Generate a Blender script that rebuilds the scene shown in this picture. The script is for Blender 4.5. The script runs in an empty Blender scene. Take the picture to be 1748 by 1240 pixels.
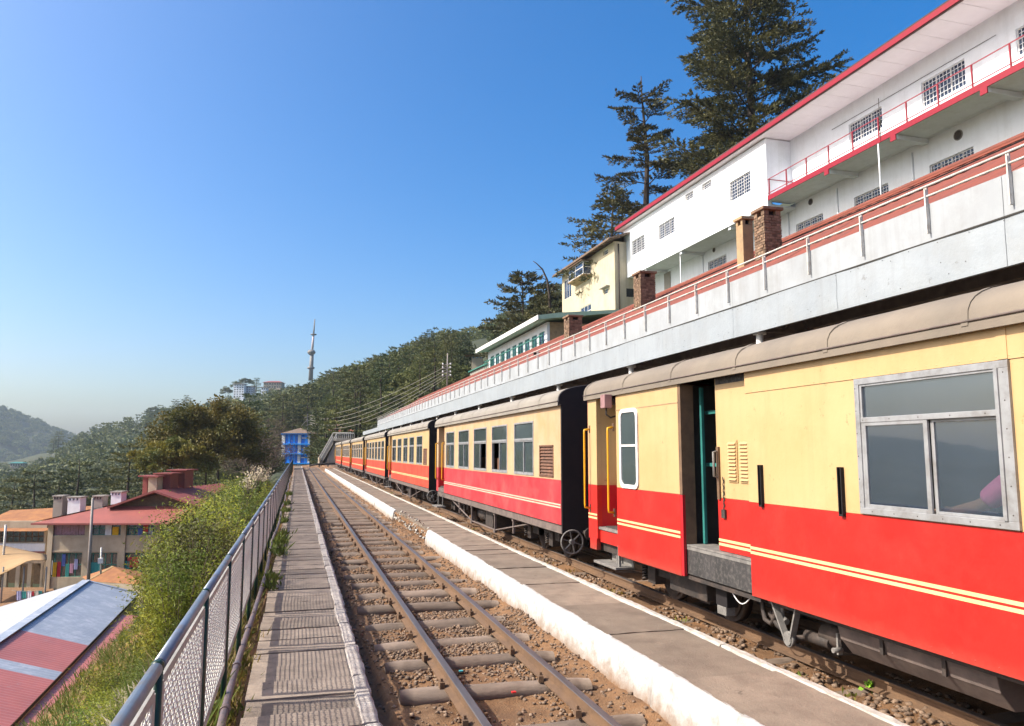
import bpy, bmesh, math, random
import numpy as np
from mathutils import Vector, Matrix, noise as mnoise
random.seed(7); rng = np.random.default_rng(7)
scn = bpy.context.scene; COL = scn.collection
# ------------------------------------------------------------------ camera, sky, sun, exposure
F_PX = 1300.0; IW, IH = 1748, 1240; CAM_Z = 1.75
PITCH = math.atan(152 / F_PX); YAW = math.atan(366 * math.cos(PITCH) / F_PX)
cam = bpy.data.cameras.new('camera'); camo = bpy.data.objects.new('camera', cam); COL.objects.link(camo)
camo.location = (0, 0, CAM_Z); camo.rotation_euler = (math.pi / 2 + PITCH, 0, -YAW)
cam.sensor_width = 36; cam.lens = 36 * F_PX / IW; cam.clip_start = .05; cam.clip_end = 9000
scn.camera = camo
SUN_EL = 42.0; SUN_AZ = -86.0     # azimuth from +Y, clockwise: the sun stands left of the track
world = bpy.data.worlds.new('World'); scn.world = world; world.use_nodes = True
wn = world.node_tree.nodes; wl = world.node_tree.links
sky = wn.new('ShaderNodeTexSky'); sky.sky_type = 'NISHITA'; sky.sun_disc = False
sky.sun_elevation = math.radians(SUN_EL); sky.sun_rotation = math.radians(SUN_AZ)
sky.altitude = 0; sky.air_density = 0.8; sky.dust_density = 4.0; sky.ozone_density = 1.0
bg = wn['Background']; bg.inputs['Strength'].default_value = 0.15
hsv = wn.new('ShaderNodeHueSaturation'); hsv.inputs['Saturation'].default_value = 1.6
wl.new(sky.outputs[0], hsv.inputs['Color'])
tint = wn.new('ShaderNodeMix'); tint.data_type = 'RGBA'; tint.blend_type = 'MULTIPLY'; tint.inputs[0].default_value = 1; tint.inputs[7].default_value = (.93, 1.0, 1.02, 1)
wl.new(hsv.outputs[0], tint.inputs[6]); wl.new(tint.outputs[2], bg.inputs[0])
sun = bpy.data.lights.new('sun', 'SUN'); sun.energy = 4.3; sun.angle = math.radians(.5); sun.color = (1, .94, .83)
suno = bpy.data.objects.new('sun', sun); COL.objects.link(suno)
_a, _e = math.radians(SUN_AZ), math.radians(SUN_EL)
SUNV = Vector((math.sin(_a) * math.cos(_e), math.cos(_a) * math.cos(_e), math.sin(_e)))
suno.rotation_euler = SUNV.to_track_quat('Z', 'Y').to_euler(); suno.location = (-20, 0, 40)
scn.view_settings.view_transform = 'Standard'; scn.view_settings.look = 'None'
scn.view_settings.exposure = 0.82; scn.view_settings.gamma = 1.0; scn.view_settings.use_curve_mapping = False
scn.cycles.use_denoising = True; scn.cycles.max_bounces = 8; scn.cycles.volume_bounces = 1
scn.cycles.transparent_max_bounces = 12
# ------------------------------------------------------------------ measuring: from a point seen to a point in the place
_F0 = Vector((math.sin(YAW), math.cos(YAW), 0)); _R = Vector((math.cos(YAW), -math.sin(YAW), 0)); _Z = Vector((0, 0, 1))
_F = _F0 * math.cos(PITCH) + _Z * math.sin(PITCH); _U = _Z * math.cos(PITCH) - _F0 * math.sin(PITCH)
CP = Vector((0, 0, CAM_Z))
def ray(x, y): return _F + _R * ((x - 874) / F_PX) - _U * ((y - 620) / F_PX)
def atd(x, y, d):
    r = ray(x, y); return CP + r * (d / r.dot(_F0))
def atX(x, y, X):
    r = ray(x, y); return CP + r * (X / r.x)
def atY(x, y, Y):
    r = ray(x, y); return CP + r * (Y / r.y)
def atZ(x, y, Z):
    r = ray(x, y); return CP + r * ((Z - CAM_Z) / r.z)
def atP(x, y, P, n):
    r = ray(x, y); return CP + r * ((P - CP).dot(n) / r.dot(n))
# ------------------------------------------------------------------ objects
WL = {}
def tag(o, label=None, cat=None, group=None, kind=None):
    if label: o['label'] = label
    if cat: o['category'] = cat
    if group: o['group'] = group
    if kind: o['kind'] = kind
    return o
def empty(name, loc, label=None, cat=None, group=None, kind=None):
    o = bpy.data.objects.new(name, None); COL.objects.link(o); o.location = loc
    o.empty_display_size = .2; WL[o] = Vector(loc)
    return tag(o, label, cat, group, kind)
def link(name, me, parent=None, loc=None, wl=None):
    o = bpy.data.objects.new(name, me); COL.objects.link(o)
    if loc is not None: o.location = loc
    if parent is not None: o.parent = parent
    WL[o] = (WL[parent] if parent is not None else Vector((0, 0, 0))) + Vector(o.location)
    return o
def kids(o): return [c for c in o.children]
def copy_tree(o, loc=None, parent=None):
    c = o.copy(); COL.objects.link(c)
    if parent is not None: c.parent = parent
    if loc is not None: c.location = loc
    WL[c] = Vector(c.location) + (WL[parent] if parent is not None else Vector((0, 0, 0)))
    for ch in kids(o): copy_tree(ch, None, c)
    return c
def np_mesh(name, V, Fc, mats=(), mi=None, smooth=False):
    V = np.asarray(V, dtype=np.float32).reshape(-1, 3); Fc = np.asarray(Fc, dtype=np.int32)
    me = bpy.data.meshes.new(name); n, k = Fc.shape
    me.vertices.add(len(V)); me.vertices.foreach_set('co', V.ravel())
    me.loops.add(n * k); me.loops.foreach_set('vertex_index', Fc.ravel())
    me.polygons.add(n); me.polygons.foreach_set('loop_start', np.arange(0, n * k, k, dtype=np.int32))
    for m in mats: me.materials.append(m)
    if mi is not None: me.polygons.foreach_set('material_index', np.asarray(mi, dtype=np.int32))
    if smooth: me.polygons.foreach_set('use_smooth', np.ones(n, dtype=bool))
    me.update(calc_edges=True); me.validate(); return me
class MB:
    def __init__(s): s.v = []; s.f = []; s.m = []; s.sm = []
    def add(s, vs, fs, m=0, sm=False):
        b = len(s.v); s.v += [tuple(v) for v in vs]
        for f in fs: s.f.append(tuple(b + i for i in f)); s.m.append(m); s.sm.append(sm)
        return s
    def box(s, x0, x1, y0, y1, z0, z1, m=0):
        if x0 > x1: x0, x1 = x1, x0
        if y0 > y1: y0, y1 = y1, y0
        if z0 > z1: z0, z1 = z1, z0
        return s.add([(x0,y0,z0),(x1,y0,z0),(x1,y1,z0),(x0,y1,z0),(x0,y0,z1),(x1,y0,z1),(x1,y1,z1),(x0,y1,z1)],
              [(0,3,2,1),(4,5,6,7),(0,1,5,4),(1,2,6,5),(2,3,7,6),(3,0,4,7)], m)
    def bar(s, a, b, w, h, m=0, up=(0,0,1)):
        a, b = Vector(a), Vector(b); d = (b - a).normalized(); u = Vector(up)
        if abs(d.dot(u)) > .98: u = Vector((0, 1, 0))
        r = d.cross(u).normalized(); u = r.cross(d)
        vs = [p + r * (sx * w / 2) + u * (sz * h / 2) for p in (a, b) for sx, sz in ((-1,-1),(1,-1),(1,1),(-1,1))]
        return s.add(vs, [(0,1,2,3),(7,6,5,4),(0,4,5,1),(1,5,6,2),(2,6,7,3),(3,7,4,0)], m)
    def tube(s, pts, r, n=8, m=0, cap=True):
        pts = [Vector(p) for p in pts]; rs = r if isinstance(r, (list, tuple)) else [r] * len(pts)
        b = len(s.v); pu = None
        for i, p in enumerate(pts):
            d = (pts[min(i + 1, len(pts) - 1)] - pts[max(i - 1, 0)]).normalized()
            u = pu if pu is not None else (Vector((0, 0, 1)) if abs(d.z) < .9 else Vector((1, 0, 0)))
            rt = d.cross(u).normalized(); u = rt.cross(d).normalized(); pu = u
            for k in range(n):
                t = 2 * math.pi * k / n; s.v.append(tuple(p + (rt * math.cos(t) + u * math.sin(t)) * rs[i]))
        for i in range(len(pts) - 1):
            for k in range(n):
                s.f.append((b+i*n+k, b+i*n+(k+1)%n, b+(i+1)*n+(k+1)%n, b+(i+1)*n+k)); s.m.append(m); s.sm.append(True)
        if cap:
            s.f.append(tuple(b + k for k in range(n))[::-1]); s.m.append(m); s.sm.append(False)
            s.f.append(tuple(b + (len(pts) - 1) * n + k for k in range(n))); s.m.append(m); s.sm.append(False)
        return s
    def prism(s, prof, fn, t0, t1, m=0, sm=False):      # prof: 2-D outline, fn(p, t) -> 3-D
        n = len(prof); vs = [fn(p, t) for t in (t0, t1) for p in prof]
        s.add(vs, [(i, (i + 1) % n, n + (i + 1) % n, n + i) for i in range(n)], m, sm)
        b = len(s.v) - 2 * n
        s.f.append(tuple(b + i for i in range(n))[::-1]); s.m.append(m); s.sm.append(False)
        s.f.append(tuple(b + n + i for i in range(n))); s.m.append(m); s.sm.append(False)
        return s
    def holed(s, fn, u0, u1, v0, v1, holes, t, m=0):    # a wall with openings, fn(u, v, depth) -> 3-D
        us = sorted({u0, u1, *[a for h in holes for a in h[:2] if u0 < a < u1]})
        vs = sorted({v0, v1, *[a for h in holes for a in h[2:] if v0 < a < v1]})
        solid = {}
        for i in range(len(us) - 1):
            for j in range(len(vs) - 1):
                cu, cv = (us[i] + us[i+1]) / 2, (vs[j] + vs[j+1]) / 2
                solid[i, j] = not any(h[0] < cu < h[1] and h[2] < cv < h[3] for h in holes)
        for (i, j), ok in solid.items():
            if not ok: continue
            a, b, c, d = us[i], us[i+1], vs[j], vs[j+1]
            for dd in (0, t): s.add([fn(a,c,dd), fn(b,c,dd), fn(b,d,dd), fn(a,d,dd)], [(0,1,2,3)], m)
            for di, dj, e in ((-1,0,((a,c),(a,d))), (1,0,((b,c),(b,d))), (0,-1,((a,c),(b,c))), (0,1,((a,d),(b,d)))):
                if not solid.get((i + di, j + dj), False):
                    p, q = e; s.add([fn(*p,0), fn(*q,0), fn(*q,t), fn(*p,t)], [(0,1,2,3)], m)
        return s
    def mesh(s, name, mats, off=Vector((0,0,0)), recalc=True):
        me = bpy.data.meshes.new(name)
        me.from_pydata([(x - off[0], y - off[1], z - off[2]) for x, y, z in s.v], [], s.f)
        for mm in (mats if isinstance(mats, (list, tuple)) else [mats]): me.materials.append(mm)
        me.polygons.foreach_set('material_index', s.m); me.polygons.foreach_set('use_smooth', s.sm)
        if recalc:
            bm = bmesh.new(); bm.from_mesh(me)
            if any(s.sm): bmesh.ops.remove_doubles(bm, verts=bm.verts, dist=1e-5)
            bmesh.ops.recalc_face_normals(bm, faces=bm.faces); bm.to_mesh(me); bm.free()
        me.update(); return me
    def build(s, name, mats, parent=None, bevel=0, label=None, cat=None, kind=None, group=None, recalc=True, loc=None):
        off = WL[parent] if parent is not None else Vector((0, 0, 0))
        L = Vector(loc) if loc is not None else off     # loc: the part's own origin in the world
        o = link(name, s.mesh(name, mats, L, recalc), parent, L - off)
        if bevel:
            bv = o.modifiers.new('bevel', 'BEVEL'); bv.width = bevel; bv.segments = 2; bv.limit_method = 'ANGLE'; bv.angle_limit = .6
        return tag(o, label, cat, group, kind)
# ------------------------------------------------------------------ materials
def S(r, g, b): # sRGB 0-255 to linear
    return tuple((c / 255 / 12.92) if c / 255 <= .04045 else ((c / 255 + .055) / 1.055) ** 2.4 for c in (r, g, b))
def material(name, c1, c2=None, scale=4, detail=6, lo=.35, hi=.65, rough=.75, metal=0, bump=0, bscale=40, bdist=.01, stretch=(1,1,1),
             dirt=None, rand=0.0, isl=0.0, spec=.4, streak=None, sss=0, dirtz=None, coat=0, spots=None):
    m = bpy.data.materials.new(name); m.use_nodes = True; nt = m.node_tree; N = nt.nodes; L = nt.links
    p = N['Principled BSDF']; p.inputs['Roughness'].default_value = rough; p.inputs['Metallic'].default_value = metal
    p.inputs['Specular IOR Level'].default_value = spec
    if coat: p.inputs['Coat Weight'].default_value = coat; p.inputs['Coat Roughness'].default_value = .25
    geo = N.new('ShaderNodeNewGeometry'); mp = N.new('ShaderNodeMapping'); mp.inputs['Scale'].default_value = stretch
    L.new(geo.outputs['Position'], mp.inputs['Vector'])
    def noise(sc, vec=None, det=detail, ro=.6):
        n = N.new('ShaderNodeTexNoise'); n.inputs['Scale'].default_value = sc; n.inputs['Detail'].default_value = det
        n.inputs['Roughness'].default_value = ro; L.new(vec if vec is not None else mp.outputs[0], n.inputs['Vector']); return n.outputs[0]
    def ramp(src, a, b):
        r = N.new('ShaderNodeMapRange'); r.inputs[1].default_value = a; r.inputs[2].default_value = b
        L.new(src, r.inputs[0]); return r.outputs[0]
    def mix(f, a, b, fac_mul=None):
        x = N.new('ShaderNodeMix'); x.data_type = 'RGBA'
        if fac_mul is not None:
            mm = N.new('ShaderNodeMath'); mm.operation = 'MULTIPLY'; mm.inputs[1].default_value = fac_mul; L.new(f, mm.inputs[0]); f = mm.outputs[0]
        L.new(f, x.inputs[0])
        for i, c in ((6, a), (7, b)):
            if isinstance(c, tuple): x.inputs[i].default_value = (*c, 1)
            else: L.new(c, x.inputs[i])
        return x.outputs[2]
    c2 = c2 or tuple(x * .8 for x in c1)
    col = mix(ramp(noise(scale), lo, hi), c1, c2)
    if streak:          # (colour, amount, scale): marks that run down the face
        ms = N.new('ShaderNodeMapping'); ms.inputs['Scale'].default_value = (1, 1, .06); L.new(geo.outputs['Position'], ms.inputs['Vector'])
        col = mix(ramp(noise(streak[2], ms.outputs[0]), .5, .75), col, streak[0], streak[1])
    if dirt:            # (colour, amount, scale)
        col = mix(ramp(noise(dirt[2], geo.outputs['Position'], 8, .7), .48, .7), col, dirt[0], dirt[1])
    if spots:           # (colour, amount, scale): small chips and specks
        col = mix(ramp(noise(spots[2], geo.outputs['Position'], 4, .75), .64, .70), col, spots[0], spots[1])
    if dirtz:           # (colour, z0, z1): soil splashed up from z0, gone at z1
        sx = N.new('ShaderNodeSeparateXYZ'); L.new(geo.outputs['Position'], sx.inputs[0])
        ad = N.new('ShaderNodeMath'); ad.operation = 'MULTIPLY_ADD'; ad.inputs[1].default_value = (dirtz[2] - dirtz[1]) * 1.6
        L.new(noise(6, geo.outputs['Position'], 8, .75), ad.inputs[0]); L.new(sx.outputs[2], ad.inputs[2])
        k = (dirtz[2] - dirtz[1]) * .8
        col = mix(ramp(ad.outputs[0], dirtz[2] + k, dirtz[1] + k), col, dirtz[0])
    if rand:
        oi = N.new('ShaderNodeObjectInfo'); hs = N.new('ShaderNodeHueSaturation')
        r = N.new('ShaderNodeMapRange'); r.inputs[3].default_value = 1 - rand; r.inputs[4].default_value = 1 + rand
        L.new(oi.outputs['Random'], r.inputs[0]); L.new(r.outputs[0], hs.inputs['Value']); L.new(col, hs.inputs['Color']); col = hs.outputs[0]
    if isl:
        hs = N.new('ShaderNodeHueSaturation'); r = N.new('ShaderNodeMapRange'); r.inputs[3].default_value = 1 - isl; r.inputs[4].default_value = 1 + isl
        L.new(geo.outputs['Random Per Island'], r.inputs[0]); L.new(r.outputs[0], hs.inputs['Value']); L.new(col, hs.inputs['Color']); col = hs.outputs[0]
    L.new(col, p.inputs['Base Color'])
    if bump:
        b = N.new('ShaderNodeBump'); b.inputs['Strength'].default_value = bump; b.inputs['Distance'].default_value = bdist
        L.new(noise(bscale, mp.outputs[0], 5, .65), b.inputs['Height']); L.new(b.outputs[0], p.inputs['Normal'])
    rr = N.new('ShaderNodeMapRange'); rr.inputs[3].default_value = max(0, rough - .1); rr.inputs[4].default_value = min(1, rough + .12)
    L.new(noise(scale * 2.3), rr.inputs[0]); L.new(rr.outputs[0], p.inputs['Roughness'])
    return m
def leaf_material(name, c1, c2, scale=1.5, trans=.25, rand=.18, c3=None):
    m = bpy.data.materials.new(name); m.use_nodes = True; nt = m.node_tree; N = nt.nodes; L = nt.links
    p = N['Principled BSDF']; p.inputs['Roughness'].default_value = .6; p.inputs['Specular IOR Level'].default_value = .25
    geo = N.new('ShaderNodeNewGeometry'); n = N.new('ShaderNodeTexNoise'); n.inputs['Scale'].default_value = scale; n.inputs['Detail'].default_value = 5
    L.new(geo.outputs['Position'], n.inputs['Vector'])
    r = N.new('ShaderNodeMapRange'); r.inputs[1].default_value = .35; r.inputs[2].default_value = .65; L.new(n.outputs[0], r.inputs[0])
    x = N.new('ShaderNodeMix'); x.data_type = 'RGBA'; x.inputs[6].default_value = (*c1, 1); x.inputs[7].default_value = (*c2, 1); L.new(r.outputs[0], x.inputs[0])
    oi = N.new('ShaderNodeObjectInfo'); ad = N.new('ShaderNodeMath'); ad.operation = 'ADD'
    L.new(oi.outputs['Random'], ad.inputs[0]); L.new(geo.outputs['Random Per Island'], ad.inputs[1])
    r2 = N.new('ShaderNodeMapRange'); r2.inputs[2].default_value = 2; r2.inputs[3].default_value = 1 - 2 * rand; r2.inputs[4].default_value = 1 + 2 * rand
    L.new(ad.outputs[0], r2.inputs[0]); hs = N.new('ShaderNodeHueSaturation'); L.new(r2.outputs[0], hs.inputs['Value'])
    hr = N.new('ShaderNodeMapRange'); hr.inputs[3].default_value = .485; hr.inputs[4].default_value = .51; L.new(oi.outputs['Random'], hr.inputs[0]); L.new(hr.outputs[0], hs.inputs['Hue'])
    L.new(x.outputs[2], hs.inputs['Color']); L.new(hs.outputs[0], p.inputs['Base Color'])
    t = N.new('ShaderNodeBsdfTranslucent'); L.new(hs.outputs[0], t.inputs[0])
    ms = N.new('ShaderNodeMixShader'); ms.inputs[0].default_value = trans
    L.new(p.outputs[0], ms.inputs[1]); L.new(t.outputs[0], ms.inputs[2]); L.new(ms.outputs[0], N['Material Output'].inputs[0])
    return m
def glass_material(name, tint, see=.35, rough=.06, spec=.7, ior=1.9):
    m = bpy.data.materials.new(name); m.use_nodes = True; nt = m.node_tree; N = nt.nodes; L = nt.links
    p = N['Principled BSDF']; p.inputs['Roughness'].default_value = rough; p.inputs['Specular IOR Level'].default_value = spec
    geo = N.new('ShaderNodeNewGeometry'); n = N.new('ShaderNodeTexNoise'); n.inputs['Scale'].default_value = 2.5; n.inputs['Detail'].default_value = 6
    L.new(geo.outputs['Position'], n.inputs['Vector'])
    x = N.new('ShaderNodeMix'); x.data_type = 'RGBA'; x.inputs[6].default_value = (*[c * .75 for c in tint], 1); x.inputs[7].default_value = (*[c * 1.3 for c in tint], 1)
    L.new(n.outputs[0], x.inputs[0]); L.new(x.outputs[2], p.inputs['Base Color'])
    p.inputs['IOR'].default_value = ior; bn = N.new('ShaderNodeBump'); bn.inputs['Strength'].default_value = .06; bn.inputs['Distance'].default_value = .02; n3 = N.new('ShaderNodeTexNoise'); n3.inputs['Scale'].default_value = 1.6; L.new(geo.outputs['Position'], n3.inputs['Vector']); L.new(n3.outputs[0], bn.inputs['Height']); L.new(bn.outputs[0], p.inputs['Normal'])
    t = N.new('ShaderNodeBsdfTransparent'); t.inputs[0].default_value = (.92, .94, .95, 1)
    ms = N.new('ShaderNodeMixShader'); ms.inputs[0].default_value = see
    L.new(p.outputs[0], ms.inputs[1]); L.new(t.outputs[0], ms.inputs[2]); L.new(ms.outputs[0], N['Material Output'].inputs[0])
    return m
M = {}
M['cream'] = material('cream_paint', (.4500,.2980,.1380), (.4800,.3250,.1620), 1.3, rough=.42, dirt=((.3600,.2000,.0720), .30, 1.6), streak=((.3360,.2240,.1040), .30, 9), bump=.5, bscale=2.6, bdist=.012, spec=.4, spots=((.22,.12,.05), .55, 11))
M['cream_old'] = material('faded_cream_paint', (.4320,.2760,.1440), (.4240,.3080,.1920), 2.5, rough=.55, dirt=((.4400,.2000,.0640), .45, 2.2), streak=((.2800,.1920,.1200), .4, 10), bump=.2, bscale=7, spots=((.24,.12,.06), .6, 9))
M['red'] = material('red_paint', (.4300,.0130,.0095), (.4700,.0190,.0130), 1.4, rough=.38, dirt=((.5000,.0340,.0240), .45, 3.0), streak=((.3200,.0144,.0112), .40, 6), bump=.5, bscale=2.4, bdist=.012, spec=.4, dirtz=((.2400,.0480,.0320), .44, .60), spots=((.20,.02,.015), .5, 12))
M['red_dark'] = material('deep_red_paint', (.3360,.0120,.0160), (.4000,.0160,.0240), 2, rough=.35)
M['red_old'] = material('faded_red_paint', (.4000,.0192,.0272), (.4640,.0416,.0480), 2.2, rough=.5, dirt=((.5120,.1040,.0880), .5, 2.5), streak=((.3600,.0240,.0240), .3, 8), bump=.15, bscale=6, spots=((.25,.03,.03), .5, 9))
M['red_orange'] = material('orange_red_paint', (.4480,.0368,.0176), (.4800,.0560,.0272), 2, rough=.48, dirt=((.6000,.1600,.0800), .4, 2.5), streak=((.3200,.0320,.0160), .4, 9), spots=((.25,.04,.02), .5, 9))
M['yellow'] = material('yellow_handrail_paint', (.6400,.3360,.0080), (.6000,.2880,.0080), 8, rough=.35)
M['stripe'] = material('pale_stripe_paint', (.6080,.4640,.2400), (.6400,.4640,.2000), 5, rough=.5)
M['stripe_old'] = material('faded_stripe_paint', (.6800,.4400,.3360), (.6400,.3360,.2400), 5, rough=.5)
M['roofgrey'] = material('dusty_coach_roof', (.2000,.1640,.1280), (.1520,.1280,.1040), 1.5, rough=.8, dirt=((.1600,.1280,.1040), .6, 2.2), bump=.4, bscale=6, bdist=.02)
M['roofgrey2'] = material('grey_coach_roof', (.2480,.2240,.1880), (.2080,.1840,.1600), 1.2, rough=.75, dirt=((.1760,.1520,.1280), .5, 2.5), bump=.4, bscale=6, bdist=.02)
M['black'] = material('sooty_black_paint', (.016,.014,.016), (.022,.018,.018), 3, rough=.75, spec=.2)
M['under'] = material('grimy_underframe_iron', (.055,.042,.036), (.035,.030,.028), 8, rough=.7, metal=.2, dirt=((.13,.09,.07), .6, 5), bump=.4, bscale=40)
M['solebar'] = material('dusty_brown_grey_iron', (.1600,.1200,.1040), (.1040,.0800,.0720), 6, rough=.7, dirt=((.0480,.0400,.0360), .5, 4), bump=.3)
M['greyiron'] = material('grey_painted_iron', (.2080,.1920,.1760), (.1520,.1440,.1360), 9, rough=.6, dirt=((.0640,.0480,.0400), .5, 9), bump=.3)
M['aluminium'] = material('weathered_aluminium', (.3360,.3360,.3440), (.2720,.2720,.2800), 9, rough=.42, metal=.35, dirt=((.1760,.1440,.1120), .45, 9))
M['whiteframe'] = material('white_window_frame', (.74,.72,.70), (.62,.60,.59), 9, rough=.5, dirt=((.25,.2,.15), .4, 8))
M['boxblack'] = material('scuffed_black_box', (.0280,.0264,.0264), (.0440,.0400,.0400), 4, rough=.6, stretch=(1,1,.15), dirt=((.1760,.1600,.1440), .55, 22), bump=.3)
M['teal'] = material('teal_interior_paint', (.03,.19,.17), (.02,.13,.12), 4, rough=.6)
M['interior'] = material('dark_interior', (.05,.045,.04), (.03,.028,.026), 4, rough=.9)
M['louvre'] = material('brown_louvre', (.1600,.0720,.0400), (.0800,.0400,.0240), 9, rough=.7)
M['rail'] = material('rusty_rail_side', (.1600,.0920,.0496), (.1120,.0664,.0400), 6, rough=.85, stretch=(1,.3,1), dirt=((.0800,.0480,.0320), .6, 8), bump=.5)
M['railtop'] = material('worn_rail_head', (.15,.13,.125), (.10,.085,.08), 12, rough=.48, metal=.55, stretch=(1,.1,1), spec=.5)
M['sleeper'] = material('weathered_sleeper', (.2160,.1600,.1240), (.1400,.1040,.0800), 7, rough=.9, stretch=(.25,1,1), dirt=((.0720,.0480,.0360), .55, 6), bump=.6, rand=.15)
M['soil'] = material('track_soil', (.245,.125,.055), (.135,.072,.036), 2.6, rough=.95, dirt=((.2720,.1720,.0960), .6, 9), bump=1.0, bscale=70, bdist=.02)
M['stone'] = material('ballast_stone', (.2000,.1320,.0880), (.1200,.0784,.0544), 25, rough=.9, dirt=((.3040,.2240,.1600), .7, 17), bump=.3, isl=.35)
M['slab'] = material('walkway_slab_concrete', (.2800,.2200,.1720), (.2000,.1560,.1240), 5, rough=.9, dirt=((.1120,.0840,.0640), .65, 4), bump=.6, bscale=60, rand=.22, spots=((.05,.04,.03), .7, 10))
M['slab2'] = material('platform_slab_concrete', (.2000,.1584,.1200), (.1480,.1160,.0880), 3, rough=.9, dirt=((.0960,.0720,.0560), .6, 3.5), bump=.7, bscale=45, rand=.18, spots=((.06,.045,.035), .7, 9))
M['kerbwhite'] = material('whitewash_on_stone', (.47,.475,.465), (.38,.38,.365), 5, rough=.9, dirt=((.16,.13,.10), .6, 7), bump=.8, bscale=26, dirtz=((.20,.11,.055), -.20, .0))
M['edgewhite'] = material('worn_whitewash', (.4160,.4080,.3760), (.3200,.3000,.2640), 9, rough=.9, dirt=((.2240,.1600,.1200), .6, 14), bump=.6, bscale=40)
M['curb'] = material('stained_white_curb', (.4480,.4000,.3600), (.3200,.2720,.2400), 6, rough=.9, dirt=((.1280,.1040,.0960), .7, 9), bump=.6, bscale=40, rand=.12)
M['railpaint'] = material('blue_grey_handrail', (.1600,.1960,.2640), (.1280,.1520,.1920), 7, rough=.35, metal=.35, dirt=((.2400,.1600,.1120), .5, 7))
M['greenpost'] = material('dark_green_post_paint', (.0064,.0360,.0240), (.0064,.0240,.0176), 6, rough=.4)
M['mesh'] = material('white_painted_mesh', (.6240,.6080,.5760), (.5280,.5120,.4800), 12, rough=.5)
M['frame'] = material('grey_mesh_frame', (.3680,.3600,.3520), (.2720,.2640,.2560), 9, rough=.6)
M['pipe'] = material('rusty_water_pipe', (.1760,.1200,.1040), (.1200,.0960,.1040), 9, rough=.55, metal=.3, dirt=((.0800,.0960,.1600), .4, 6), bump=.4)
M['fascia'] = material('silver_painted_sheet', (.3040,.3280,.3520), (.2640,.2880,.3120), 1.2, rough=.5, metal=.1, dirt=((.2640,.2720,.2720), .5, 2.5), streak=((.2080,.2080,.2080), .35, 6), bump=.5, bscale=4, bdist=.02, spots=((.14,.13,.12), .5, 7))
M['parapet'] = material('grey_cement_parapet', (.33,.35,.375), (.28,.295,.315), 1.5, rough=.7, dirt=((.23,.23,.23), .5, 2.5), streak=((.19,.185,.18), .45, 7))
M['seam'] = material('dark_seam', (.0400,.0360,.0320), None, 5, rough=.9)
M['brownroof'] = material('red_oxide_sheet_roof', (.2160,.0560,.0336), (.1680,.0464,.0304), 2, rough=.75, dirt=((.1200,.0480,.0360), .55, 4), bump=.3)
M['railwhite'] = material('white_rail_paint', (.5920,.5760,.5440), (.4800,.4560,.4160), 9, rough=.5, dirt=((.2400,.1440,.0960), .4, 9))
M['truss'] = material('dark_brown_truss', (.16,.12,.10), (.10,.075,.065), 5, rough=.8)
M['white_wall'] = material('white_plaster', (.72,.745,.78), (.68,.70,.735), 1.2, rough=.85, dirt=((.52,.53,.54), .35, 1.5), streak=((.45,.46,.47), .3, 3), bump=.1)
M['soffit'] = material('pale_pink_soffit', (.80,.72,.75), (.76,.68,.71), 2, rough=.8)
M['redtrim'] = material('bright_red_trim', (.26,.004,.018), (.22,.004,.015), 5, rough=.5)
M['roofdark'] = material('dark_roof_sheet', (.0800,.0400,.0360), (.0560,.0320,.0320), 3, rough=.8)
M['brick'] = material('old_red_brick', (.20,.125,.080), (.13,.082,.055), 14, rough=.9, dirt=((.3200,.2320,.1520), .6, 6), bump=.6, isl=.4)
M['mortar'] = material('grey_brown_mortar', (.1760,.1280,.0960), (.1280,.0960,.0720), 10, rough=.95)
M['tanplaster'] = material('tan_plaster', (.3680,.2480,.1360), (.3040,.2080,.1200), 4, rough=.9, dirt=((.1600,.1120,.0720), .5, 4), bump=.4)
M['yellowwall'] = material('cream_house_plaster', (.4800,.4160,.3080), (.4400,.3760,.2640), .8, rough=.9, dirt=((.3600,.3040,.1920), .45, 1.0), streak=((.2800,.2240,.1440), .5, 2.5))
M['rustroof'] = material('rusty_brown_roof', (.1760,.1200,.0880), (.1040,.0720,.0560), 2, rough=.9, dirt=((.2640,.2240,.1760), .5, 3))
M['wood'] = material('brown_wood', (.1600,.0960,.0560), (.1040,.0640,.0400), 6, rough=.85)
M['greenroof'] = material('pale_green_roof', (.3520,.4800,.3680), (.3040,.4160,.3200), 2, rough=.6)
M['greentrim'] = material('green_trim', (.0400,.2000,.1520), (.0320,.1440,.1120), 4, rough=.6)
M['tinred'] = material('faded_red_tin', (.42,.125,.105), (.33,.10,.085), .9, rough=.5, metal=.1, dirt=((.34,.12,.11), .5, 1.8), stretch=(1,.5,1), spec=.8, spots=((.30,.26,.26), .5, 5))
M['tingrey'] = material('blue_grey_tin', (.33,.36,.41), (.27,.30,.36), .9, rough=.42, metal=.2, dirt=((.60,.60,.66), .6, 2), spec=.8)
M['tin_sunlit'] = material('sunlit_pale_tin', (.4000,.4000,.4080), (.3520,.3520,.3600), 1, rough=.45, metal=.2, dirt=((.3600,.3360,.3200), .5, 2), spots=((.2,.12,.08), .5, 4))  # tin for the sun-facing slope, sunlight put into its paler base colour
M['rust'] = material('orange_rust_tin', (.3360,.1440,.0480), (.2400,.0960,.0400), 1.5, rough=.85, dirt=((.1600,.0720,.0360), .6, 2.5), bump=.2)
M['redroof'] = material('pinkish_red_roof', (.27,.068,.055), (.21,.055,.046), 1, rough=.6, dirt=((.1760,.0480,.0480), .5, 1.5))
M['beige'] = material('stained_beige_plaster', (.4800,.3920,.2800), (.4160,.3360,.2400), .7, rough=.9, dirt=((.2560,.1760,.1040), .55, .8), streak=((.1920,.1280,.0800), .5, 1.2))
M['darkopening'] = material('dark_room', (.0240,.0256,.0256), (.0160,.0160,.0176), 2, rough=.8)
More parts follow.
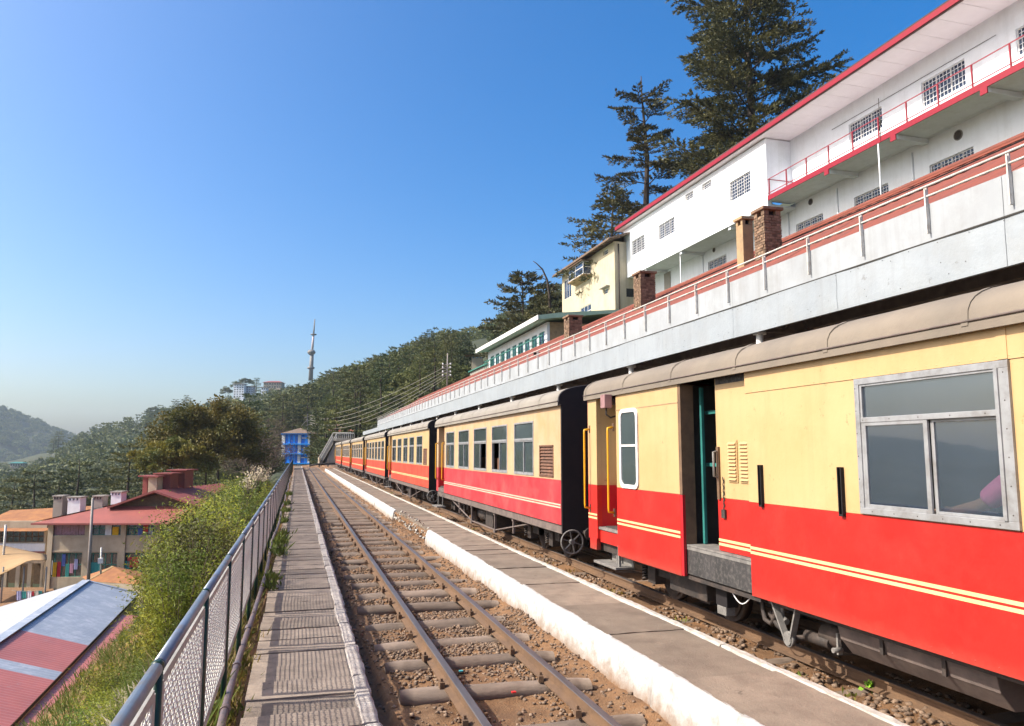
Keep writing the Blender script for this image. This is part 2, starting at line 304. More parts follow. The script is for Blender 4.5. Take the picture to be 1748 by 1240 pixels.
M['tarp'] = material('tan_tarpaulin', (.3360,.2080,.0960), (.2800,.1760,.0800), 1.2, rough=.8)
M['blue'] = material('bright_blue_paint', (.025,.32,.88), (.025,.28,.80), 1.5, rough=.5)
M['bluedark'] = material('deep_blue_panel', (.012,.18,.62), (.010,.15,.55), 1.5, rough=.5)
M['bark'] = material('dark_bark', (.0600,.0416,.0304), (.0360,.0264,.0208), 6, rough=.95, bump=.8, stretch=(1,1,.2))
M['greybark'] = material('grey_brown_bark', (.1360,.1000,.0760), (.0880,.0640,.0520), 6, rough=.95)
M['cedar'] = leaf_material('cedar_needles', (.115,.105,.040), (.045,.052,.026), .7, .18, .2)
M['cedar2'] = leaf_material('far_cedar_needles', (.14,.14,.042), (.050,.070,.032), .13, .2, .25)
M['hillleaf'] = leaf_material('far_broadleaf', (.125,.130,.040), (.060,.080,.030), .06, .2, .25)
M['olive'] = leaf_material('brown_olive_leaves', (.185,.145,.028), (.085,.095,.022), .3, .25, .22)
M['bare'] = leaf_material('dry_twig_leaves', (.16,.105,.07), (.085,.06,.042), .6, .2, .2)
M['bush'] = leaf_material('yellow_green_leaves', (.32,.31,.035), (.09,.13,.022), 1.3, .35, .35)
M['bush3'] = leaf_material('olive_shrub_leaves', (.13,.13,.03), (.06,.07,.02), 1.5, .25, .35)
M['bush2'] = leaf_material('fresh_green_leaves', (.15,.20,.035), (.08,.115,.026), 1.5, .3, .25)
M['drygrass'] = leaf_material('dry_grass_blades', (.42,.33,.16), (.22,.19,.07), 1.5, .3, .3)
M['seedhead'] = leaf_material('pale_seed_heads', (.66,.58,.42), (.5,.42,.28), 3, .4, .2)
M['weed'] = leaf_material('small_weeds', (.13,.17,.03), (.22,.13,.04), 3, .3, .3)
M['forestfloor'] = material('forest_floor', (.0360,.0440,.0176), (.0240,.0320,.0144), .08, rough=1, dirt=((.0720,.0560,.0280), .5, .05))
M['slope'] = material('earthy_slope', (.2080,.0960,.0360), (.1040,.0800,.0320), .8, rough=1, dirt=((.2640,.1040,.0400), .6, 1.3), bump=.8, bscale=12, bdist=.05)
M['glass'] = glass_material('train_window_glass', (.05,.07,.10), .58, .03, 1.0, 2.5)
M['glass2'] = glass_material('dim_window_glass', (.055,.075,.078), .30)
M['glass3'] = glass_material('house_window_glass', (.03,.05,.10), .15, .08, .6, 1.6)
M['concrete'] = material('grey_concrete', (.2880,.2640,.2320), (.2400,.2160,.1920), 1, rough=.9)
M['cable'] = material('grey_cable', (.2400,.2240,.1920), None, 5, rough=.7)
M['wire'] = material('grey_pole_paint', (.2880,.2560,.2400), (.2240,.1920,.1760), 5, rough=.7)
M['pink'] = material('pink_cotton', (.90,.26,.52), (.85,.22,.46), 14, rough=.9)
M['skin'] = material('brown_skin', (.42,.22,.14), (.38,.2,.13), 14, rough=.6)
M['hair'] = material('black_hair', (.012,.01,.01), None, 14, rough=.5)
# ------------------------------------------------------------------ the hillside
def smooth(a, b, x):
    t = min(1, max(0, (x - a) / (b - a))); return t * t * (3 - 2 * t)
def interp(xs, ys, x):
    if x <= xs[0]: return ys[0]
    for i in range(1, len(xs)):
        if x <= xs[i]:
            t = (x - xs[i-1]) / (xs[i] - xs[i-1]); return ys[i-1] + (ys[i] - ys[i-1]) * t
    return ys[-1]
LX = [-60, -30, -14, -9, -6.5, -4.5, -2.5, -1.3, -.75, 6.2, 9.5, 12, 19, 24, 34, 60, 120]
LZ = [-10, -9, -8.6, -7.6, -5.4, -3.6, -1.75, -.75, -.35, -.35, 0, 4, 8, 12, 18, 34, 60]
KN = {   # seen column -> (distance, seen row of the bare ground)
  -900: [(60,1050),(140,1000),(300,960),(600,900),(900,850),(1300,800)],
  -250: [(60,1000),(140,960),(250,930),(400,880),(600,830),(800,800),(1000,790)],
     0: [(60,985),(140,930),(250,900),(400,862),(600,826),(800,803),(1000,792)],
    90: [(60,985),(120,925),(250,890),(400,850),(600,808),(760,775),(900,772)],
   190: [(60,985),(110,915),(250,870),(400,825),(600,772),(740,744),(900,745)],
   300: [(60,970),(110,890),(250,840),(400,790),(550,742),(680,712),(800,720)],
   420: [(60,900),(110,840),(200,820),(400,752),(600,690),(700,686),(900,700)],
   500: [(60,830),(150,790),(300,740),(450,702),(600,674),(700,680),(900,690)],
   570: [(60,800),(130,776),(240,720),(360,662),(450,668),(600,680),(900,690)],
   660: [(60,800),(110,740),(200,690),(320,636),(400,645),(600,660),(900,680)],
   750: [(60,770),(90,700),(150,650),(230,600),(300,612),(600,640),(900,670)],
   850: [(60,700),(90,640),(130,598),(185,560),(250,570),(600,600),(900,640)],
   950: [(60,650),(90,600),(120,565),(150,550),(250,560),(600,600),(900,640)]}
KX = sorted(KN)
def azim(px): return math.atan2(px - 874, F_PX)
KA = [azim(k) for k in KX]
def table(a, r):
    a = min(max(a, KA[0]), KA[-1])
    for i in range(1, len(KA)):
        if a <= KA[i]: break
    t = (a - KA[i-1]) / (KA[i] - KA[i-1]); t = t * t * (3 - 2 * t); z = []
    for k in (i - 1, i):
        pts = KN[KX[k]]; rs = [p[0] for p in pts]; zs = [CAM_Z + (772 - p[1]) / F_PX * p[0] * math.cos(KA[k]) for p in pts]
        z.append(interp(rs, zs, r) if r <= rs[-1] else zs[-1] - (r - rs[-1]) * .12)
    return z[0] * (1 - t) + z[1] * t
def ground(x, y):
    r = math.hypot(x, y); a = math.atan2(x, y) - YAW
    lz = interp(LX, LZ, x)
    if abs(x) > 1: lz += .35 * mnoise.noise((x * .3, y * .3, 0)) * min(1, abs(x) / 4 if x < 0 else 1)
    if a > KA[-1] or abs(a) > math.pi / 2 or y < 5:
        z = lz if r < 200 else lz + (20 * mnoise.noise((x * .01, y * .01, 3)))
    else:
        w = smooth(55, 95, r)
        if x > 2: w *= 1 - smooth(KA[-3], KA[-1], a)
        if x > 2 and r < 130: w *= smooth(60, 130, r)
        z = lz * (1 - w) + table(a, r) * w if w > 0 else lz
    z += min(14, r * .012) * mnoise.noise((x * .02, y * .02, 1.7)) * smooth(60, 150, r)
    if -.75 < x < 7 and y < 112: z = min(z, -.35)
    if -9 < x < 7 and 60 < y < 185: z = min(z, -.7 - .012 * (y - 60))
    return z
NA, rr = 260, [4.0]
while rr[-1] < 1250: rr.append(rr[-1] * 1.045 + .1)
rr += [1450, 1700, 2100, 2600]
V = []; 
for r in rr:
    for i in range(NA + 1):
        a = math.radians(-82) + YAW + math.radians(164) * i / NA
        x, y = r * math.sin(a), r * math.cos(a); V.append((x, y, ground(x, y) if r < 1300 else -150 - r * .02))
Fc = [(j*(NA+1)+i, j*(NA+1)+i+1, (j+1)*(NA+1)+i+1, (j+1)*(NA+1)+i) for j in range(len(rr)-1) for i in range(NA)]
Vn = np.array(V); rad = np.hypot(Vn[:,0], Vn[:,1])
fr = rad[np.array(Fc)[:,0]]
hill = link('hillside_ground', np_mesh('hillside_ground', V, Fc, [M['slope'], M['forestfloor']], (fr > 30).astype(int), True)); tag(hill, kind='structure')
MB().add([(-40,-30,-9.5),(60,-30,-9.5),(60,8,-9.5),(-40,8,-9.5)], [(0,1,2,3)]).build('ground', M['slope'], kind='structure')
# far blue hill
def far_ground(x, y):
    r = math.hypot(x, y); a = math.degrees(math.atan2(x, y) - YAW)
    zr = interp([-75, -60, -48, -40, -34, -33, -31.2, -29.6, -28, -24, -10], [-60, 20, 60, 95, 78, 66, 40, 14, -6, -30, -60], a)
    return -170 + (zr + 170) * smooth(1150, 1850, r) - smooth(1850, 2600, r) * 260 + 16 * mnoise.noise((x * .006, y * .006, 5))
V = []; rs2 = [1100 + 1500 * k / 40 for k in range(41)]
for r in rs2:
    for i in range(121):
        a = YAW + math.radians(-78 + 70 * i / 120); x, y = r * math.sin(a), r * math.cos(a); V.append((x, y, far_ground(x, y)))
Fc = [(j*121+i, j*121+i+1, (j+1)*121+i+1, (j+1)*121+i) for j in range(40) for i in range(120)]
tag(link('far_hill', np_mesh('far_hill', V, Fc, [M['forestfloor']], None, True)), kind='structure')
# ------------------------------------------------------------------ track bed: bumpy soil, ballast
def bed_z(x, y):
    z = -.19 + .05 * mnoise.noise((x * 1.3, y * 1.3, 0)) + .018 * mnoise.noise((x * 7, y * 7, 2)) + .012 * mnoise.noise((x * 17, y * 17, 4))
    if x > 2.35 and x < 2.7: z += .05 * smooth(2.35, 2.6, x)
    if x < .72: z -= .05
    if x > 3.4: z += .06 - .03 * smooth(4, 6, x)
    return z
ys = [2.2]
while ys[-1] < 118: ys.append(ys[-1] + max(.03, .0095 * ys[-1]))
xs = [-.80 + .06 * k for k in range(0, 22)] + [.50 + .035 * k for k in range(1, 64)] + [2.72 + .07 * k for k in range(0, 8)] + [3.3 + .05 * k for k in range(0, 26)] + [4.6 + .3 * k for k in range(0, 8)]
xs = sorted(set(round(v, 4) for v in xs)); nx = len(xs)
V = [(x, y, bed_z(x, y)) for y in ys for x in xs]
Fc = [(j*nx+i, j*nx+i+1, (j+1)*nx+i+1, (j+1)*nx+i) for j in range(len(ys)-1) for i in range(nx-1)]
tag(link('track_bed', np_mesh('track_bed', V, Fc, [M['soil']], None, True)), kind='structure')
MB().box(-.80, 7, -6, 2.3, -.4, -.21).build('track_bed_behind', M['soil'], kind='structure')
OCT = np.array([(1,0,0),(-1,0,0),(0,1,0),(0,-1,0),(0,0,1),(0,0,-1)], float); OF = np.array([(0,2,4),(2,1,4),(1,3,4),(3,0,4),(2,0,5),(1,2,5),(3,1,5),(0,3,5)])
CUB = np.array([(x,y,z) for x in (-1,1) for y in (-1,1) for z in (-1,1)], float) * .62
CF = np.array([(0,1,3),(0,3,2),(4,6,7),(4,7,5),(0,4,5),(0,5,1),(2,3,7),(2,7,6),(0,2,6),(0,6,4),(1,5,7),(1,7,3)])
def stones(pts, sizes):
    Vs, Fs, b = [], [], 0
    for p, s in zip(pts, sizes):
        base, ff = (OCT, OF) if rng.random() < .3 else (CUB, CF)
        v = base * (1 + rng.uniform(-.35, .35, base.shape)); q = rng.normal(size=4); q /= np.linalg.norm(q)
        w, x, y, z = q; Rm = np.array([[1-2*(y*y+z*z),2*(x*y-z*w),2*(x*z+y*w)],[2*(x*y+z*w),1-2*(x*x+z*z),2*(y*z-x*w)],[2*(x*z-y*w),2*(y*z+x*w),1-2*(x*x+y*y)]])
        v = v @ Rm.T * s * np.array([1, 1, .7]); Vs.append(v + np.array(p)); Fs.append(ff + b); b += len(v)
    return np.vstack(Vs), np.vstack(Fs)
pts, sz = [], []
while len(pts) < 30000:
    y = 4.2 * math.exp(rng.random() * 2.5); x = rng.uniform(.62, 2.62)
    d = smooth(5.0, 9.5, y) * .95 + .12
    g = mnoise.noise((x * 1.1, y * 1.1, 9)) + .45 * mnoise.noise((x * 4, y * 4, 3))
    near_rail = min(abs(x - 1.23), abs(x - 2.04)) < .16
    if x > 2.25: d *= .45
    if x < .88: d *= .3
    if rng.random() > d * (.72 + 1.1 * g) + (.12 if near_rail else 0): continue
    s = rng.uniform(.007, .023) * (1.0 + .4 * (rng.random() < .06)); pts.append((x, y, bed_z(x, y) + s * .3)); sz.append(s)
Vs, Fs = stones(pts, sz); tag(link('ballast_stones', np_mesh('ballast_stones', Vs, Fs, [M['stone']])), 'small brown ballast stones strewn along the bare track', 'ballast', kind='stuff')
pts, sz = [], []
while len(pts) < 5200:
    y = 3.2 * math.exp(rng.random() * 2.6); x = rng.uniform(3.56, 4.9)
    if rng.random() > .45 + .9 * mnoise.noise((x * 2, y * 1.4, 6)): continue
    s = rng.uniform(.009, .036); pts.append((x, y, bed_z(x, y) + s * .3)); sz.append(s)
Vs, Fs = stones(pts, sz); tag(link('trackside_rubble', np_mesh('trackside_rubble', Vs, Fs, [M['stone']])), 'loose brown rubble beside the platform edge under the train', 'rubble', kind='stuff')
# ------------------------------------------------------------------ the two tracks
def rail_mesh(y0, y1, name, parent, x):
    prof = [(-.06,-.11),(.06,-.11),(.06,-.10),(.012,-.085),(.010,-.03),(.030,-.02),(.031,-.004),(.026,0),(-.026,0),(-.031,-.004),(-.030,-.02),(-.010,-.03),(-.012,-.085),(-.06,-.10)]
    mb = MB(); n = len(prof); Y = [y0]
    while Y[-1] < y1: Y.append(min(y1, Y[-1] + max(.5, .03 * Y[-1])))
    base = [[(x + px + .004 * mnoise.noise((x, yy * .4, 0)), yy, pz + .004 * mnoise.noise((x, yy * .5, 3))) for px, pz in prof] for yy in Y]
    for a, b in zip(base, base[1:]):
        for i in range(n):
            j = (i + 1) % n; mb.add([a[i], a[j], b[j], b[i]], [(0,1,2,3)], 1 if 5 <= i <= 8 else 0)
    mb.add(base[0], [tuple(range(n))], 0)
    return mb.build(name, [M['rail'], M['railtop']], parent)
def sleeper_mesh(seed, L=1.72):
    r = random.Random(seed); V = []; n, m = 12, 14; b = r.uniform(-.02, .02)
    for i in range(m + 1):
        t = i / m; e = .84 + .16 * min(1, min(t, 1 - t) * 12)
        for k in range(n):
            a = 2 * math.pi * k / n; rad = .085 * e * (1 + .10 * mnoise.noise((math.cos(a) + seed * 3, math.sin(a), t * 6)))
            V.append(((t - .5) * L, math.cos(a) * rad * 1.15 + b * math.sin(t * 3.1), math.sin(a) * rad * .92))
    Fc = [(i*n+k, i*n+(k+1)%n, (i+1)*n+(k+1)%n, (i+1)*n+k) for i in range(m) for k in range(n)]
    V += [(-L/2, 0, 0), (L/2, 0, 0)]; c = len(V)
    T = [(k, (k+1)%n, c-2, c-2) for k in range(n)] + [(m*n+(k+1)%n, m*n+k, c-1, c-1) for k in range(n)]
    me = bpy.data.meshes.new('sleeper'); me.from_pydata(V, [], Fc + [t[:3] for t in T]); me.materials.append(M['sleeper'])
    me.polygons.foreach_set('use_smooth', [True] * len(me.polygons)); me.update(); return me
sleeps = [sleeper_mesh(k) for k in range(6)]
spike = MB().box(-.02, .02, -.035, .035, -.02, .03).bar((0, 0, .0), (0, 0, .055), .018, .018)
spike_me = spike.mesh('rail_clip', M['rail'])
def track(xa, xb, y0, y1, n_y, label, clips=True):
    t = empty('railway_track', ((xa + xb) / 2, y0, -.2), label, 'railway track')
    rail_mesh(y0, y1, 'rail', t, xa); rail_mesh(y0, y1, 'rail', t, xb)
    k = 0; y = n_y
    while y < y1 - 1:
        if rng.random() > .03:
            s = link('sleeper', sleeps[int(rng.integers(6))], t, Vector(((xa + xb) / 2 + rng.uniform(-.07, .07), y + rng.uniform(-.04, .04), -.192 + rng.uniform(-.022, .012))) - WL[t])
            s.scale = (rng.uniform(.90, 1.04), rng.uniform(.85, 1.25), rng.uniform(.85, 1.1))
            s.rotation_euler = (rng.uniform(-.2, .2), rng.uniform(-.01, .01), rng.uniform(-.035, .035) + math.pi * int(rng.integers(2)))
            if clips and y < 22:
                for xr in (xa, xb):
                    for sd in (-1, 1):
                        c = link('rail_clip', spike_me, t, Vector((xr + sd * .075, y + rng.uniform(-.03, .03), -.085)) - WL[t]); c.rotation_euler.z = rng.uniform(-.3, .3)
        y += .87
    return t
track(1.23, 2.04, -3, 96, -1.65, 'bare narrow gauge track on log sleepers between the slab walkway and white kerb')
track(4.45, 5.25, -4, 110, -3.3, 'narrow gauge track under the red and cream train', False)
# ------------------------------------------------------------------ slab walkway with curb
def slab_mesh(w, l, t, seed, mt, rag=.006, nseg=7):
    r = random.Random(seed); mb = MB(); n = nseg
    e0 = [r.uniform(-rag, rag) + (r.random() < .12) * rag * 2.5 for _ in range(n + 1)]; e1 = [r.uniform(-rag, rag) for _ in range(n + 1)]
    top, bot = [], []
    for i in range(n + 1):
        x = w * i / n; top.append(((x, -l/2 + e0[i], t + r.uniform(-.002, .002)), (x, l/2 + e1[i], t + r.uniform(-.002, .002)))); bot.append(((x, -l/2 + e0[i], 0), (x, l/2 + e1[i], 0)))
    for i in range(n):
        a, b, c, d = top[i][0], top[i+1][0], top[i+1][1], top[i][1]; e, f, g, h = bot[i][0], bot[i+1][0], bot[i+1][1], bot[i][1]
        mb.add([a, b, c, d], [(0,1,2,3)]); mb.add([a, b, f, e], [(3,2,1,0)]); mb.add([d, c, g, h], [(0,1,2,3)])
    for i, rv in ((0, 0), (n, 1)):
        mb.add([top[i][0], top[i][1], bot[i][1], bot[i][0]], [(0,1,2,3)])
    return mb.mesh('slab', mt)
wk = empty('walkway', (.1, 2, -.3), kind='structure')
MB().box(-.34, .55, 1.5, 104, -.35, -.055).build('walkway_base', M['soil'], wk)
wl_ = [[slab_mesh(.76, l, .05, 10 * s + int(l * 100), M['slab']) for s in range(4)] for l in (.34, .40, .46, .08)]
y = 2.0
while y < 103:
    strip = rng.random() < .2
    li = 3 if strip else int(rng.integers(3)); l = (.34, .40, .46, .08)[li]; gap = .012 if not strip else .014
    gap = .012 + (.02 if rng.random() < .25 else 0) + .0006 * y
    if y > 60 and strip: li, l, strip = 1, .40, False
    s = link('paving_slab', wl_[li][int(rng.integers(4))], wk, Vector((-.30 + rng.uniform(-.008, .008), y + l / 2, -.05 + rng.uniform(-.006, .008))) - WL[wk])
    s.rotation_euler = (rng.uniform(-.012, .012), rng.uniform(-.006, .006), rng.uniform(-.008, .008)); y += l + gap
cb = []
for s in range(5):
    mb = MB(); n = 9; r = random.Random(s)
    prof = [(0, -.22), (.12, -.22), (.125, -.02), (.105, 0), (.02, 0), (0, -.02)]
    rows = [[(px + r.uniform(-.006, .006), i / n * 1.0, pz + (r.uniform(-.012, .004) if pz > -.1 else 0)) for px, pz in prof] for i in range(n + 1)]
    for a, b in zip(rows, rows[1:]):
        for i in range(6): j = (i + 1) % 6; mb.add([a[i], a[j], b[j], b[i]], [(0,1,2,3)])
    mb.add(rows[0], [tuple(range(6))]); mb.add(rows[-1], [tuple(range(6))[::-1]]); cb.append(mb.mesh('curb_block', M['curb']))
y = 1.5
while y < 103:
    c = link('curb_block', cb[int(rng.integers(5))], wk, Vector((.452 + rng.uniform(-.007, .007), y, .012 + rng.uniform(-.008, .008))) - WL[wk]); L_ = rng.uniform(.75, 1.1)
    c.scale = (1, L_, 1); c.rotation_euler.z = rng.uniform(-.006, .006); y += L_ + .02
# ------------------------------------------------------------------ the narrow platform between the tracks
pf = empty('platform', (3.05, 3, -.2), kind='structure')
MB().box(2.66, 3.46, 1.0, 78, -.3, .085).build('platform_core', M['soil'], pf)
def kerb_seg(seed, L):
    r = random.Random(seed); n = max(3, int(L / .07)); mb = MB()
    prof = [(.0, -.30), (.004, -.16), (.015, -.06), (.03, .04), (.05, .11), (.07, .136), (.115, .143), (.14, .12), (.14, -.3)]
    rows = []
    for i in range(n + 1):
        t = i / n * L; yw = t + seed * 3.3; w = .020 * mnoise.noise((1.1, yw * 1.1, 0)) + .010 * mnoise.noise((4.1, yw * 3.7, 0)); rows.append([(px + (w if k < 7 else w * .4) + .008 * mnoise.noise((px * 9, yw * 6, pz * 9)) + r.uniform(-.002, .002), t, pz + r.uniform(-.002, .002) + .008 * mnoise.noise((3, yw * 2, 7)) + .005 * mnoise.noise((px * 20, yw * 8, 1))) for k, (px, pz) in enumerate(prof)])
    for a, b in zip(rows, rows[1:]):
        for i in range(8): mb.add([a[i], a[i+1], b[i+1], b[i]], [(0,1,2,3)], 0, True)
    mb.add(rows[0], [tuple(range(9))]); mb.add(rows[-1], [tuple(range(9))[::-1]])
    return mb
y, k = 1.2, 0
while y < 77:
    L_ = rng.uniform(3.5, 6.5)
    if 16.0 < y < 21.5: y += .3; continue
    if y < 16 < y + L_: L_ = 16 - y + .01
    o = link('kerb_stone', kerb_seg(k, L_).mesh('kerb_stone', M['kerbwhite'], recalc=True), pf, Vector((2.595, y, 0)) - WL[pf]); k += 1; y += L_ + .004
pts, sz = [], []
for i in range(120):
    yy = rng.uniform(16, 21.6); xx = 2.58 + rng.random() ** 1.3 * .2; s = rng.uniform(.02, .05); pts.append((xx, yy, -.14 + (xx - 2.5) * 1.1 + s * .2)); sz.append(s)
Vs, Fs = stones(pts, sz); tag(link('broken_kerb_stones', np_mesh('broken_kerb_stones', Vs, Fs, [M['edgewhite'], M['stone']], rng.integers(0, 2, len(Fs)))), 'heap of broken whitewashed stones where the platform kerb has collapsed', 'stones', kind='stuff')
ps = [slab_mesh(.78, 1.0, .06, 70 + s, M['slab2'], .007, 9) for s in range(5)]
cr = [2.2, 3.6, 5.12, 6.5, 7.83, 9.16, 10.49, 11.98]
while cr[-1] < 76: cr.append(cr[-1] + (rng.uniform(.5, .8) if cr[-1] < 40 else rng.uniform(.7, 1.1)))
for a, b in zip(cr, cr[1:]):
    o = link('paving_slab', ps[int(rng.integers(5))], pf, Vector((2.70, (a + b) / 2, .078 + rng.uniform(-.004, .004))) - WL[pf]); o.scale = (1, (b - a - (.016 if a < 9 else .034 + .0006 * a)), 1)
    o.rotation_euler = (rng.uniform(-.006, .006), rng.uniform(-.004, .004), rng.uniform(-.012, .012))
y, k = 1.0, 100
while y < 78:
    L_ = rng.uniform(1.8, 3.2); r = random.Random(k); mb = MB(); n = int(L_ / .09); rows = []
    for i in range(n + 1):
        t = i / n * L_; w = .012 * mnoise.noise((k, t * 4, 0)); rows.append([(px + w * (k2 > 0) + r.uniform(-.005, .005), t, pz + r.uniform(-.004, .004)) for k2, (px, pz) in enumerate([(0, -.3), (0, .135), (.012, .155), (.07, .155), (.085, .13), (.085, -.3)])])
    for a, b in zip(rows, rows[1:]):
        for i in range(5): mb.add([a[i], a[i+1], b[i+1], b[i]], [(0,1,2,3)])
    mb.add(rows[0], [tuple(range(6))]); mb.add(rows[-1], [tuple(range(6))[::-1]])
    link('edge_stone', mb.mesh('edge_stone', M['edgewhite']), pf, Vector((3.445, y, 0)) - WL[pf]); k += 1; y += L_ + .01
MB().box(2.72, 3.5, 77.6, 77.8, -.2, .16).build('end_stone', M['edgewhite'], pf)
# ------------------------------------------------------------------ fence of expanded metal
FX = -.45
fence = empty('metal_fence', (FX, 2, -.3), 'long fence of white diamond mesh panels with dark green posts and blue grey handrail', 'fence')
post = MB().tube([(0,0,0),(0,0,1.30)], .020, 10).tube([(0,0,1.29),(0,0,1.315),(0,0,1.325)], [.023,.022,.010], 10).mesh('post', M['greenpost'])
PW, Z0, Z1 = 1.27, .24, .93
fr_me = MB().bar((0,0,Z1),(0,PW,Z1),.012,.035).bar((0,0,Z0+.03),(0,PW,Z0+.03),.014,.06).bar((0,0,Z0),(0,0,Z1),.052,.012,up=(1,0,0)).bar((0,PW,Z0),(0,PW,Z1),.052,.012,up=(1,0,0)).mesh('panel_frame', M['frame'])
ms = MB(); zb = Z0 + .06
nzd, nyd = 19, 30                                  # crimped wires, woven at each crossing
for j in range(1, nzd):
    z = zb + (Z1 - zb - .02) * j / nzd; ms.tube([(.0035 * (-1) ** (i + j), PW * i / nyd, z + .0022 * (-1) ** i) for i in range(nyd + 1)], .0048, 4, 0, False)
for i in range(1, nyd):
    ms.tube([(-.0035 * (-1) ** (i + j), PW * i / nyd + .0022 * (-1) ** j, zb - .02 + (Z1 - zb) * j / nzd) for j in range(nzd + 1)], .0030, 4, 0, False)
me_mesh = ms.mesh('mesh_panel', M['mesh'], recalc=False)
RTOP = .965
hr = MB(); y = 1.55; k = 0; yy = []
while y < 88:
    yy.append(y); y += 1.46
for k, y in enumerate(yy):
    off = 0.0 if k else -.05
    link('post', post, fence, Vector((FX, y, -.3)) - WL[fence])
    if y < 86:
        f = link('panel_frame', fr_me, fence, Vector((FX + .002, y + .105, 0)) - WL[fence])
        tag(link('mesh_panel', me_mesh, f, Vector((0, 0, 0))), kind='stuff')
        MB().tube([(FX, y + .03, 1.0), (FX, y + 1.43, 1.0)], .023, 12).build('handrail', M['railpaint'], fence, loc=(FX, y, 1.0))
# water pipe along the walkway
pp = []
mbp = MB(); y = 2.0
while y < 60:
    pp.append((-.40 + .02 * math.sin(y * .7) - .0 * y, y, .03 + .012 * math.sin(y * 1.3))); y += .5
mbp.tube(pp, .027, 10)
pipe = empty('water_pipe', (-.4, 2, 0), 'rusty iron water pipe lying between the fence and the slab walkway', 'pipe')
mbp.build('pipe', M['pipe'], pipe)
for y in (4.9, 5.6, 6.7, 8.1, 10.4, 13.5, 17.2):
    MB().tube([(-.40 + .02 * math.sin(y * .7), y, .03 + .012 * math.sin(y * 1.3)), (-.40 + .02 * math.sin(y * .7), y + .09, .03)], .036, 10).build('pipe_joint', M['pipe'], pipe, loc=(-.4, y, 0))
# ------------------------------------------------------------------ the train
XS, XE, XC, EZ, RH = 3.85, 5.85, 4.85, 2.49, .31
def roof_prof(ov=.06, z0=EZ, h=RH, n=22):
    w = (XE - XS) / 2 + ov; out = []
    for k in range(n + 1):
        t = math.pi * (1 - k / n); c, s = math.cos(t), math.sin(t)
        out.append((XC + w * (abs(c) ** .72) * (1 if c > 0 else -1), z0 + h * (s ** .62)))
    return out
def make_roof(root, y0, y1, mt, seams=True):
    mb = MB(); pr = roof_prof(); r = random.Random(int(y0)); n = len(pr); Y = [y0 - .05]
    while Y[-1] < y1 + .05: Y.append(min(y1 + .05, Y[-1] + .25))
    rows = [[(x, y, z + .008 * mnoise.noise((x * 2, y * 1.7, 0))) for x, z in pr] for y in Y]
    for a, b in zip(rows, rows[1:]):
        for i in range(n - 1): mb.add([a[i], a[i+1], b[i+1], b[i]], [(0,1,2,3)], 0, True)
    for rw in (rows[0], rows[-1]): mb.add(rw + [(rw[0][0], rw[0][1], EZ - .03), (rw[-1][0], rw[-1][1], EZ - .03)], [tuple(range(n)) + (n + 1, n)])
    mb.box(XS - .06, XS - .035, y0 - .05, y1 + .05, EZ - .035, EZ + .012); mb.box(XE + .035, XE + .06, y0 - .05, y1 + .05, EZ - .035, EZ + .012)
    o = mb.build('roof', mt, root)
    if seams:
        y = y0 + .9
        while y < y1:
            ms2 = MB(); pr2 = roof_prof(.065, EZ + .002, RH + .006)
            for a, b in zip(pr2, pr2[1:]): ms2.add([(a[0], y, a[1]), (b[0], y, b[1]), (b[0], y + .05, b[1]), (a[0], y + .05, a[1])], [(0,1,2,3)], 0, True)
            ms2.build('roof_seam', mt, o, loc=(XC, y, EZ)); y += 1.25
        mg = MB().tube([(XS - .062, y0 - .05, EZ + .03), (XS - .062, y1 + .05, EZ + .03)], .008, 6); mg.build('gutter', M['solebar'], o)
    return o
def make_end(root, y, facing, mt=None, zb=.54):
    pr = roof_prof(.045, EZ, RH - .008); vs = [(XS, zb), (XS, EZ - .03)] + [(x, z) for x, z in pr] + [(XE, EZ - .03), (XE, zb)]
    mb = MB().prism(vs, lambda p, t: (p[0], t, p[1]), y, y + .04 * facing)
    o = mb.build('end_wall', mt or M['black'], root)
    d = -facing
    mb2 = MB()
    for x in (XC - .34, XC + .34): mb2.box(x - .03, x + .03, y, y + .09 * d, .7, 2.4)
    mb2.box(XC - .31, XC + .31, y, y + .09 * d, 2.34, 2.4); mb2.box(XC - .31, XC + .31, y, y + .02 * d, .72, 2.34)
    mb2.build('gangway', mt or M['black'], o)
    mb3 = MB(); 
    for x in (XS + .35, XE - .35): mb3.tube([(x, y, .55), (x, y + .22 * d, .55)], .035, 8).tube([(x, y + .22 * d, .55), (x, y + .25 * d, .55)], .09, 12)
    mb3.build('buffer', M['under'], root)
    return o
def wheel_mb(x, y, z=.30, R=.30):
    mb = MB(); mb.tube([(x - .05, y, z), (x + .04, y, z)], R, 28).tube([(x - .07, y, z), (x - .05, y, z)], [R * .86, R * .84], 28).tube([(x - .10, y, z), (x - .07, y, z)], .06, 12)
    return mb
def make_bogie(root, yc):
    b = MB().box(XS + .30, XS + .36, yc - .95, yc + .95, .30, .46).box(XE - .36, XE - .30, yc - .95, yc + .95, .30, .46).box(XS + .3, XE - .3, yc - .15, yc + .15, .3, .5)
    for dy in (-.62, .62):
        for x in (XS + .33, XE - .33): b.box(x - .07, x + .07, yc + dy - .1, yc + dy + .1, .2, .42)
        for k in range(5): b.tube([(XS + .26, yc + dy + .16, .22 + k * .035), (XS + .26, yc + dy + .17, .24 + k * .035)], .045, 8)
    o = b.build('bogie', M['under'], root, loc=(XC, yc, .3))
    for dy in (-.62, .62):
        for x in (4.45, 5.25): wheel_mb(x, yc + dy).build('wheel', M['under'], o, loc=(x, yc + dy, .3))
    return o
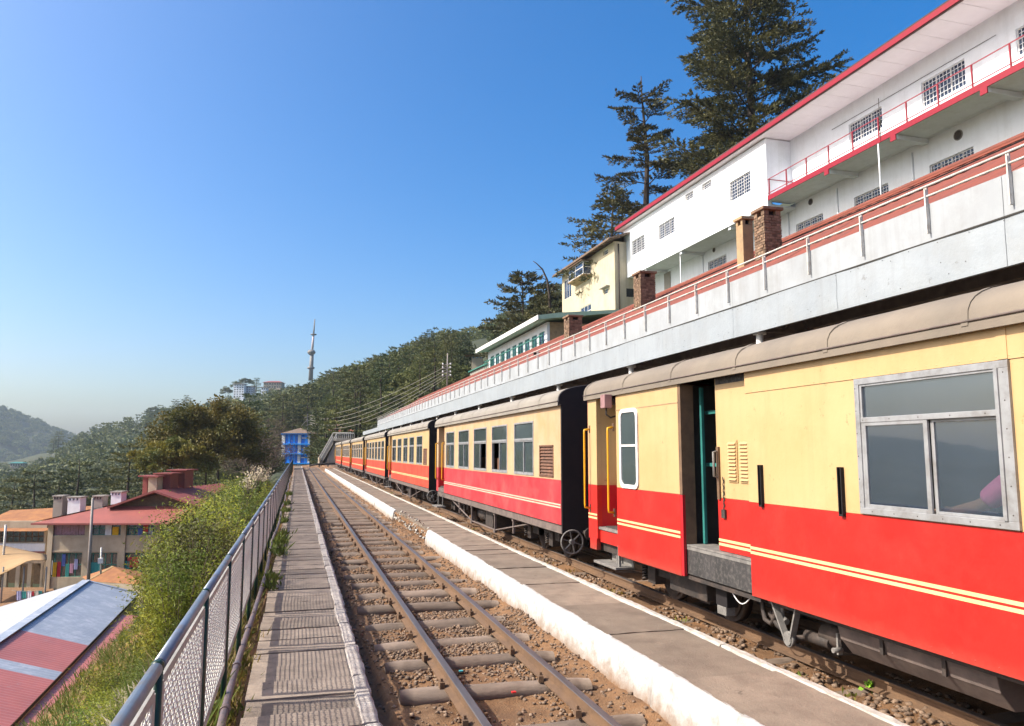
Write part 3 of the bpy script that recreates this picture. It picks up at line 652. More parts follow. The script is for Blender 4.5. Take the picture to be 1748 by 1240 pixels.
def handbrake(root, c, n, R=.17, mt='greyiron'):
    c = Vector(c); n = Vector(n).normalized(); u = Vector((0, 0, 1)); r = n.cross(u); mb = MB()
    ring = [c + (r * math.cos(t) + u * math.sin(t)) * R for t in [2 * math.pi * k / 24 for k in range(25)]]
    mb.tube(ring, .013, 6, 0, False)
    for k in range(6):
        t = 2 * math.pi * k / 6 + .3; mb.bar(c, c + (r * math.cos(t) + u * math.sin(t)) * R, .018, .012)
    mb.tube([c - n * .05, c + n * .03], .035, 10); return mb.build('brake_wheel', M[mt], root, loc=c)
def underframe(root, y0, y1, zs=.66):
    mb = MB().box(XS + .03, XS + .08, y0 + .02, y1 - .02, .53, zs - .004); mb.box(XE - .08, XE - .03, y0 + .02, y1 - .02, .53, zs - .004)
    mb.box(XS + .02, XS + .13, y0 + .02, y1 - .02, .525, .54).box(XS + .02, XS + .13, y0 + .02, y1 - .02, zs - .012, zs - .002)
    mb.build('solebar', M['solebar'], root)
    MB().box(XS + .09, XE - .09, y0 + .05, y1 - .05, .56, .72).build('floor_frame', M['under'], root)
    for f in (.27, .40, .60, .73):
        y = y0 + (y1 - y0) * f; q = MB().box(XS + .06, XS + .1, y - .025, y + .025, .14 if f in (.4, .6) else .24, .54).box(XS + .05, XS + .12, y - .05, y + .05, .47, .53)
        if f in (.4, .6): q.box(XS + .05, XS + .11, y - .06, y + .06, .12, .17)
        q.build('hanger', M['solebar'], root, loc=(XS, y, .5))
    ya, yb, yc, yd = [y0 + (y1 - y0) * f for f in (.18, .40, .60, .82)]
    MB().tube([(XS + .08, ya, .5), (XS + .08, yb, .17), (XS + .08, yc, .17), (XS + .08, yd, .5)], .016, 6).build('truss_rod', M['solebar'], root)
    MB().box(XS + .16, XS + .6, (y0+y1)/2 - .55, (y0+y1)/2 + .1, .16, .50).build('battery_box', M['under'], root, .01)
    MB().tube([(XS + .35, (y0+y1)/2 + .35, .34), (XS + .35, (y0+y1)/2 + 1.1, .34)], .14, 14).build('air_cylinder', M['under'], root)
    MB().tube([(XS + .2, y0 + .1, .48), (XS + .2, y0 + 2.5, .47), (XS + .22, y1 - .2, .48)], .02, 6).build('brake_pipe', M['under'], root)
def window(root, y0, y1, z0, z1, zt=1.97, fm='aluminium', gm='glass2', slide=.5, w=.032, opened=None):
    X = XS - .008; mb = MB()
    mb.box(X, X + .05, y0, y1, z0, z0 + w).box(X, X + .05, y0, y1, z1 - w, z1).box(X, X + .05, y0, y0 + w, z0 + w, z1 - w).box(X, X + .05, y1 - w, y1, z0 + w, z1 - w)
    mb.box(X - .004, X + .05, y0 + w, y1 - w, zt - .02, zt + .02)
    o = mb.build('window', M[fm], root, .003, loc=(XS, (y0+y1)/2, (z0+z1)/2)); ym = y0 + (y1 - y0) * slide
    s = MB(); s.box(X + .006, X + .03, ym - .018, ym + .018, z0 + w, zt - .02); s.box(X + .006, X + .03, y0 + w, y1 - w, z0 + w, z0 + w + .02).box(X + .006, X + .03, y0 + w, y1 - w, zt - .04, zt - .02)
    s.build('sash', M[fm], o, loc=(XS, ym, z0))
    for k, (a, b, c, d, xx) in enumerate(((y0 + w, y1 - w, zt + .02, z1 - w, .02), (ym, y1 - w, z0 + w, zt - .02, .016), (y0 + w, ym, z0 + w, zt - .02, .028))):
        if opened is not None and k == opened: continue
        MB().box(X + xx, X + xx + .004, a, b, c, d).build('pane', M[gm], o, loc=(XS, (a+b)/2, (c+d)/2))
    return o
def louvre(root, y0, y1, z0, z1, mt, n=9, bars=True):
    mb = MB(); X = XS - .006
    mb.box(X, X + .04, y0, y0 + .03, z0, z1).box(X, X + .04, y1 - .03, y1, z0, z1).box(X, X + .04, y0, y1, z1 - .025, z1).box(X, X + .04, y0, y1, z0, z0 + .025)
    o = mb.build('louvre', M[mt], root, loc=(XS, (y0+y1)/2, z0))
    for k in range(n):
        z = z0 + .03 + (z1 - z0 - .05) * (k + .5) / n; h = (z1 - z0) / n
        MB().add([(X + .002, y0 + .03, z - h * .45), (X + .002, y1 - .03, z - h * .45), (X + .035, y1 - .03, z + h * .45), (X + .035, y0 + .03, z + h * .45),
                  (X + .008, y0 + .03, z - h * .5), (X + .008, y1 - .03, z - h * .5), (X + .041, y1 - .03, z + h * .4), (X + .041, y0 + .03, z + h * .4)],
                 [(0,1,2,3),(7,6,5,4),(0,4,5,1),(3,2,6,7),(0,3,7,4),(1,5,6,2)]).build('slat', M[mt], o, loc=(XS, (y0+y1)/2, z))
    return o
def handrail(root, x, y, z0, z1, d=-.07):
    mb = MB().tube([(x, y, z1), (x + d, y, z1 - .012), (x + d, y, z1 - .05), (x + d, y, z0 + .05), (x + d, y, z0 + .012), (x, y, z0)], .014, 8)
    for z in (z0, z1): mb.box(x - .006, x + .004, y - .02, y + .02, z - .05, z + .05, 1)
    return mb.build('handrail', [M['yellow'], M['rail']], root, loc=(x, y, z0))
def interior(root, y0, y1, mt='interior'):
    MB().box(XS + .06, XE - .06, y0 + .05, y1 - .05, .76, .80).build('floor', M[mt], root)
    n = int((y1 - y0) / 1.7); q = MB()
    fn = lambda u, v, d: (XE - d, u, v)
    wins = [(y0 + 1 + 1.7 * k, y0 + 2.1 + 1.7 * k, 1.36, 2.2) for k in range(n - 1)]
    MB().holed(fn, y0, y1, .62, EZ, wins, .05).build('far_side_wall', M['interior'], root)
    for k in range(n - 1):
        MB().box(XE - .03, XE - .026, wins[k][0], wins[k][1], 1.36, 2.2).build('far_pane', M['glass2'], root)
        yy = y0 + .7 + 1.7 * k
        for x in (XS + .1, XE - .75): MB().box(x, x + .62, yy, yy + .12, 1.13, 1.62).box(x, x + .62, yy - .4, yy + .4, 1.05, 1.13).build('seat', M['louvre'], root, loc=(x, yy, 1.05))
def coach(y0, label, cm, rm, sm, wins, lou=None, roof='roofgrey2', near_vest=False, opened={}):
    L = 10.75; y1 = y0 + L; zb = .66
    c = empty('passenger_coach', (XC, y0 + L / 2, 0), label, 'railway coach', 'coaches of the red and cream train')
    fn = lambda u, v, d: (XS + d, u, v)
    v0, v1 = y1 - 1.15, y1 - .28                                  # vestibule recess at the far end
    holes = [(a, b, 1.35, 2.28) for a, b in wins]
    if lou: holes.append((lou[0], lou[1], 1.35, 1.86))
    MB().holed(fn, y0, v0, 1.32, EZ - .01, holes, .045).build('upper_panel', M[cm], c)
    lo = MB().box(XS, XS + .045, y0, v0, zb, 1.32).build('lower_panel', M[rm], c)
    for z in (.905, .945): MB().box(XS - .003, XS, y0 + .02, v0 - .01, z, z + .022).build('stripe', M[sm], lo, loc=(XS, y0, z))
    MB().box(XS - .004, XS, y0, v0, 1.312, 1.328).build('moulding', M[rm], lo)
    for a, b, z0, z1, mt in ((v1, y1, 1.32, EZ - .01, cm), (v1, y1, zb, 1.32, rm)): MB().box(XS, XS + .045, a, b, z0, z1).build('corner_panel', M[mt], c, loc=(XS, a, z0))
    for z0, z1, mt in ((1.32, EZ - .05, cm), (zb + .1, 1.32, 'red_dark')):
        MB().box(XS + .28, XS + .32, v0, v1, z0, z1).build('recessed_door' if z0 > 1 else 'door_base', M[mt], c, loc=(XS + .3, v0, z0))
        MB().box(XS + .045, XS + .28, v0 - .02, v0, z0, z1).box(XS + .045, XS + .28, v1, v1 + .02, z0, z1).build('recess_wall', M[mt], c, loc=(XS + .2, v0, z0))
    MB().box(XS + .274, XS + .28, v0 + .2, v1 - .2, 1.42, 2.1).build('door_pane', M['glass2'], c)
    MB().box(XS, XS + .28, v0, v1, zb, zb + .1).build('door_step', M['solebar'], c)
    handrail(c, XS, v0 - .05, 1.0, 2.0); handrail(c, XS, v1 + .06, 1.0, 2.0)
    MB().box(XS - .18, XS + .06, v0 + .05, v1 - .05, .26, .29).box(XS - .02, XS, v0 + .08, v0 + .12, .28, .6).box(XS - .02, XS, v1 - .12, v1 - .08, .28, .6).build('footstep', M['greyiron'], c)
    for k, (a, b) in enumerate(wins): window(c, a, b, 1.35, 2.28, opened=opened.get(k))
    if lou: louvre(c, lou[0], lou[1], 1.35, 1.86, 'louvre')
    make_roof(c, y0, y1, M[roof]); make_end(c, y0 - .052, 1); make_end(c, y1 + .012, 1)
    underframe(c, y0, y1, zb); make_bogie(c, y0 + 1.9); make_bogie(c, y1 - 1.9)
    interior(c, y0, y1); handbrake(c, (XS + .10, y0 - .20, .43), (0, -1, 0))
    return c
W5 = [(1.39, 2.59), (3.08, 4.28), (4.74, 5.96), (6.48, 7.67), (8.21, 9.31)]
c2 = coach(11.02, 'faded pinkish red and cream coach with brown louvre, directly behind the nearest open doored coach', 'cream_old', 'red_old', 'stripe_old', [(a + 11.02, b + 11.02) for a, b in W5], (11.36, 12.08), opened={2: 2, 1: 1})
c3 = coach(23.15, 'orange red and cream coach, third of the train counted from the camera', 'cream', 'red_orange', 'stripe', [(a + 23.15, b + 23.15) for a, b in [(1.3,2.52),(3.12,4.23),(4.72,5.86),(6.42,7.6),(8.1,9.32)]], (23.52, 24.2), opened={4: 1})
W6 = [(.45 + 1.58 * k, 1.62 + 1.58 * k) for k in range(6)]
c4 = coach(35.3, 'orange red coach with six close set windows, fourth of the train', 'cream', 'red_orange', 'stripe', [(a + 35.3, b + 35.3) for a, b in W6])
for y0, lb in ((47.6, 'far small coach, fifth of the train, past the six window coach'), (59.9, 'far coach, sixth of the train, where the canopy thins out'), (72.2, 'last coach in sight, foremost at the foot of the stairway')):
    k = copy_tree(c4, Vector((XC, y0 + 5.375, 0))); k['label'] = lb
# ---- the nearest coach: brake and luggage coach with an open sliding door
Y0, Y1, zb = -1.1, 9.83, .51
b1 = empty('brake_coach', (XC, (Y0 + Y1) / 2, 0), 'nearest red and cream luggage coach with open sliding door and big aluminium window', 'railway coach', 'coaches of the red and cream train')
fn = lambda u, v, d: (XS + d, u, v)
D0, D1 = 6.0, 7.20            # doorway
W0, W1, WZ0, WZ1 = 3.37, 4.56, 1.335, 2.26
RB = (.0)
def rivets(parent, pts, mt, r=.006):
    V, Fc, b = [], [], 0
    for (x, y, z) in pts:
        ring = [(x, y + r * math.cos(t), z + r * math.sin(t)) for t in [2 * math.pi * k / 6 for k in range(6)]]
        V += ring + [(x - r * .6, y, z)]; Fc += [(b + k, b + (k + 1) % 6, b + 6) for k in range(6)]; b += 7
    tag(link('rivets', np_mesh('rivets', V, Fc, [M[mt]], None, True), parent, -WL[parent]), kind='stuff')
# main wall, near section (camera side of the door)
up = MB().holed(fn, Y0, D0, 1.315, 2.27, [(W0, W1, WZ0, WZ1)], .05).build('upper_panel', M['cream'], b1)
MB().box(XS - .006, XS + .05, Y0, D0, 2.272, EZ - .012).build('cornice_panel', M['cream'], b1)
MB().box(XS - .010, XS - .004, 3.355, 3.42, 2.275, EZ - .014).build('cover_strip', M['cream'], b1)
lo1 = MB().box(XS - .002, XS + .05, Y0, D0, zb, 1.312).build('lower_panel', M['red'], b1)
rivets(up, [(XS - .006, y, 2.293) for y in np.arange(.2, 6.0, .085)] + [(XS, y, 1.335) for y in np.arange(.2, 6.0, .14) if not W0 - .05 < y < W1 + .05] + [(XS, D0 - .03, z) for z in np.arange(1.35, 2.45, .12)], 'cream')
rivets(lo1, [(XS - .002, y, zb + .03) for y in np.arange(.2, 6.0, .16)] + [(XS - .002, D0 - .03, z) for z in np.arange(.55, 1.3, .12)], 'red')
for z in (.868, .908): MB().box(XS - .005, XS - .002, Y0, D0 - .002, z, z + .024).build('stripe', M['stripe'], lo1, loc=(XS, Y0, z))
# rainwater joint lines of the lower panel
MB().box(XS - .004, XS - .002, 3.335, 3.339, zb + .01, 1.31).build('panel_joint', M['red_dark'], lo1)
# section between the door and the vestibule (stands slightly proud: a slid back door leaf covers it)
E0, E1 = 7.22, 8.84
MB().box(XS - .03, XS + .03, E0, E1, 1.315, EZ - .03).build('slid_door_leaf', M['cream'], b1, .004)
lo2 = MB().box(XS - .031, XS + .03, E0, E1, .49, 1.312).build('slid_door_base', M['red'], b1, .004)
for z in (.87, .915): MB().box(XS - .034, XS - .031, E0 + .002, E1 - .002, z, z + .024).build('stripe', M['stripe'], lo2, loc=(XS, E0, z))
MB().box(XS - .034, XS - .03, E0, E1, 2.262, 2.272).build('panel_joint', M['tanplaster'], b1)
MB().box(XS - .03, XS - .0, D1 - .04, E0 - .003, 1.315, EZ - .03).box(XS, XS + .12, D1 - .04, D1 - .01, .8, 2.45).build('door_frame', M['wood'], b1)
MB().box(XS - .03, XS - .0, D1 - .04, E0 - .003, .5, 1.312).build('door_frame_base', M['red_dark'], b1)
# oval window
def rounded(y0, y1, z0, z1, r, n=6):
    out = []
    for cy, cz, a0 in ((y1 - r, z1 - r, 0), (y0 + r, z1 - r, 90), (y0 + r, z0 + r, 180), (y1 - r, z0 + r, 270)):
        for k in range(n + 1): a = math.radians(a0 + 90 * k / n); out.append((cy + r * math.cos(a), cz + r * math.sin(a)))
    return out
def round_window(parent, X, y0, y1, z0, z1, r=.09, w=.045):
    A, B = rounded(y0, y1, z0, z1, r), rounded(y0 + w, y1 - w, z0 + w, z1 - w, r - w * .6); n = len(A); mb = MB()
    for i in range(n):
        j = (i + 1) % n
        mb.add([(X - .018, *A[i]), (X - .018, *A[j]), (X - .018, *B[j]), (X - .018, *B[i])], [(0,1,2,3)]); mb.add([(X - .018, *A[i]), (X - .018, *A[j]), (X, *A[j]), (X, *A[i])], [(0,1,2,3)])
        mb.add([(X - .018, *B[i]), (X - .018, *B[j]), (X - .004, *B[j]), (X - .004, *B[i])], [(0,1,2,3)])
    o = mb.build('round_window', M['whiteframe'], parent, loc=(X, (y0+y1)/2, (z0+z1)/2))
    MB().prism(B, lambda p, t: (t, p[0], p[1]), X - .006, X - .002).build('pane', M['glass2'], o)
    MB().box(X - .016, X - .006, y0 + w, y1 - w, (z0+z1)/2 + .02, (z0+z1)/2 + .045).build('bar', M['whiteframe'], o)
    return o
round_window(b1, XS - .03, 8.19, 8.71, 1.32, 2.27)
# vestibule
VA, VB = 8.86, 9.52
for z0, z1, mt in ((1.315, EZ - .03, 'cream'), (.78, 1.312, 'red_dark')):
    MB().box(XS + .30, XS + .34, VA, VB, z0, z1).build('vestibule_door', M[mt], b1, loc=(XS + .3, VA, z0))
    MB().box(XS + .0, XS + .30, VA - .03, VA - .003, z0, z1).box(XS + .045, XS + .30, VB + .003, VB + .03, z0, z1).build('recess_wall', M[mt], b1, loc=(XS + .2, VA, z0))
round_window(b1, XS + .30, 8.98, 9.44, 1.36, 2.24)
for z in (.87, .915): MB().box(XS + .296, XS + .30, VA, VB, z, z + .024).build('stripe', M['stripe'], b1, loc=(XS + .3, VA, z))
MB().box(XS, XS + .34, VA, VB, .745, .775).build('door_step', M['greyiron'], b1)
MB().box(XS + .02, XS + .05, VA, VB, .58, .742).build('step_riser', M['red'], b1)
MB().box(XS + .18, XS + .2, VA, VB, .30, .58).build('step_back', M['greyiron'], b1)
MB().box(XS - .02, XS + .05, VB, Y1, 1.315, EZ - .03).build('corner_post', M['cream'], b1, .004)
MB().box(XS - .021, XS + .05, VB, Y1, .62, 1.312).box(XS - .02, XS + .04, VB + .04, Y1 - .04, .47, .62).build('corner_post_base', M['red'], b1, .004)
for z in (.87, .915): MB().box(XS - .024, XS - .021, VB, Y1, z, z + .024).build('stripe', M['stripe'], b1, loc=(XS, VB, z))
handrail(b1, XS - .03, VA + .06, 1.0, 2.06, -.08); handrail(b1, XS - .02, VB + .24, 1.0, 2.06, -.08)
MB().box(XS - .06, XS + .16, VA - .02, VB + .05, .315, .345).box(XS + .10, XS + .14, VA + .3, VA + .34, .34, .75).box(XS + .0, XS + .03, VA + .02, VA + .06, .34, .6).build('footstep', M['greyiron'], b1, .003)
# number lamp box at the vestibule
lb = MB().box(XS - .17, XS - .07, 8.86, 9.0, 2.30, 2.47).build('lamp_box', material('mauve_box_paint', (.30,.17,.17), (.22,.12,.12), 9), b1, .006)
MB().tube([(XS - .07, 8.93, 2.39), (XS - .0, 8.93, 2.39)], .05, 12).tube([(XS - .12, 8.93, 2.30), (XS - .12, 8.93, 2.22), (XS - .06, 8.93, 2.18), (XS - .0, 8.93, 2.2)], .012, 6).build('lamp_bracket', M['under'], lb)
# doorway: recessed door leaf with louvres, threshold box, dark inside with teal bars
dl = MB().box(XS + .06, XS + .10, D0 + .002, 6.62, 1.315, EZ - .03).build('sliding_door', M['cream'], b1, .003)
dl2 = MB().box(XS + .058, XS + .10, D0 + .002, 6.62, .82, 1.312).build('sliding_door_base', M['red'], b1, .003)
for z in (.868, .908): MB().box(XS + .055, XS + .058, D0 + .002, 6.62, z, z + .024).build('stripe', M['stripe'], dl2, loc=(XS, D0, z))
for a, b in ((6.05, 6.21), (6.25, 6.41)):
    MB().box(XS + .050, XS + .058, a, b, 1.47, 1.86).build('louvre_plate', M['cream'], dl, loc=(XS, a, 1.47))
    for k in range(11):
        z = 1.49 + k * .033; MB().add([(XS + .034, a + .015, z), (XS + .034, b - .015, z), (XS + .050, b - .015, z + .024), (XS + .050, a + .015, z + .024), (XS + .050, a + .015, z - .001), (XS + .050, b - .015, z - .001)], [(0,1,2,3),(0,4,5,1),(0,3,4),(1,5,2)]).build('slat', M['cream'], dl, loc=(XS, a, z))
MB().box(XS + .055, XS + .10, D0 + .01, 6.6, 2.40, 2.47).build('top_track', M['boxblack'], b1)
hb = MB().tube([(XS + .055, 6.58, 1.76), (XS + .0, 6.58, 1.75), (XS - .0, 6.58, 1.52), (XS + .055, 6.58, 1.51)], .012, 8).build('door_handle', M['greyiron'], dl)
ch = MB()
for k in range(11):
    z = 1.50 - k * .028; ch.tube([(XS + .045 + (.008 if k % 2 else 0), 6.50 + .008 * math.cos(t) * (1 if k % 2 else .3), z + .016 * math.sin(t)) for t in [2 * math.pi * q / 8 for q in range(9)]], .004, 5, 0, False)
ch.box(XS + .035, XS + .055, 6.47, 6.53, 1.13, 1.21).build('chain_and_padlock', M['under'], dl)
MB().box(XS + .04, XS + .058, 6.56, 6.6, 1.3, 1.8).build('latch_plate', M['rail'], dl)
MB().box(XS + .012, XS + .30, D0 + .004, D1 - .03, .52, .80).build('threshold_box', M['boxblack'], b1, .006)
MB().box(XS + .006, XS + .02, D0 + .004, D1 - .03, .765, .795).box(XS + .006, XS + .3, D0 + .004, D1 - .03, .80, .815).build('threshold_plate', M['greyiron'], b1)
tb = MB()
for z in (1.62, 2.16): tb.bar((XS + .28, D0 + .1, z), (XS + .28, D1 - .02, z), .03, .035)
tb.bar((XS + .2, D1 - .07, .82), (XS + .2, D1 - .07, 2.42), .03, .04); tb.build('inner_bars', M['teal'], b1)
MB().box(XS + .1, XE - .05, D1 + .05, D1 + .09, .8, 2.45).box(XS + .1, XE - .05, Y0 + 4.6, Y0 + 4.64, .8, 2.45).build('partition', M['interior'], b1)
# big aluminium window
def bar_r(x0, x1, y0, y1, z0, z1): return (x0, x1, y0, y1, z0, z1)
X = XS; w = .055; wf = MB()
wf.box(X-.02, X+.03, W0-.02, W1+.03, WZ0-.015, WZ0+.03).box(X-.02, X+.03, W0-.02, W1+.03, WZ1-.035, WZ1+.008).box(X-.02, X+.03, W0-.02, W0+.045, WZ0+.03, WZ1-.035).box(X-.02, X+.03, W1-.015, W1+.03, WZ0+.03, WZ1-.035)
wf.box(X-.016, X+.03, W0+.045, W1-.015, 1.955, 1.992)
wo = wf.build('window', M['aluminium'], b1, .003)
wi = MB().box(X-.028, X+.03, W0+.045, W0+.07, WZ0+.03, WZ1-.035).box(X-.012, X+.03, W1-.035, W1-.015, WZ0+.03, WZ1-.035).box(X-.012, X+.02, W0+.07, W1-.035, WZ1-.05, WZ1-.035)
wi.build('inner_frame', M['aluminium'], wo, .002)
YM = 3.955
sl = MB().box(X-.012, X+.006, YM-.0, YM+.034, WZ0+.03, 1.955).box(X-.012, X+.006, W1-.058, W1-.035, WZ0+.03, 1.955).box(X-.012, X+.006, YM+.034, W1-.058, WZ0+.03, WZ0+.055).box(X-.012, X+.006, YM+.034, W1-.058, 1.932, 1.955)
sl.build('sash', M['aluminium'], wo, .002)
sl2 = MB().box(X+.010, X+.026, YM-.03, YM-.004, WZ0+.03, 1.955).box(X+.010, X+.026, W0+.07, YM-.03, WZ0+.03, WZ0+.048).box(X+.010, X+.026, W0+.07, YM-.03, 1.937, 1.955)
sl2.build('sash', M['aluminium'], wo, .002)
for a, b, c, d, xx in ((W0+.07, W1-.035, 1.992, WZ1-.05, .004), (YM+.034, W1-.058, WZ0+.055, 1.932, -.003), (W0+.07, YM-.03, WZ0+.048, 1.937, .018)):
    MB().box(X+xx, X+xx+.004, a, b, c, d).build('pane', M['glass'], wo, loc=(X, (a+b)/2, (c+d)/2))
rivets(wo, [(X-.02, W0+.012, z) for z in np.arange(1.4, 2.25, .16)] + [(X-.02, W1+.018, z) for z in np.arange(1.4, 2.25, .16)] + [(X-.02, y, WZ0+.006) for y in np.arange(W0+.1, W1, .2)] + [(X-.016, y, 1.973) for y in np.arange(W0+.15, W1, .25)], 'under', .005)
MB().box(X-.011, X-.006, W0-.02, W1+.03, WZ1+.008, WZ1+.012).build('window_seal', M['seam'], wo)
# channels for the destination board
for y in (5.79, 4.78): MB().box(XS-.03, XS-.002, y-.022, y-.014, 1.30, 1.64).box(XS-.03, XS-.002, y+.014, y+.022, 1.30, 1.64).box(XS-.006, XS-.001, y-.014, y+.014, 1.30, 1.64).box(XS-.03, XS-.002, y-.022, y+.022, 1.285, 1.30).build('board_channel', M['black'], b1, loc=(XS, y, 1.3))
make_roof(b1, Y0, Y1, M['roofgrey']); make_end(b1, Y0 - .052, 1, M['black'], .6); make_end(b1, Y1 + .012, 1, M['red_dark'], .6)
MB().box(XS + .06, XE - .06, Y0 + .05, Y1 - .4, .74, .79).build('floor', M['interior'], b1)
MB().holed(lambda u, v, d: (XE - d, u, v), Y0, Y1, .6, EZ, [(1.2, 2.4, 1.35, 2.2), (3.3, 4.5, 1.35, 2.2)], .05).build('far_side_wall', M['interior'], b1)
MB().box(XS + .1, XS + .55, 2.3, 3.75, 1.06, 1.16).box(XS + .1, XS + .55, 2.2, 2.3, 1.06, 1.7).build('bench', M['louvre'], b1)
# running gear below the nearest coach
MB().box(XS + .08, XS + .13, Y0, Y1 - .1, .46, .60).box(XS + .015, XS + .08, D0 - .1, Y1 - 1.0, .47, .505).build('solebar', M['under'], b1)
MB().box(XS + .14, XE - .14, Y0, Y1 - .1, .52, .7).build('floor_frame', M['under'], b1)
make_bogie(b1, 7.9); make_bogie(b1, .9)
MB().prism([(3.98, .50), (4.02, .34), (4.03, .33), (4.12, .225), (4.32, .225), (4.36, .30), (4.36, .50)], lambda p, t: (p[0], t, p[1]), 3.72, 5.10).build('water_tank', M['solebar'], b1, .006)
for y in (4.62, 4.08): MB().box(3.985, 4.0, y, y + .03, .34, .5).build('tank_strap', M['under'], b1, loc=(3.99, y, .4))
vh = MB().bar((XS + .10, 5.86, .52), (XS + .10, 5.67, .21), .016, .055, up=(1,0,0)).bar((XS + .10, 5.50, .52), (XS + .10, 5.61, .21), .016, .055, up=(1,0,0))
vh.tube([(XS + .085, 5.64, .22), (XS + .12, 5.64, .22)], .062, 20).tube([(XS + .075, 5.64, .22), (XS + .085, 5.64, .22)], .05, 16).build('brake_hanger', M['greyiron'], b1)
MB().tube([(XS + .12, 5.64, .22), (4.9, 5.64, .22)], .025, 10).tube([(XS + .25, 5.3, .25), (XS + .25, 5.6, .25)], .05, 12).build('brake_shaft', M['under'], b1)
MB().tube([(XS + .14, 6.06, .47), (XS + .14, 6.06, .38), (XS + .13, 6.02, .30), (XS + .15, 5.96, .27), (XS + .15, 5.90, .34), (XS + .15, 5.90, .45)], .022, 8).build('brake_hose', M['under'], b1)
MB().tube([(XS + .16, 5.98, .36), (XS + .16, 5.88, .28), (XS + .16, 5.76, .24), (XS + .16, 5.66, .25)], .026, 8).build('brake_hose', M['under'], b1)
MB().tube([(XS + .15, 5.80, .48), (XS + .15, 5.79, .34)], .018, 8).tube([(XS + .15, 5.83, .36), (XS + .15, 5.74, .33)], .03, 8).build('valve', M['greyiron'], b1)
MB().tube([(XS + .05, 6.40 - .28 * t, .46 - .07 * math.sin(math.pi * t)) for t in [k / 8 for k in range(9)]], .006, 5).build('cable_loop', M['whiteframe'], b1)
MB().box(XS + .12, XS + .24, 6.62, 6.82, .28, .46).box(XS + .12, XS + .22, 6.64, 6.80, .20, .28, 1).build('electric_box', [M['black'], M['greyiron']], b1, .004)
MB().box(XS + .18, XS + .45, 7.1, 7.9, .24, .44).build('equipment_box', M['under'], b1, .01)
MB().tube([(XS + .3, 5.15, .3), (XS + .3, 5.42, .3)], .09, 14).build('air_cylinder', M['under'], b1)
MB().box(XS + .2, XS + .24, 5.17, 5.19, .2, .36).tube([(XS + .2, 5.13, .25), (XS + .12, 5.13, .25)], .02, 8).build('clamp', M['greyiron'], b1)
# ---- the passenger behind the big window
def skin_obj(name, verts, edges, radii, mt, parent=None, sub=2, loc=(0,0,0)):
    me = bpy.data.meshes.new(name); me.from_pydata([tuple(Vector(v) - Vector(loc)) for v in verts], edges, [])
    o = link(name, me, parent, Vector(loc) - (WL[parent] if parent is not None else Vector((0,0,0))))
    me.materials.append(mt); sk = o.modifiers.new('skin', 'SKIN'); lay = me.skin_vertices[0].data
    for i, r in enumerate(radii): lay[i].radius = r if isinstance(r, tuple) else (r, r)
    lay[0].use_root = True; sb = o.modifiers.new('sub', 'SUBSURF'); sb.levels = sb.render_levels = sub
    for m_ in (sk,): m_.use_smooth_shade = True
    return o
px, py, pz = XS + .34, 3.56, 1.16      # seated on the bench, back towards the camera, arm on the sill
person = empty('person', (px, py, pz), 'passenger in a pink top seated inside behind the big train window, elbow at the sill', 'person')
skin_obj('body', [(px,py,pz+.09),(px,py,pz+.24),(px,py+.01,pz+.38),(px,py+.01,pz+.46),(px,py,pz+.56),(px-.01,py,pz+.66),
    (px-.13,py+.04,pz+.40),(px-.20,py+.16,pz+.27),(px-.22,py+.36,pz+.22),(px-.22,py+.43,pz+.22), (px+.15,py+.02,pz+.40),(px+.19,py+.04,pz+.18),(px+.12,py+.25,pz+.12),(px+.08,py+.33,pz+.11),
    (px-.10,py+.10,pz+.07),(px-.11,py+.45,pz+.05),(px-.11,py+.50,pz-.30),(px+.10,py+.10,pz+.07),(px+.11,py+.45,pz+.05),(px+.11,py+.50,pz-.30)],
    [(0,1),(1,2),(2,3),(3,4),(4,5),(2,6),(6,7),(7,8),(8,9),(2,10),(10,11),(11,12),(12,13),(0,14),(14,15),(15,16),(0,17),(17,18),(18,19)],
    [(.13,.10),(.13,.10),(.14,.10),.05,.075,.085,.055,.045,.032,.025,.055,.045,.032,.025,.08,.06,.04,.08,.06,.04], M['skin'], person, loc=(px, py, pz))
skin_obj('top', [(px,py,pz+.05),(px,py,pz+.22),(px,py+.01,pz+.38),(px,py+.01,pz+.43),(px-.14,py+.04,pz+.40),(px-.205,py+.15,pz+.28),(px+.15,py+.02,pz+.40),(px+.19,py+.04,pz+.26)],
    [(0,1),(1,2),(2,3),(2,4),(4,5),(2,6),(6,7)], [(.16,.13),(.155,.125),(.16,.12),.07,.078,.07,.078,.07], M['pink'], person, loc=(px, py, pz))
skin_obj('hair', [(px+.005,py-.02,pz+.58),(px,py-.025,pz+.68),(px,py-.05,pz+.48)], [(0,1),(0,2)], [.085,.09,.05], M['hair'], person, loc=(px, py, pz))
fh = MB()
for k in range(4): fh.tube([(px-.245+.018*k,py+.44,pz+.225),(px-.247+.018*k,py+.49,pz+.22),(px-.247+.018*k,py+.52-.01*abs(k-1),pz+.20)], [.010,.009,.007], 6)
fh.tube([(px-.20,py+.42,pz+.235),(px-.18,py+.455,pz+.235),(px-.175,py+.48,pz+.225)], [.011,.010,.008], 6); fh.build('fingers', M['skin'], person)
fc = MB().tube([(px,py+.085,pz+.62),(px,py+.11,pz+.585),(px,py+.08,pz+.58)], [.008,.014,.012], 8)
for sx in (-1, 1): fc.tube([(px+sx*.085,py,pz+.60),(px+sx*.095,py-.01,pz+.63)], [.012,.014], 6)
fc.build('face_features', M['skin'], person)
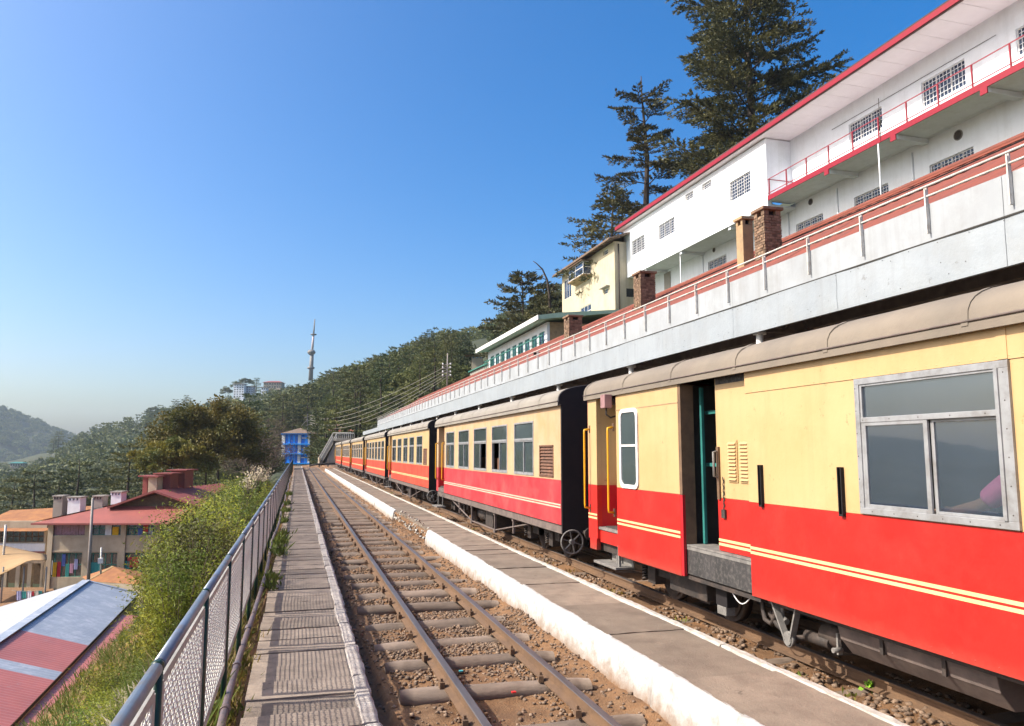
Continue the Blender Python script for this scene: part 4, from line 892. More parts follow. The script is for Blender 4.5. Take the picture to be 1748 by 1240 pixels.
# ------------------------------------------------------------------ station building with long canopy
st = empty('station_building', (9, 30, 0), 'long station canopy with silver fascia, white rails and rust red roof above the train', 'station building')
FXc = 6.5; SY0, SY1 = -4, 66
def strips(name, mt, z0, z1, x0, x1, step, parent, jit=.004):
    y = SY0; k = 0
    while y < SY1:
        L_ = min(step, SY1 - y); q = MB(); r = random.Random(k * 7 + int(z0 * 10)); n = 6
        for i in range(n):
            for j in range(3):
                P = lambda a, b: (x0 + jit * 2 * mnoise.noise((y + a * L_ / n, b, z0)), y + .003 + a * (L_ - .006) / n, z0 + (z1 - z0) * b / 3)
                q.add([P(i, j), P(i + 1, j), P(i + 1, j + 1), P(i, j + 1)], [(0,1,2,3)], 0, True)
        q.box(x0 + .012, x1, y, y + L_ - .002, z0, z1)
        q.build(name, mt, parent, loc=(x0, y, z0)); y += L_; k += 1
strips('fascia_sheet', M['fascia'], 3.52, 3.995, FXc, FXc + .04, 2.4, st, .006)
MB().box(FXc - .004, FXc + .05, SY0, SY1, 3.995, 4.012).build('fascia_seam', M['seam'], st)
strips('parapet_wall', M['parapet'], 4.014, 4.42, FXc + .006, FXc + .10, 4.8, st, .002)
rp = MB().box(-.016, .004, -.008, .008, -.02, .50).box(-.040, -.031, -.008, .008, -.02, .47).box(-.040, .0, -.008, .008, -.030, -.02).mesh('rail_post', M['railwhite'])
y = .5
while y < SY1:
    link('rail_post', rp, st, Vector((FXc - .005, y, 4.12)) - WL[st]); y += .998
for z in (4.615, 4.50): MB().tube([(FXc - .02, SY0, z), (FXc - .02, SY1, z)], .013, 8).build('parapet_rail', M['railwhite'], st, loc=(FXc, SY0, z))
# roof: lapped sheets, with battens
y = SY0; rsm = MB()
n = 34
pr = [(6.62, 4.40), (9.95, 6.26)]
def roof_sheet(L_): 
    q = MB(); m = max(2, int(L_ / .12))
    for i in range(m):
        a, b = i * L_ / m, (i + 1) * L_ / m; ha, hb = .012 * (i % 2), .012 * ((i + 1) % 2)
        q.add([(0, a, ha), (0, b, hb), (3.33, b, 1.86 + hb), (3.33, a, 1.86 + ha)], [(0,1,2,3)])
    return q
rs_me = roof_sheet(2.0).mesh('roof_sheet', M['brownroof'])
while y < SY1:
    link('roof_sheet', rs_me, st, Vector((6.62, y, 4.40 + (.004 if int(y) % 4 else 0))) - WL[st]); y += 2.0
for t in (.30, .62, .93): MB().box(6.62 + 3.33 * t - .02, 6.62 + 3.33 * t + .02, SY0, SY1, 4.40 + 1.86 * t + .012, 4.40 + 1.86 * t + .04).build('roof_batten', M['brownroof'], st)
MB().tube([(9.95, SY0, 6.28), (9.95, SY1, 6.28)], .06, 8).build('ridge_cap', M['brownroof'], st)
MB().tube([(9.2, -2, 5.90), (9.25, 4, 5.95), (9.2, 9, 5.88), (9.26, 14, 5.93), (9.2, 20, 5.87)], .012, 5).build('roof_cable', M['black'], st)
MB().add([(9.95, SY0, 6.26), (9.95, SY1, 6.26), (13.5, SY1, 4.9), (13.5, SY0, 4.9)], [(0,1,2,3)]).build('rear_roof', M['brownroof'], st)
MB().box(10.4, 10.6, SY0, SY1, -.3, 5.9).build('back_wall', M['tanplaster'], st)
MB().box(6.6, 10.4, SY0, SY1, 3.98, 4.02).build('ceiling', M['truss'], st)
tr = MB().bar((6.62, 0, 3.58), (10.4, 0, 3.58), .05, .06).bar((6.62, 0, 3.92), (10.4, 0, 3.92), .05, .05)
for k in range(9):
    a = 6.7 + k * .42; tr.bar((a, 0, 3.58), (a + .21, 0, 3.92), .03, .03).bar((a + .21, 0, 3.92), (a + .42, 0, 3.58), .03, .03)
tr_me = tr.mesh('truss', M['truss']); y = .7
col_me = MB().tube([(0,0,-3.4),(0,0,0)], .055, 10).tube([(0,0,-.04),(0,0,0)], .1, 10).mesh('column', M['whiteframe'])
while y < SY1:
    link('truss', tr_me, st, Vector((0, y, 0)) - WL[st]); link('column', col_me, st, Vector((6.66, y, 3.55)) - WL[st]); y += 4.62 / 1.0
for x in (6.56, 7.6, 8.8): MB().bar((x, SY0, 3.72), (x, SY1, 3.72), .05, .14).build('long_beam', M['truss'], st)
MB().box(6.35, 10.4, SY0, 80, -.3, .35).build('station_platform', M['concrete'], kind='structure')
# thinner canopy going on past the parapet
for k in range(5): MB().box(6.5, 6.56, 66.02 + 3 * k, 69 + 3 * k, 3.5 , 3.85).build('low_fascia_sheet', M['fascia'], st, loc=(6.5, 66 + 3 * k, 3.5))
MB().add([(6.5, 66.02, 3.86), (6.5, 81, 3.86), (9.5, 81, 4.6), (9.5, 66.02, 4.6)], [(0,1,2,3)]).build('low_roof', M['fascia'], st)
MB().box(6.56, 9.5, 66.02, 81, 3.5, 3.54).box(9.4, 9.5, 66.02, 81, .3, 4.5).build('low_ceiling', M['truss'], st)
MB().box(6.5, 10.4, SY1 - .02, SY1, 4.0, 4.42).add([(6.62, SY1, 4.42), (9.95, SY1, 6.26), (9.95, SY1, 4.42)], [(0,1,2)]).build('gable_end', M['fascia'], st)
_r = random.Random(4)
rivets(st, [(FXc - .004, _r.uniform(3, 22), _r.uniform(3.56, 3.96)) for _ in range(60)] + [(FXc - .004, yy_, 3.97) for yy_ in np.arange(2, 26, .4)], 'under', .006)
# chimneys standing on the red roof
def bricks_box(cx, cy, z0, w, l, h, parent, mt='brick', seed=0, bl=.11, bh=.04, name='brickwork'):
    r = random.Random(seed); core = MB().box(cx - w/2 + .012, cx + w/2 - .012, cy - l/2 + .012, cy + l/2 - .012, z0, z0 + h).build('mortar_core', M['mortar'], parent, loc=(cx, cy, z0))
    q = MB(); n = int(h / (bh + .010))
    for j in range(n):
        z = z0 + j * (h / n); hh = h / n - .010
        for side in range(4):
            along = l if side < 2 else w; off = (bl / 2 if j % 2 else 0); u = -along / 2 - off
            while u < along / 2 - .01:
                a, b = max(u, -along / 2), min(u + bl - .012, along / 2); p = r.uniform(-.006, .010)
                if b - a > .03:
                    if side == 0: q.box(cx - w/2 - p, cx - w/2 + .03, cy + a, cy + b, z, z + hh)
                    elif side == 1: q.box(cx + w/2 - .03, cx + w/2 + p, cy + a, cy + b, z, z + hh)
                    elif side == 2: q.box(cx + a, cx + b, cy - l/2 - p, cy - l/2 + .03, z, z + hh)
                    else: q.box(cx + a, cx + b, cy + l/2 - .03, cy + l/2 + p, z, z + hh)
                u += bl
    o = q.build(name, M[mt], parent, kind='stuff', loc=(cx, cy, z0)); return o
def chimney(cx, cy, z0, z1, w, l, mt, label, seed, plaster=False):
    c = empty('chimney', (cx, cy, z0), label, 'chimney')
    if plaster: MB().box(cx - w/2, cx + w/2, cy - l/2, cy + l/2, z0, z1 - .16).build('stack', M[mt], c, .01)
    else: bricks_box(cx, cy, z0, w, l, z1 - .16 - z0, c, mt, seed)
    t = MB(); zt = z1 - .16
    ws, ls = w / 2, l / 2
    for sx in (-1, 1):
        for sy in (-1, 1): t.box(cx + sx * ws, cx + sx * (ws - w * .3), cy + sy * ls, cy + sy * (ls - l * .3), zt, zt + .10)
    t.box(cx - ws - .04, cx + ws + .04, cy - ls - .04, cy + ls + .04, zt + .10, zt + .16)
    t.build('cap', M['tanplaster' if plaster else 'brick'], c, .008)
    MB().box(cx - ws * .5, cx + ws * .5, cy - ls * .5, cy + ls * .5, zt, zt + .1).build('flue', M['black'], c)
    return c
def roofz(x): return 4.40 + (x - 6.62) * 1.86 / 3.33
def chim_at(pxl, pxr, pyt, X, w, mt, label, seed, plaster=False, l=None):
    a = atX((pxl + pxr) / 2, pyt, X); return chimney(X, a.y, roofz(X) - .35, a.z, w, l or w, mt, label, seed, plaster)
chim_at(1290, 1328, 358, 8.6, .37, 'brick', 'tall brick chimney beside the plastered one, in front of the white building', 1, l=.34)
chim_at(1260, 1280, 373, 8.55, .24, 'tanplaster', 'narrow tan plastered chimney touching the tall brick chimney', 2, True, l=.24)
chim_at(1082, 1117, 466, 8.7, .42, 'brick', 'brick chimney standing below the left end of the white building', 3, l=.44)
chim_at(963, 993, 540, 8.8, .46, 'brick', 'squat brick chimney in front of the cream house', 4, l=.50)
MB().box(7.6, 9.0, 24.4, 24.48, 5.0, 5.1).build('flashing', M['black'], st)
# ------------------------------------------------------------------ facades
class Facade:
    def __init__(s, P, ang):      # ang: turn of the wall's run from +Y, degrees to the right
        a = math.radians(ang); s.O = Vector(P); s.u = Vector((math.sin(a), math.cos(a), 0)); s.n = Vector((-s.u.y, s.u.x, 0)) # n: outward, to the left of the run
    def at(s, px, py, d=0):
        q = atP(px, py, s.O - s.n * d, s.n) - s.O; return q.dot(s.u), q.z
    def p(s, a, z, d=0): return s.O + s.u * a - s.n * d + Vector((0, 0, z))
    def box(s, mb, a0, a1, z0, z1, d0, d1, m=0):
        vs = [s.p(a, z, d) for z in (z0, z1) for a, d in ((a0, d0), (a1, d0), (a1, d1), (a0, d1))]
        return mb.add(vs, [(0,3,2,1),(4,5,6,7),(0,1,5,4),(1,2,6,5),(2,3,7,6),(3,0,4,7)], m)
    def wall(s, mb, a0, a1, z0, z1, holes, d=0, t=.2, m=0): return mb.holed(lambda u, v, k: s.p(u, v, d + k), a0, a1, z0, z1, holes, t, m)
    def window(s, parent, a0, a1, z0, z1, d, nx=3, ny=1, bars=(0, 0), fm='whiteframe', gm='glass3', w=.05, inset=.08, curtain=None):
        q = MB(); D = d + inset
        s.box(q, a0, a1, z0, z0 + w, D, D + .06); s.box(q, a0, a1, z1 - w, z1, D, D + .06); s.box(q, a0, a0 + w, z0 + w, z1 - w, D, D + .06); s.box(q, a1 - w, a1, z0 + w, z1 - w, D, D + .06)
        for k in range(1, nx): x = a0 + (a1 - a0) * k / nx; s.box(q, x - w * .6, x + w * .6, z0 + w, z1 - w, D, D + .055)
        for k in range(1, ny): z = z0 + (z1 - z0) * k / ny; s.box(q, a0 + w, a1 - w, z - w / 2, z + w / 2, D + .002, D + .05)
        o = q.build('window', M[fm], parent, loc=s.p((a0+a1)/2, (z0+z1)/2, d))
        for i in range(nx):
            for j in range(ny):
                g = MB(); s.box(g, a0 + (a1-a0)*i/nx + w*.6, a0 + (a1-a0)*(i+1)/nx - w*.6, z0 + (z1-z0)*j/ny + w*.6, z0 + (z1-z0)*(j+1)/ny - w*.6, D + .03, D + .036)
                g.build('pane', M[gm], o, loc=s.p(a0 + (a1-a0)*(i+.5)/nx, z0 + (z1-z0)*(j+.5)/ny, D))
        if bars[0]:
            b = MB()
            for k in range(1, bars[0]): x = a0 + (a1 - a0) * k / bars[0]; s.box(b, x - .010, x + .010, z0, z1, D - .03, D - .012)
            for k in range(1, bars[1]): z = z0 + (z1 - z0) * k / bars[1]; s.box(b, a0, a1, z - .010, z + .010, D - .034, D - .010)
            b.build('grille', M[fm], o)
        if curtain:
            c = MB(); n = 40
            for k in range(n):
                x0, x1 = a0 + (a1-a0)*k/n, a0 + (a1-a0)*(k+1)/n; e0, e1 = .03 * (k % 2), .03 * ((k + 1) % 2)
                c.add([s.p(x0, z0, D + .1 + e0), s.p(x1, z0, D + .1 + e1), s.p(x1, z1 - (z1-z0)*curtain[1], D + .1 + e1), s.p(x0, z1 - (z1-z0)*curtain[1], D + .1 + e0)], [(0,1,2,3)])
            c.build('curtain', M[curtain[0]], o)
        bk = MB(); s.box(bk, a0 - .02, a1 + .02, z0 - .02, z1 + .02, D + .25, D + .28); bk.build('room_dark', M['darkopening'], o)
        return o
def rect(F, l, r, yt, yb, d=0):      # window seen between columns l and r, rows yt..yb measured at the left edge
    a1, zt = F.at(l, yt, d); _, zb_ = F.at(l, yb, d); a0, _ = F.at(r, yt, d); return a0, a1, zb_, zt
# ---- white building
M['lilaccurtain'] = material('pale_curtain', (.62,.55,.62), (.5,.42,.42), 3, rough=.9)
M['tancurtain'] = material('tan_curtain', (.55,.38,.24), (.45,.3,.2), 3, rough=.9)
c0 = atX(1310.5, 342.6, 26)
WB = Facade((c0.x, c0.y, 0), -.93)
wbo = empty('white_building', (c0.x + 3, c0.y + 4, 12), 'long white hillside building with bright red eaves and red balcony railing', 'building')
zB = c0.z; aL = WB.at(1065, 440)[0]; zOv = (WB.at(1066, 477)[1] + WB.at(1257, 380)[1]) / 2
zE = (WB.at(1068, 392)[1] + WB.at(1300, 240)[1]) / 2; DR, DL = 1.7, 1.9; aR = -26.
print('white building', c0, aL, zB, zOv, zE)
H = [rect(WB, 1078, 1100.5, 413, 437.5), rect(WB, 1124, 1151.6, 386, 411), rect(WB, 1169.6, 1184, 333.7, 345), rect(WB, 1198, 1214, 316, 327), rect(WB, 1245, 1281, 312.7, 346)]
q = MB(); WB.wall(q, 0, aL, zOv, zE, H, 0, .25); q.build('front_wall', M['white_wall'], wbo)
for k, h in enumerate(H):
    big = k in (0, 1, 4)
    WB.window(wbo, *h, 0, 3 if big else 1, 1, (9, 6) if big else (5, 3), curtain=('tancurtain' if k == 4 else 'lilaccurtain', .05) if big else None)
HR = [rect(WB, 1448.4, 1506.5, 213.4, 249, DR), rect(WB, 1571.8, 1648.8, 142, 186, DR), rect(WB, 1733, 1800, 50.8, 98.7, DR)]
a3 = HR[2]; HR[2] = (a3[1] - 2.6, a3[1], a3[2], a3[3])
q = MB(); WB.wall(q, aR, 0, zB, zE + .55, HR, DR, .25); q.build('recessed_wall', M['white_wall'], wbo)
for h in HR: WB.window(wbo, *h, DR, 3, 1, (12, 5), curtain=('lilaccurtain', .4))
q = MB(); WB.box(q, 0.0, .2, zB, zE - .02, .25, DR); q.build('return_wall', M['white_wall'], wbo)
HL = [rect(WB, 1358.8, 1405.7, 384, 410, DL), rect(WB, 1457.8, 1517.6, 338, 366, DL), rect(WB, 1586.5, 1663.8, 283, 322, DL), rect(WB, 1208.5, 1240, 448, 470, DL)]
q = MB(); WB.wall(q, aR, aL - .3, zB - 8, max(zB, zOv) + .02, HL, DL, .2); q.build('lower_wall', M['white_wall'], wbo)
for h in HL: WB.window(wbo, *h, DL, 4 if h[1] - h[0] > 2.2 else 3, 1, (12, 5))
q = MB(); WB.box(q, 0, aL, zOv, zOv + .15, .25, DL); q.build('overhang_soffit', M['white_wall'], wbo)
q = MB(); WB.box(q, aR, 0, zB + .02, zB + .22, .05, DR); q.build('balcony_floor', M['white_wall'], wbo)
q = MB(); WB.box(q, aR, -.002, zB, zB + .28, 0, .048); q.build('balcony_edge', M['redtrim'], wbo)
for px_, py_ in ((1411, 305), (1525, 250), (1680, 170)):
    s_ = WB.at(px_, py_)[0]
    q = MB(); WB.box(q, s_ - .16, s_ + .16, zB - .22, zB - .002, .05, DL); q.build('bracket_beam', M['white_wall'], wbo, loc=WB.p(s_, zB))
    q = MB(); WB.box(q, s_ - .165, s_ + .165, zB - .25, zB - .002, -.005, .048); q.build('bracket_end', M['redtrim'], wbo, loc=WB.p(s_, zB))
for px_, py_ in ((1243, 390), (1160, 435), (1100, 465)):
    s_ = WB.at(px_, py_)[0]; q = MB(); WB.box(q, s_ - .14, s_ + .14, zOv - .2, zOv - .002, .1, DL); q.build('bracket_beam', M['white_wall'], wbo, loc=WB.p(s_, zOv))
for px_, py_, r_ in ((1384, 345, .19), (1636, 231, .24), (1219, 427, .17)):
    s_, z_ = WB.at(px_, py_, DL); c_ = WB.p(s_, z_, DL)
    MB().tube([c_ + WB.n * .03, c_ - WB.n * .01], r_, 20).build('round_vent', M['greyiron'], wbo, loc=c_)
    MB().tube([c_ + WB.n * .035, c_ + WB.n * .02], r_ * .82, 20).build('vent_mesh', M['under'], wbo, loc=c_)
# balcony railing
zt_ = (WB.at(1310.5, 305)[1] + WB.at(1651.7, 116)[1]) / 2
for z_ in (zt_, zB + .42):
    MB().bar(WB.p(-.05, z_, .03), WB.p(aR, z_, .03), .035, .035).build('balcony_rail', M['redtrim'], wbo, loc=WB.p(0, z_))
MB().bar(WB.p(-.1, zt_, .03), WB.p(-.1, zt_, DR), .035, .035).build('balcony_rail', M['redtrim'], wbo)
for px_, py_ in ((1312.5, 320), (1342, 312), (1376, 290), (1414, 272), (1455, 250), (1499, 225), (1547, 200), (1600, 160), (1659, 140), (1724, 100), (1800, 60)):
    s_ = WB.at(px_, py_)[0]; MB().bar(WB.p(s_, zB + .27, .03), WB.p(s_, zt_, .03), .055, .055, up=(0, 1, 0)).build('balcony_post', M['redtrim'], wbo, loc=WB.p(s_, zB))
# roof
dF = -.45
e1 = WB.at(1047.7, 386, dF); e2 = WB.at(1628, 0, dF); zR = (e1[1] + e2[1]) / 2; aE = aL + .6
print('roof', e1, e2)
q = MB(); vs = [WB.p(a, z, d) for a in (aR, aE) for z, d in ((zR - .42, dF), (zR, dF - .02), (zR + 2.6, 6), (zR + 2.5, 6.1), (zR - .1, dF + .1), (zR - .42, dF + .06))]
q.add(vs, [(i, (i+1) % 6, 6 + (i+1) % 6, 6 + i) for i in range(6)] + [(0,1,2,3,4,5), (11,10,9,8,7,6)], 0); q.build('roof', M['roofdark'], wbo)
q = MB(); WB.box(q, aR, aE + .02, zR - .36, zR - .10, dF - .05, dF - .01); q.build('fascia_board', M['redtrim'], wbo)
q = MB()
k = aR
while k < aE - .01:
    WB.box(q, k, min(k + 1.2, aE) - .02, zR - .44, zR - .42, dF + .05, DR + .3); k += 1.2
q.build('soffit_panel', M['soffit'], wbo)
q = MB(); WB.box(q, aL - .2, aL, zOv, zE + .8, .25, 6); WB.box(q, aR, aL, zE, zR - .3, .02, .25) if False else None; q.build('end_wall', M['white_wall'], wbo)
q = MB(); WB.box(q, aL - .6, aL - .3, zB - 8, zOv, DL + .2, 6); q.build('lower_end_wall', M['white_wall'], wbo)
# downpipes, cables, small bits
for px_, y0_, y1_, d_ in ((1499, 246, 308, 0.02), (1161, 432, 490, .3), (1072, 482, 530, .1)):
    a_ = WB.at(px_, y0_, d_); b_ = WB.at(px_ + 2, y1_, d_); MB().tube([WB.p(a_[0], a_[1], d_), WB.p(a_[0], b_[1] - 2, d_)], .035, 8).build('downpipe', M['white_wall'], wbo, loc=WB.p(a_[0], a_[1], d_))
for s_ in (WB.at(1345, 340, DL)[0], WB.at(1428, 300, DL)[0], WB.at(1556, 240, DL)[0], WB.at(1200, 430, DL)[0]):
    MB().tube([WB.p(s_, zB - .3, DL - .04), WB.p(s_, zB - 5, DL - .04)], .045, 8).build('downpipe', M['white_wall'], wbo, loc=WB.p(s_, zB, DL))
a_ = WB.at(1420, 222, DR - .03); b_ = WB.at(1700, 60, DR - .03)
MB().tube([WB.p(a_[0], a_[1], DR - .03), WB.p(b_[0], b_[1], DR - .03)], .012, 5).build('wall_cable', M['seam'], wbo)
a_ = WB.at(1498, 168, -.05); MB().tube([WB.p(a_[0], a_[1], .0), WB.p(a_[0], zB, .0)], .016, 6).tube([WB.p(a_[0], a_[1] - .9, -.03), WB.p(a_[0] - .1, a_[1] - 1.2, -.03), WB.p(a_[0] + .05, a_[1] - 1.6, -.03)], .03, 6).build('antenna_mast', M['seam'], wbo)
# grey door under the overhang
q = MB(); s_ = WB.at(1140, 490, DL)[0]; WB.box(q, s_ - .5, s_ + .5, zOv - 2.6, zOv - .2, DL - .05, DL - .01); q.build('grey_door', M['concrete'], wbo)
# ---- cream house
c1 = atX(1049, 440, 24.6); CH = Facade((24.6, c1.y, 0), -.3)
cho = empty('cream_house', (22, c1.y + 5, 8), 'weathered cream hillside house with bay window and rusty brown eaves', 'house')
aF = CH.at(959.5, 480)[0]; zTn = CH.at(1048, 412)[1]; zTf = CH.at(959.5, 471)[1]; zT = (zTn + zTf) / 2
print('cream', c1, aF, zTn, zTf)
H = [rect(CH, 963, 975, 480, 513), rect(CH, 991, 1009, 527, 557), rect(CH, 1030, 1038, 429, 437.5), rect(CH, 1030.5, 1038.5, 495, 504)]
BY = rect(CH, 982, 1008.5, 463, 484)
H2 = H + [(BY[0], BY[1], BY[2], BY[3])]
q = MB(); CH.wall(q, 0, aF, zT - 12, zT, H2, 0, .25); q.build('front_wall', M['yellowwall'], cho)
CH.window(cho, *H[0], 0, 3, 1, inset=.04); CH.window(cho, *H[1], 0, 3, 3, inset=.04); CH.window(cho, *H[2], 0, 1, 1, (3, 2)); CH.window(cho, *H[3], 0, 1, 1, (3, 2))
q = MB(); CH.box(q, -.0, .25, zT - 12, zT, .25, 7); q.build('side_wall', M['yellowwall'], cho)
q = MB(); CH.box(q, H[3][0] - .3, H[3][1] + .25, H[3][3] + .05, H[3][3] + .12, -.35, 0); q.build('window_hood', M['concrete'], cho)
# bay window
a0, a1, z0, z1 = BY; bay = empty('bay_window', CH.p((a0+a1)/2, z0, -.3)); bay.parent = cho; bay.location = CH.p((a0+a1)/2, z0, -.3) - WL[cho]
q = MB(); CH.box(q, a0, a1, z0 - .08, z0, -.75, 0); q.add([CH.p(a0 + .3, z0 - .4, 0), CH.p(a1 - .3, z0 - .4, 0), CH.p(a1, z0 - .08, 0), CH.p(a0, z0 - .08, 0), CH.p(a0, z0 - .08, -.74), CH.p(a1, z0 - .08, -.74)], [(0,1,5,4),(0,4,3),(1,2,5),(0,3,2,1)]); q.build('bay_base', M['tanplaster'], bay)
q = MB(); CH.box(q, a0 - .15, a1 + .15, z1, z1 + .08, -.95, 0); q.build('bay_roof', M['wood'], bay)
q = MB()
for a_ in (a0 + .03, (a0 + a1) / 2, a1 - .03): CH.box(q, a_ - .03, a_ + .03, z0, z1, -.73, -.68)
for a_ in (a0 + .03, a1 - .03): CH.box(q, a_ - .03, a_ + .03, z0, z1, -.02, .03)
for z_ in (z0 + .03, z0 + .65, z1 - .03): CH.box(q, a0, a1, z_ - .03, z_ + .03, -.735, -.69); CH.box(q, a0 + .005, a0 + .05, z_ - .03, z_ + .03, -.69, 0); CH.box(q, a1 - .05, a1 - .005, z_ - .03, z_ + .03, -.69, 0)
q.build('bay_frame', M['whiteframe'], bay)
q = MB(); CH.box(q, a0 + .06, a1 - .06, z0 + .06, z1 - .06, -.70, -.695); CH.box(q, a0 + .02, a0 + .025, z0 + .06, z1 - .06, -.69, -.01); q.build('bay_pane', M['glass3'], bay)
# roof of the cream house: low slope with worn edge
zr_ = CH.at(945, 469, -.7); q = MB(); sl = .30
vs = [CH.p(a, z, d) for a in (-.7, aF + .7) for z, d in ((zT - .02, -.75), (zT + .12, -.75), (zT + .12 + sl * 6, 5), (zT - .02 + sl * 6, 5))]
q.add(vs, [(0,1,5,4),(1,2,6,5),(2,3,7,6),(3,0,4,7),(0,3,2,1),(4,5,6,7)]); ro_ = q.build('roof', M['rustroof'], cho)
for k in range(12):
    a_ = -.6 + (aF + 1.2) * k / 11; MB().bar(CH.p(a_, zT - .06, -.70), CH.p(a_, zT + .12 + .06, .2), .07, .09).build('rafter', M['wood'], ro_, loc=CH.p(a_, zT, 0))
MB().tube([CH.p(aF + .7, zT - .08, -.78), CH.p(-.7, zT - .08, -.78)], .05, 8).build('gutter', M['wood'], ro_)
MB().tube([CH.p(-.05, zT - .2, .35), CH.p(-.05, zT - 8, .35)], .06, 8).build('drainpipe', M['under'], cho)
q = MB(); CH.box(q, -.012, .0, zT - 1.6, zT - 1.0, 1.2, 2.0); CH.box(q, -.012, .0, zT - 4.6, zT - 3.9, 1.0, 3.0); q.build('side_opening', M['darkopening'], cho)
# ---- green roofed building
g0 = atX(925, 600, 16.5); GB = Facade((16.5, g0.y, 0), -.3)
gbo = empty('green_roofed_building', (18, g0.y + 8, 8), 'low pale building with green window trim, long white eave and pale green roof', 'building')
gF = GB.at(826, 625)[0]; gz = (GB.at(920.6, 553)[1] + GB.at(815, 606)[1]) / 2; gG = GB.at(770, 640)[0]
print('green', g0, gF, gz)
n_ = 9; H = []
for k in range(n_):
    a_ = .6 + (gF - 1.0) * k / n_; H.append((a_, a_ + (gF - 1) / n_ - .55, gz - 1.55, gz - .55))
q = MB(); GB.wall(q, 0, gF, gz - 4, gz, H, .4, .2); q.build('front_wall', M['white_wall'], gbo)
for h in H: GB.window(gbo, *h, .4, 2, 1, fm='greentrim', inset=.03, w=.07)
for k in range(26): a_ = .1 + (gF - .2) * k / 25; q = MB(); GB.box(q, a_ - .025, a_ + .025, gz - 1.9, gz - .98, .05, .1); q.build('baluster', M['greentrim'], gbo, loc=GB.p(a_, gz - 1.9))
q = MB(); GB.box(q, 0, gF, gz - .98, gz - .92, .04, .11); q.build('balustrade_rail', M['greentrim'], gbo)
q = MB(); GB.box(q, 0, .2, gz - 4, gz, .6, 6); q.build('side_wall', M['tanplaster'], gbo)
q = MB(); vs = [GB.p(a, z, d) for a in (-.9, gF + .8) for z, d in ((gz, -.5), (gz + .3, -.52), (gz + .55, 1.0), (gz + 1.1, 6.5), (gz + .9, 6.5))]
q.add(vs, [(i, (i+1) % 5, 5 + (i+1) % 5, 5 + i) for i in range(5)] + [(0,1,2,3,4), (9,8,7,6,5)]); q.build('roof', M['greenroof'], gbo)
q = MB(); GB.box(q, -.95, gF + .85, gz - .02, gz + .30, -.60, -.53); q.build('eave_board', M['whiteframe'], gbo)
q = MB(); GB.wall(q, gF, gF + 8, gz - 4, gz - 1.1, [(gF + .5 + 1.4 * k, gF + 1.4 + 1.4 * k, gz - 2.0, gz - 1.5) for k in range(5)], .5, .2); q.build('wing_wall', M['concrete'], gbo)
q = MB(); GB.box(q, gF, gF + 8, gz - 1.1, gz - 1.0, .3, 3); q.build('wing_roof', M['greentrim'], gbo)
# ------------------------------------------------------------------ below the track, on the left
HB = Facade(tuple(Vector((0, 0, 0)) + atd(310, 889, 55) * Vector((1, 1, 0))), 0)
def facade_cross(px, py, dist):     # a wall that faces the camera's station, square to the line of sight
    P = atd(px, py, dist); f = Facade((P.x, P.y, 0), 0); f.u = -_R.copy(); f.n = -_F0.copy(); return f
HB = facade_cross(330, 889, 55)
hb_ = empty('hostel_building', tuple(atd(200, 1010, 59)), 'two storey beige building under a pinkish red roof, laundry behind its windows', 'building')
sL, zEv = HB.at(85, 889); sR = -6.0; zG = zEv - 7.5
def HX(px): return HB.at(px, 900)[0]
def HZ(py): return HB.at(200, py)[1]
top = [(90, 147), (155, 208), (216, 267), (274, 322), (330, 376)]; bot = [(84, 143), (150, 203), (210, 264), (271, 320), (328, 376)]
H = [(HX(r), HX(l), HZ(914), HZ(891)) for l, r in top] + [(HX(r), HX(l), HZ(985.5), HZ(944)) for l, r in bot]
q = MB(); HB.wall(q, sR, sL, zG, zEv, H, 0, .3); q.build('front_wall', M['beige'], hb_)
cl_cols = [(.75,.75,.78), (.75,.45,.02), (.5,.03,.05), (.1,.15,.45), (.05,.3,.28), (.55,.3,.4), (.35,.35,.55), (.7,.65,.55)]
clm = [material('laundry_cloth_%s' % n, c, None, 5, rough=.9) for n, c in zip(('white','yellow','red','navy','teal','rose','lilac','buff'), cl_cols)]
for k, h in enumerate(H):
    o = HB.window(hb_, *h, 0, 4 if k < 5 else 5, 2, fm='greentrim' if k not in (0,) else 'wood', gm='glass2', w=.06, inset=.12, curtain=('pinkcurtain', .02) if False else None)
    r = random.Random(k)
    cloths = {0: [], 1: [(.55, .2, 0), (.78, .2, 1)], 2: [(.45, .15, 3), (.62, .16, 2), (.8, .14, 6)], 3: [(.5, .2, 4)], 5: [(.1 + .12 * j, .10, j % 8) for j in range(7)], 6: [(.3, .3, 4)], 7: [(.35, .35, 2), (.15, .2, 4)], 8: [(.4, .3, 3)]}.get(k, [])
    for (c, w, ci) in cloths:
        a = h[1] + (h[0] - h[1]) * c; ww = abs(h[1] - h[0]) * w; zt2 = h[3] - r.uniform(.05, .5) * (h[3] - h[2]); zb2 = max(h[2], zt2 - r.uniform(.6, 1.1)); q = MB()
        for j in range(6): HB.box(q, a - ww / 2 + ww * j / 6, a - ww / 2 + ww * (j + 1) / 6, zb2, zt2, .085 + .01 * (j % 2), .10 + .01 * (j % 2))
        q.build('laundry', clm[ci], o)
    if k == 0:
        q = MB()
        for j in range(24): HB.box(q, h[0] + (h[1] - h[0]) * j / 24, h[0] + (h[1] - h[0]) * (j + 1) / 24, h[2], h[3], .1 + .02 * (j % 2), .12 + .02 * (j % 2))
        q.build('curtain', material('mauve_curtain', (.42,.24,.30), (.30,.18,.2), 6), o)
for px_ in (88, 151, 212, 270.5, 325):
    a = HX(px_); q = MB(); HB.box(q, a - .18, a + .18, zG, zEv, -.10, -.002); q.build('pilaster', M['beige'], hb_, loc=HB.p(a, zG))
for py_ in (917, 941): q = MB(); HB.box(q, sR, sL, HZ(py_) - .05, HZ(py_) + .05, -.06, -.002); q.build('sill_band', M['beige'], hb_)
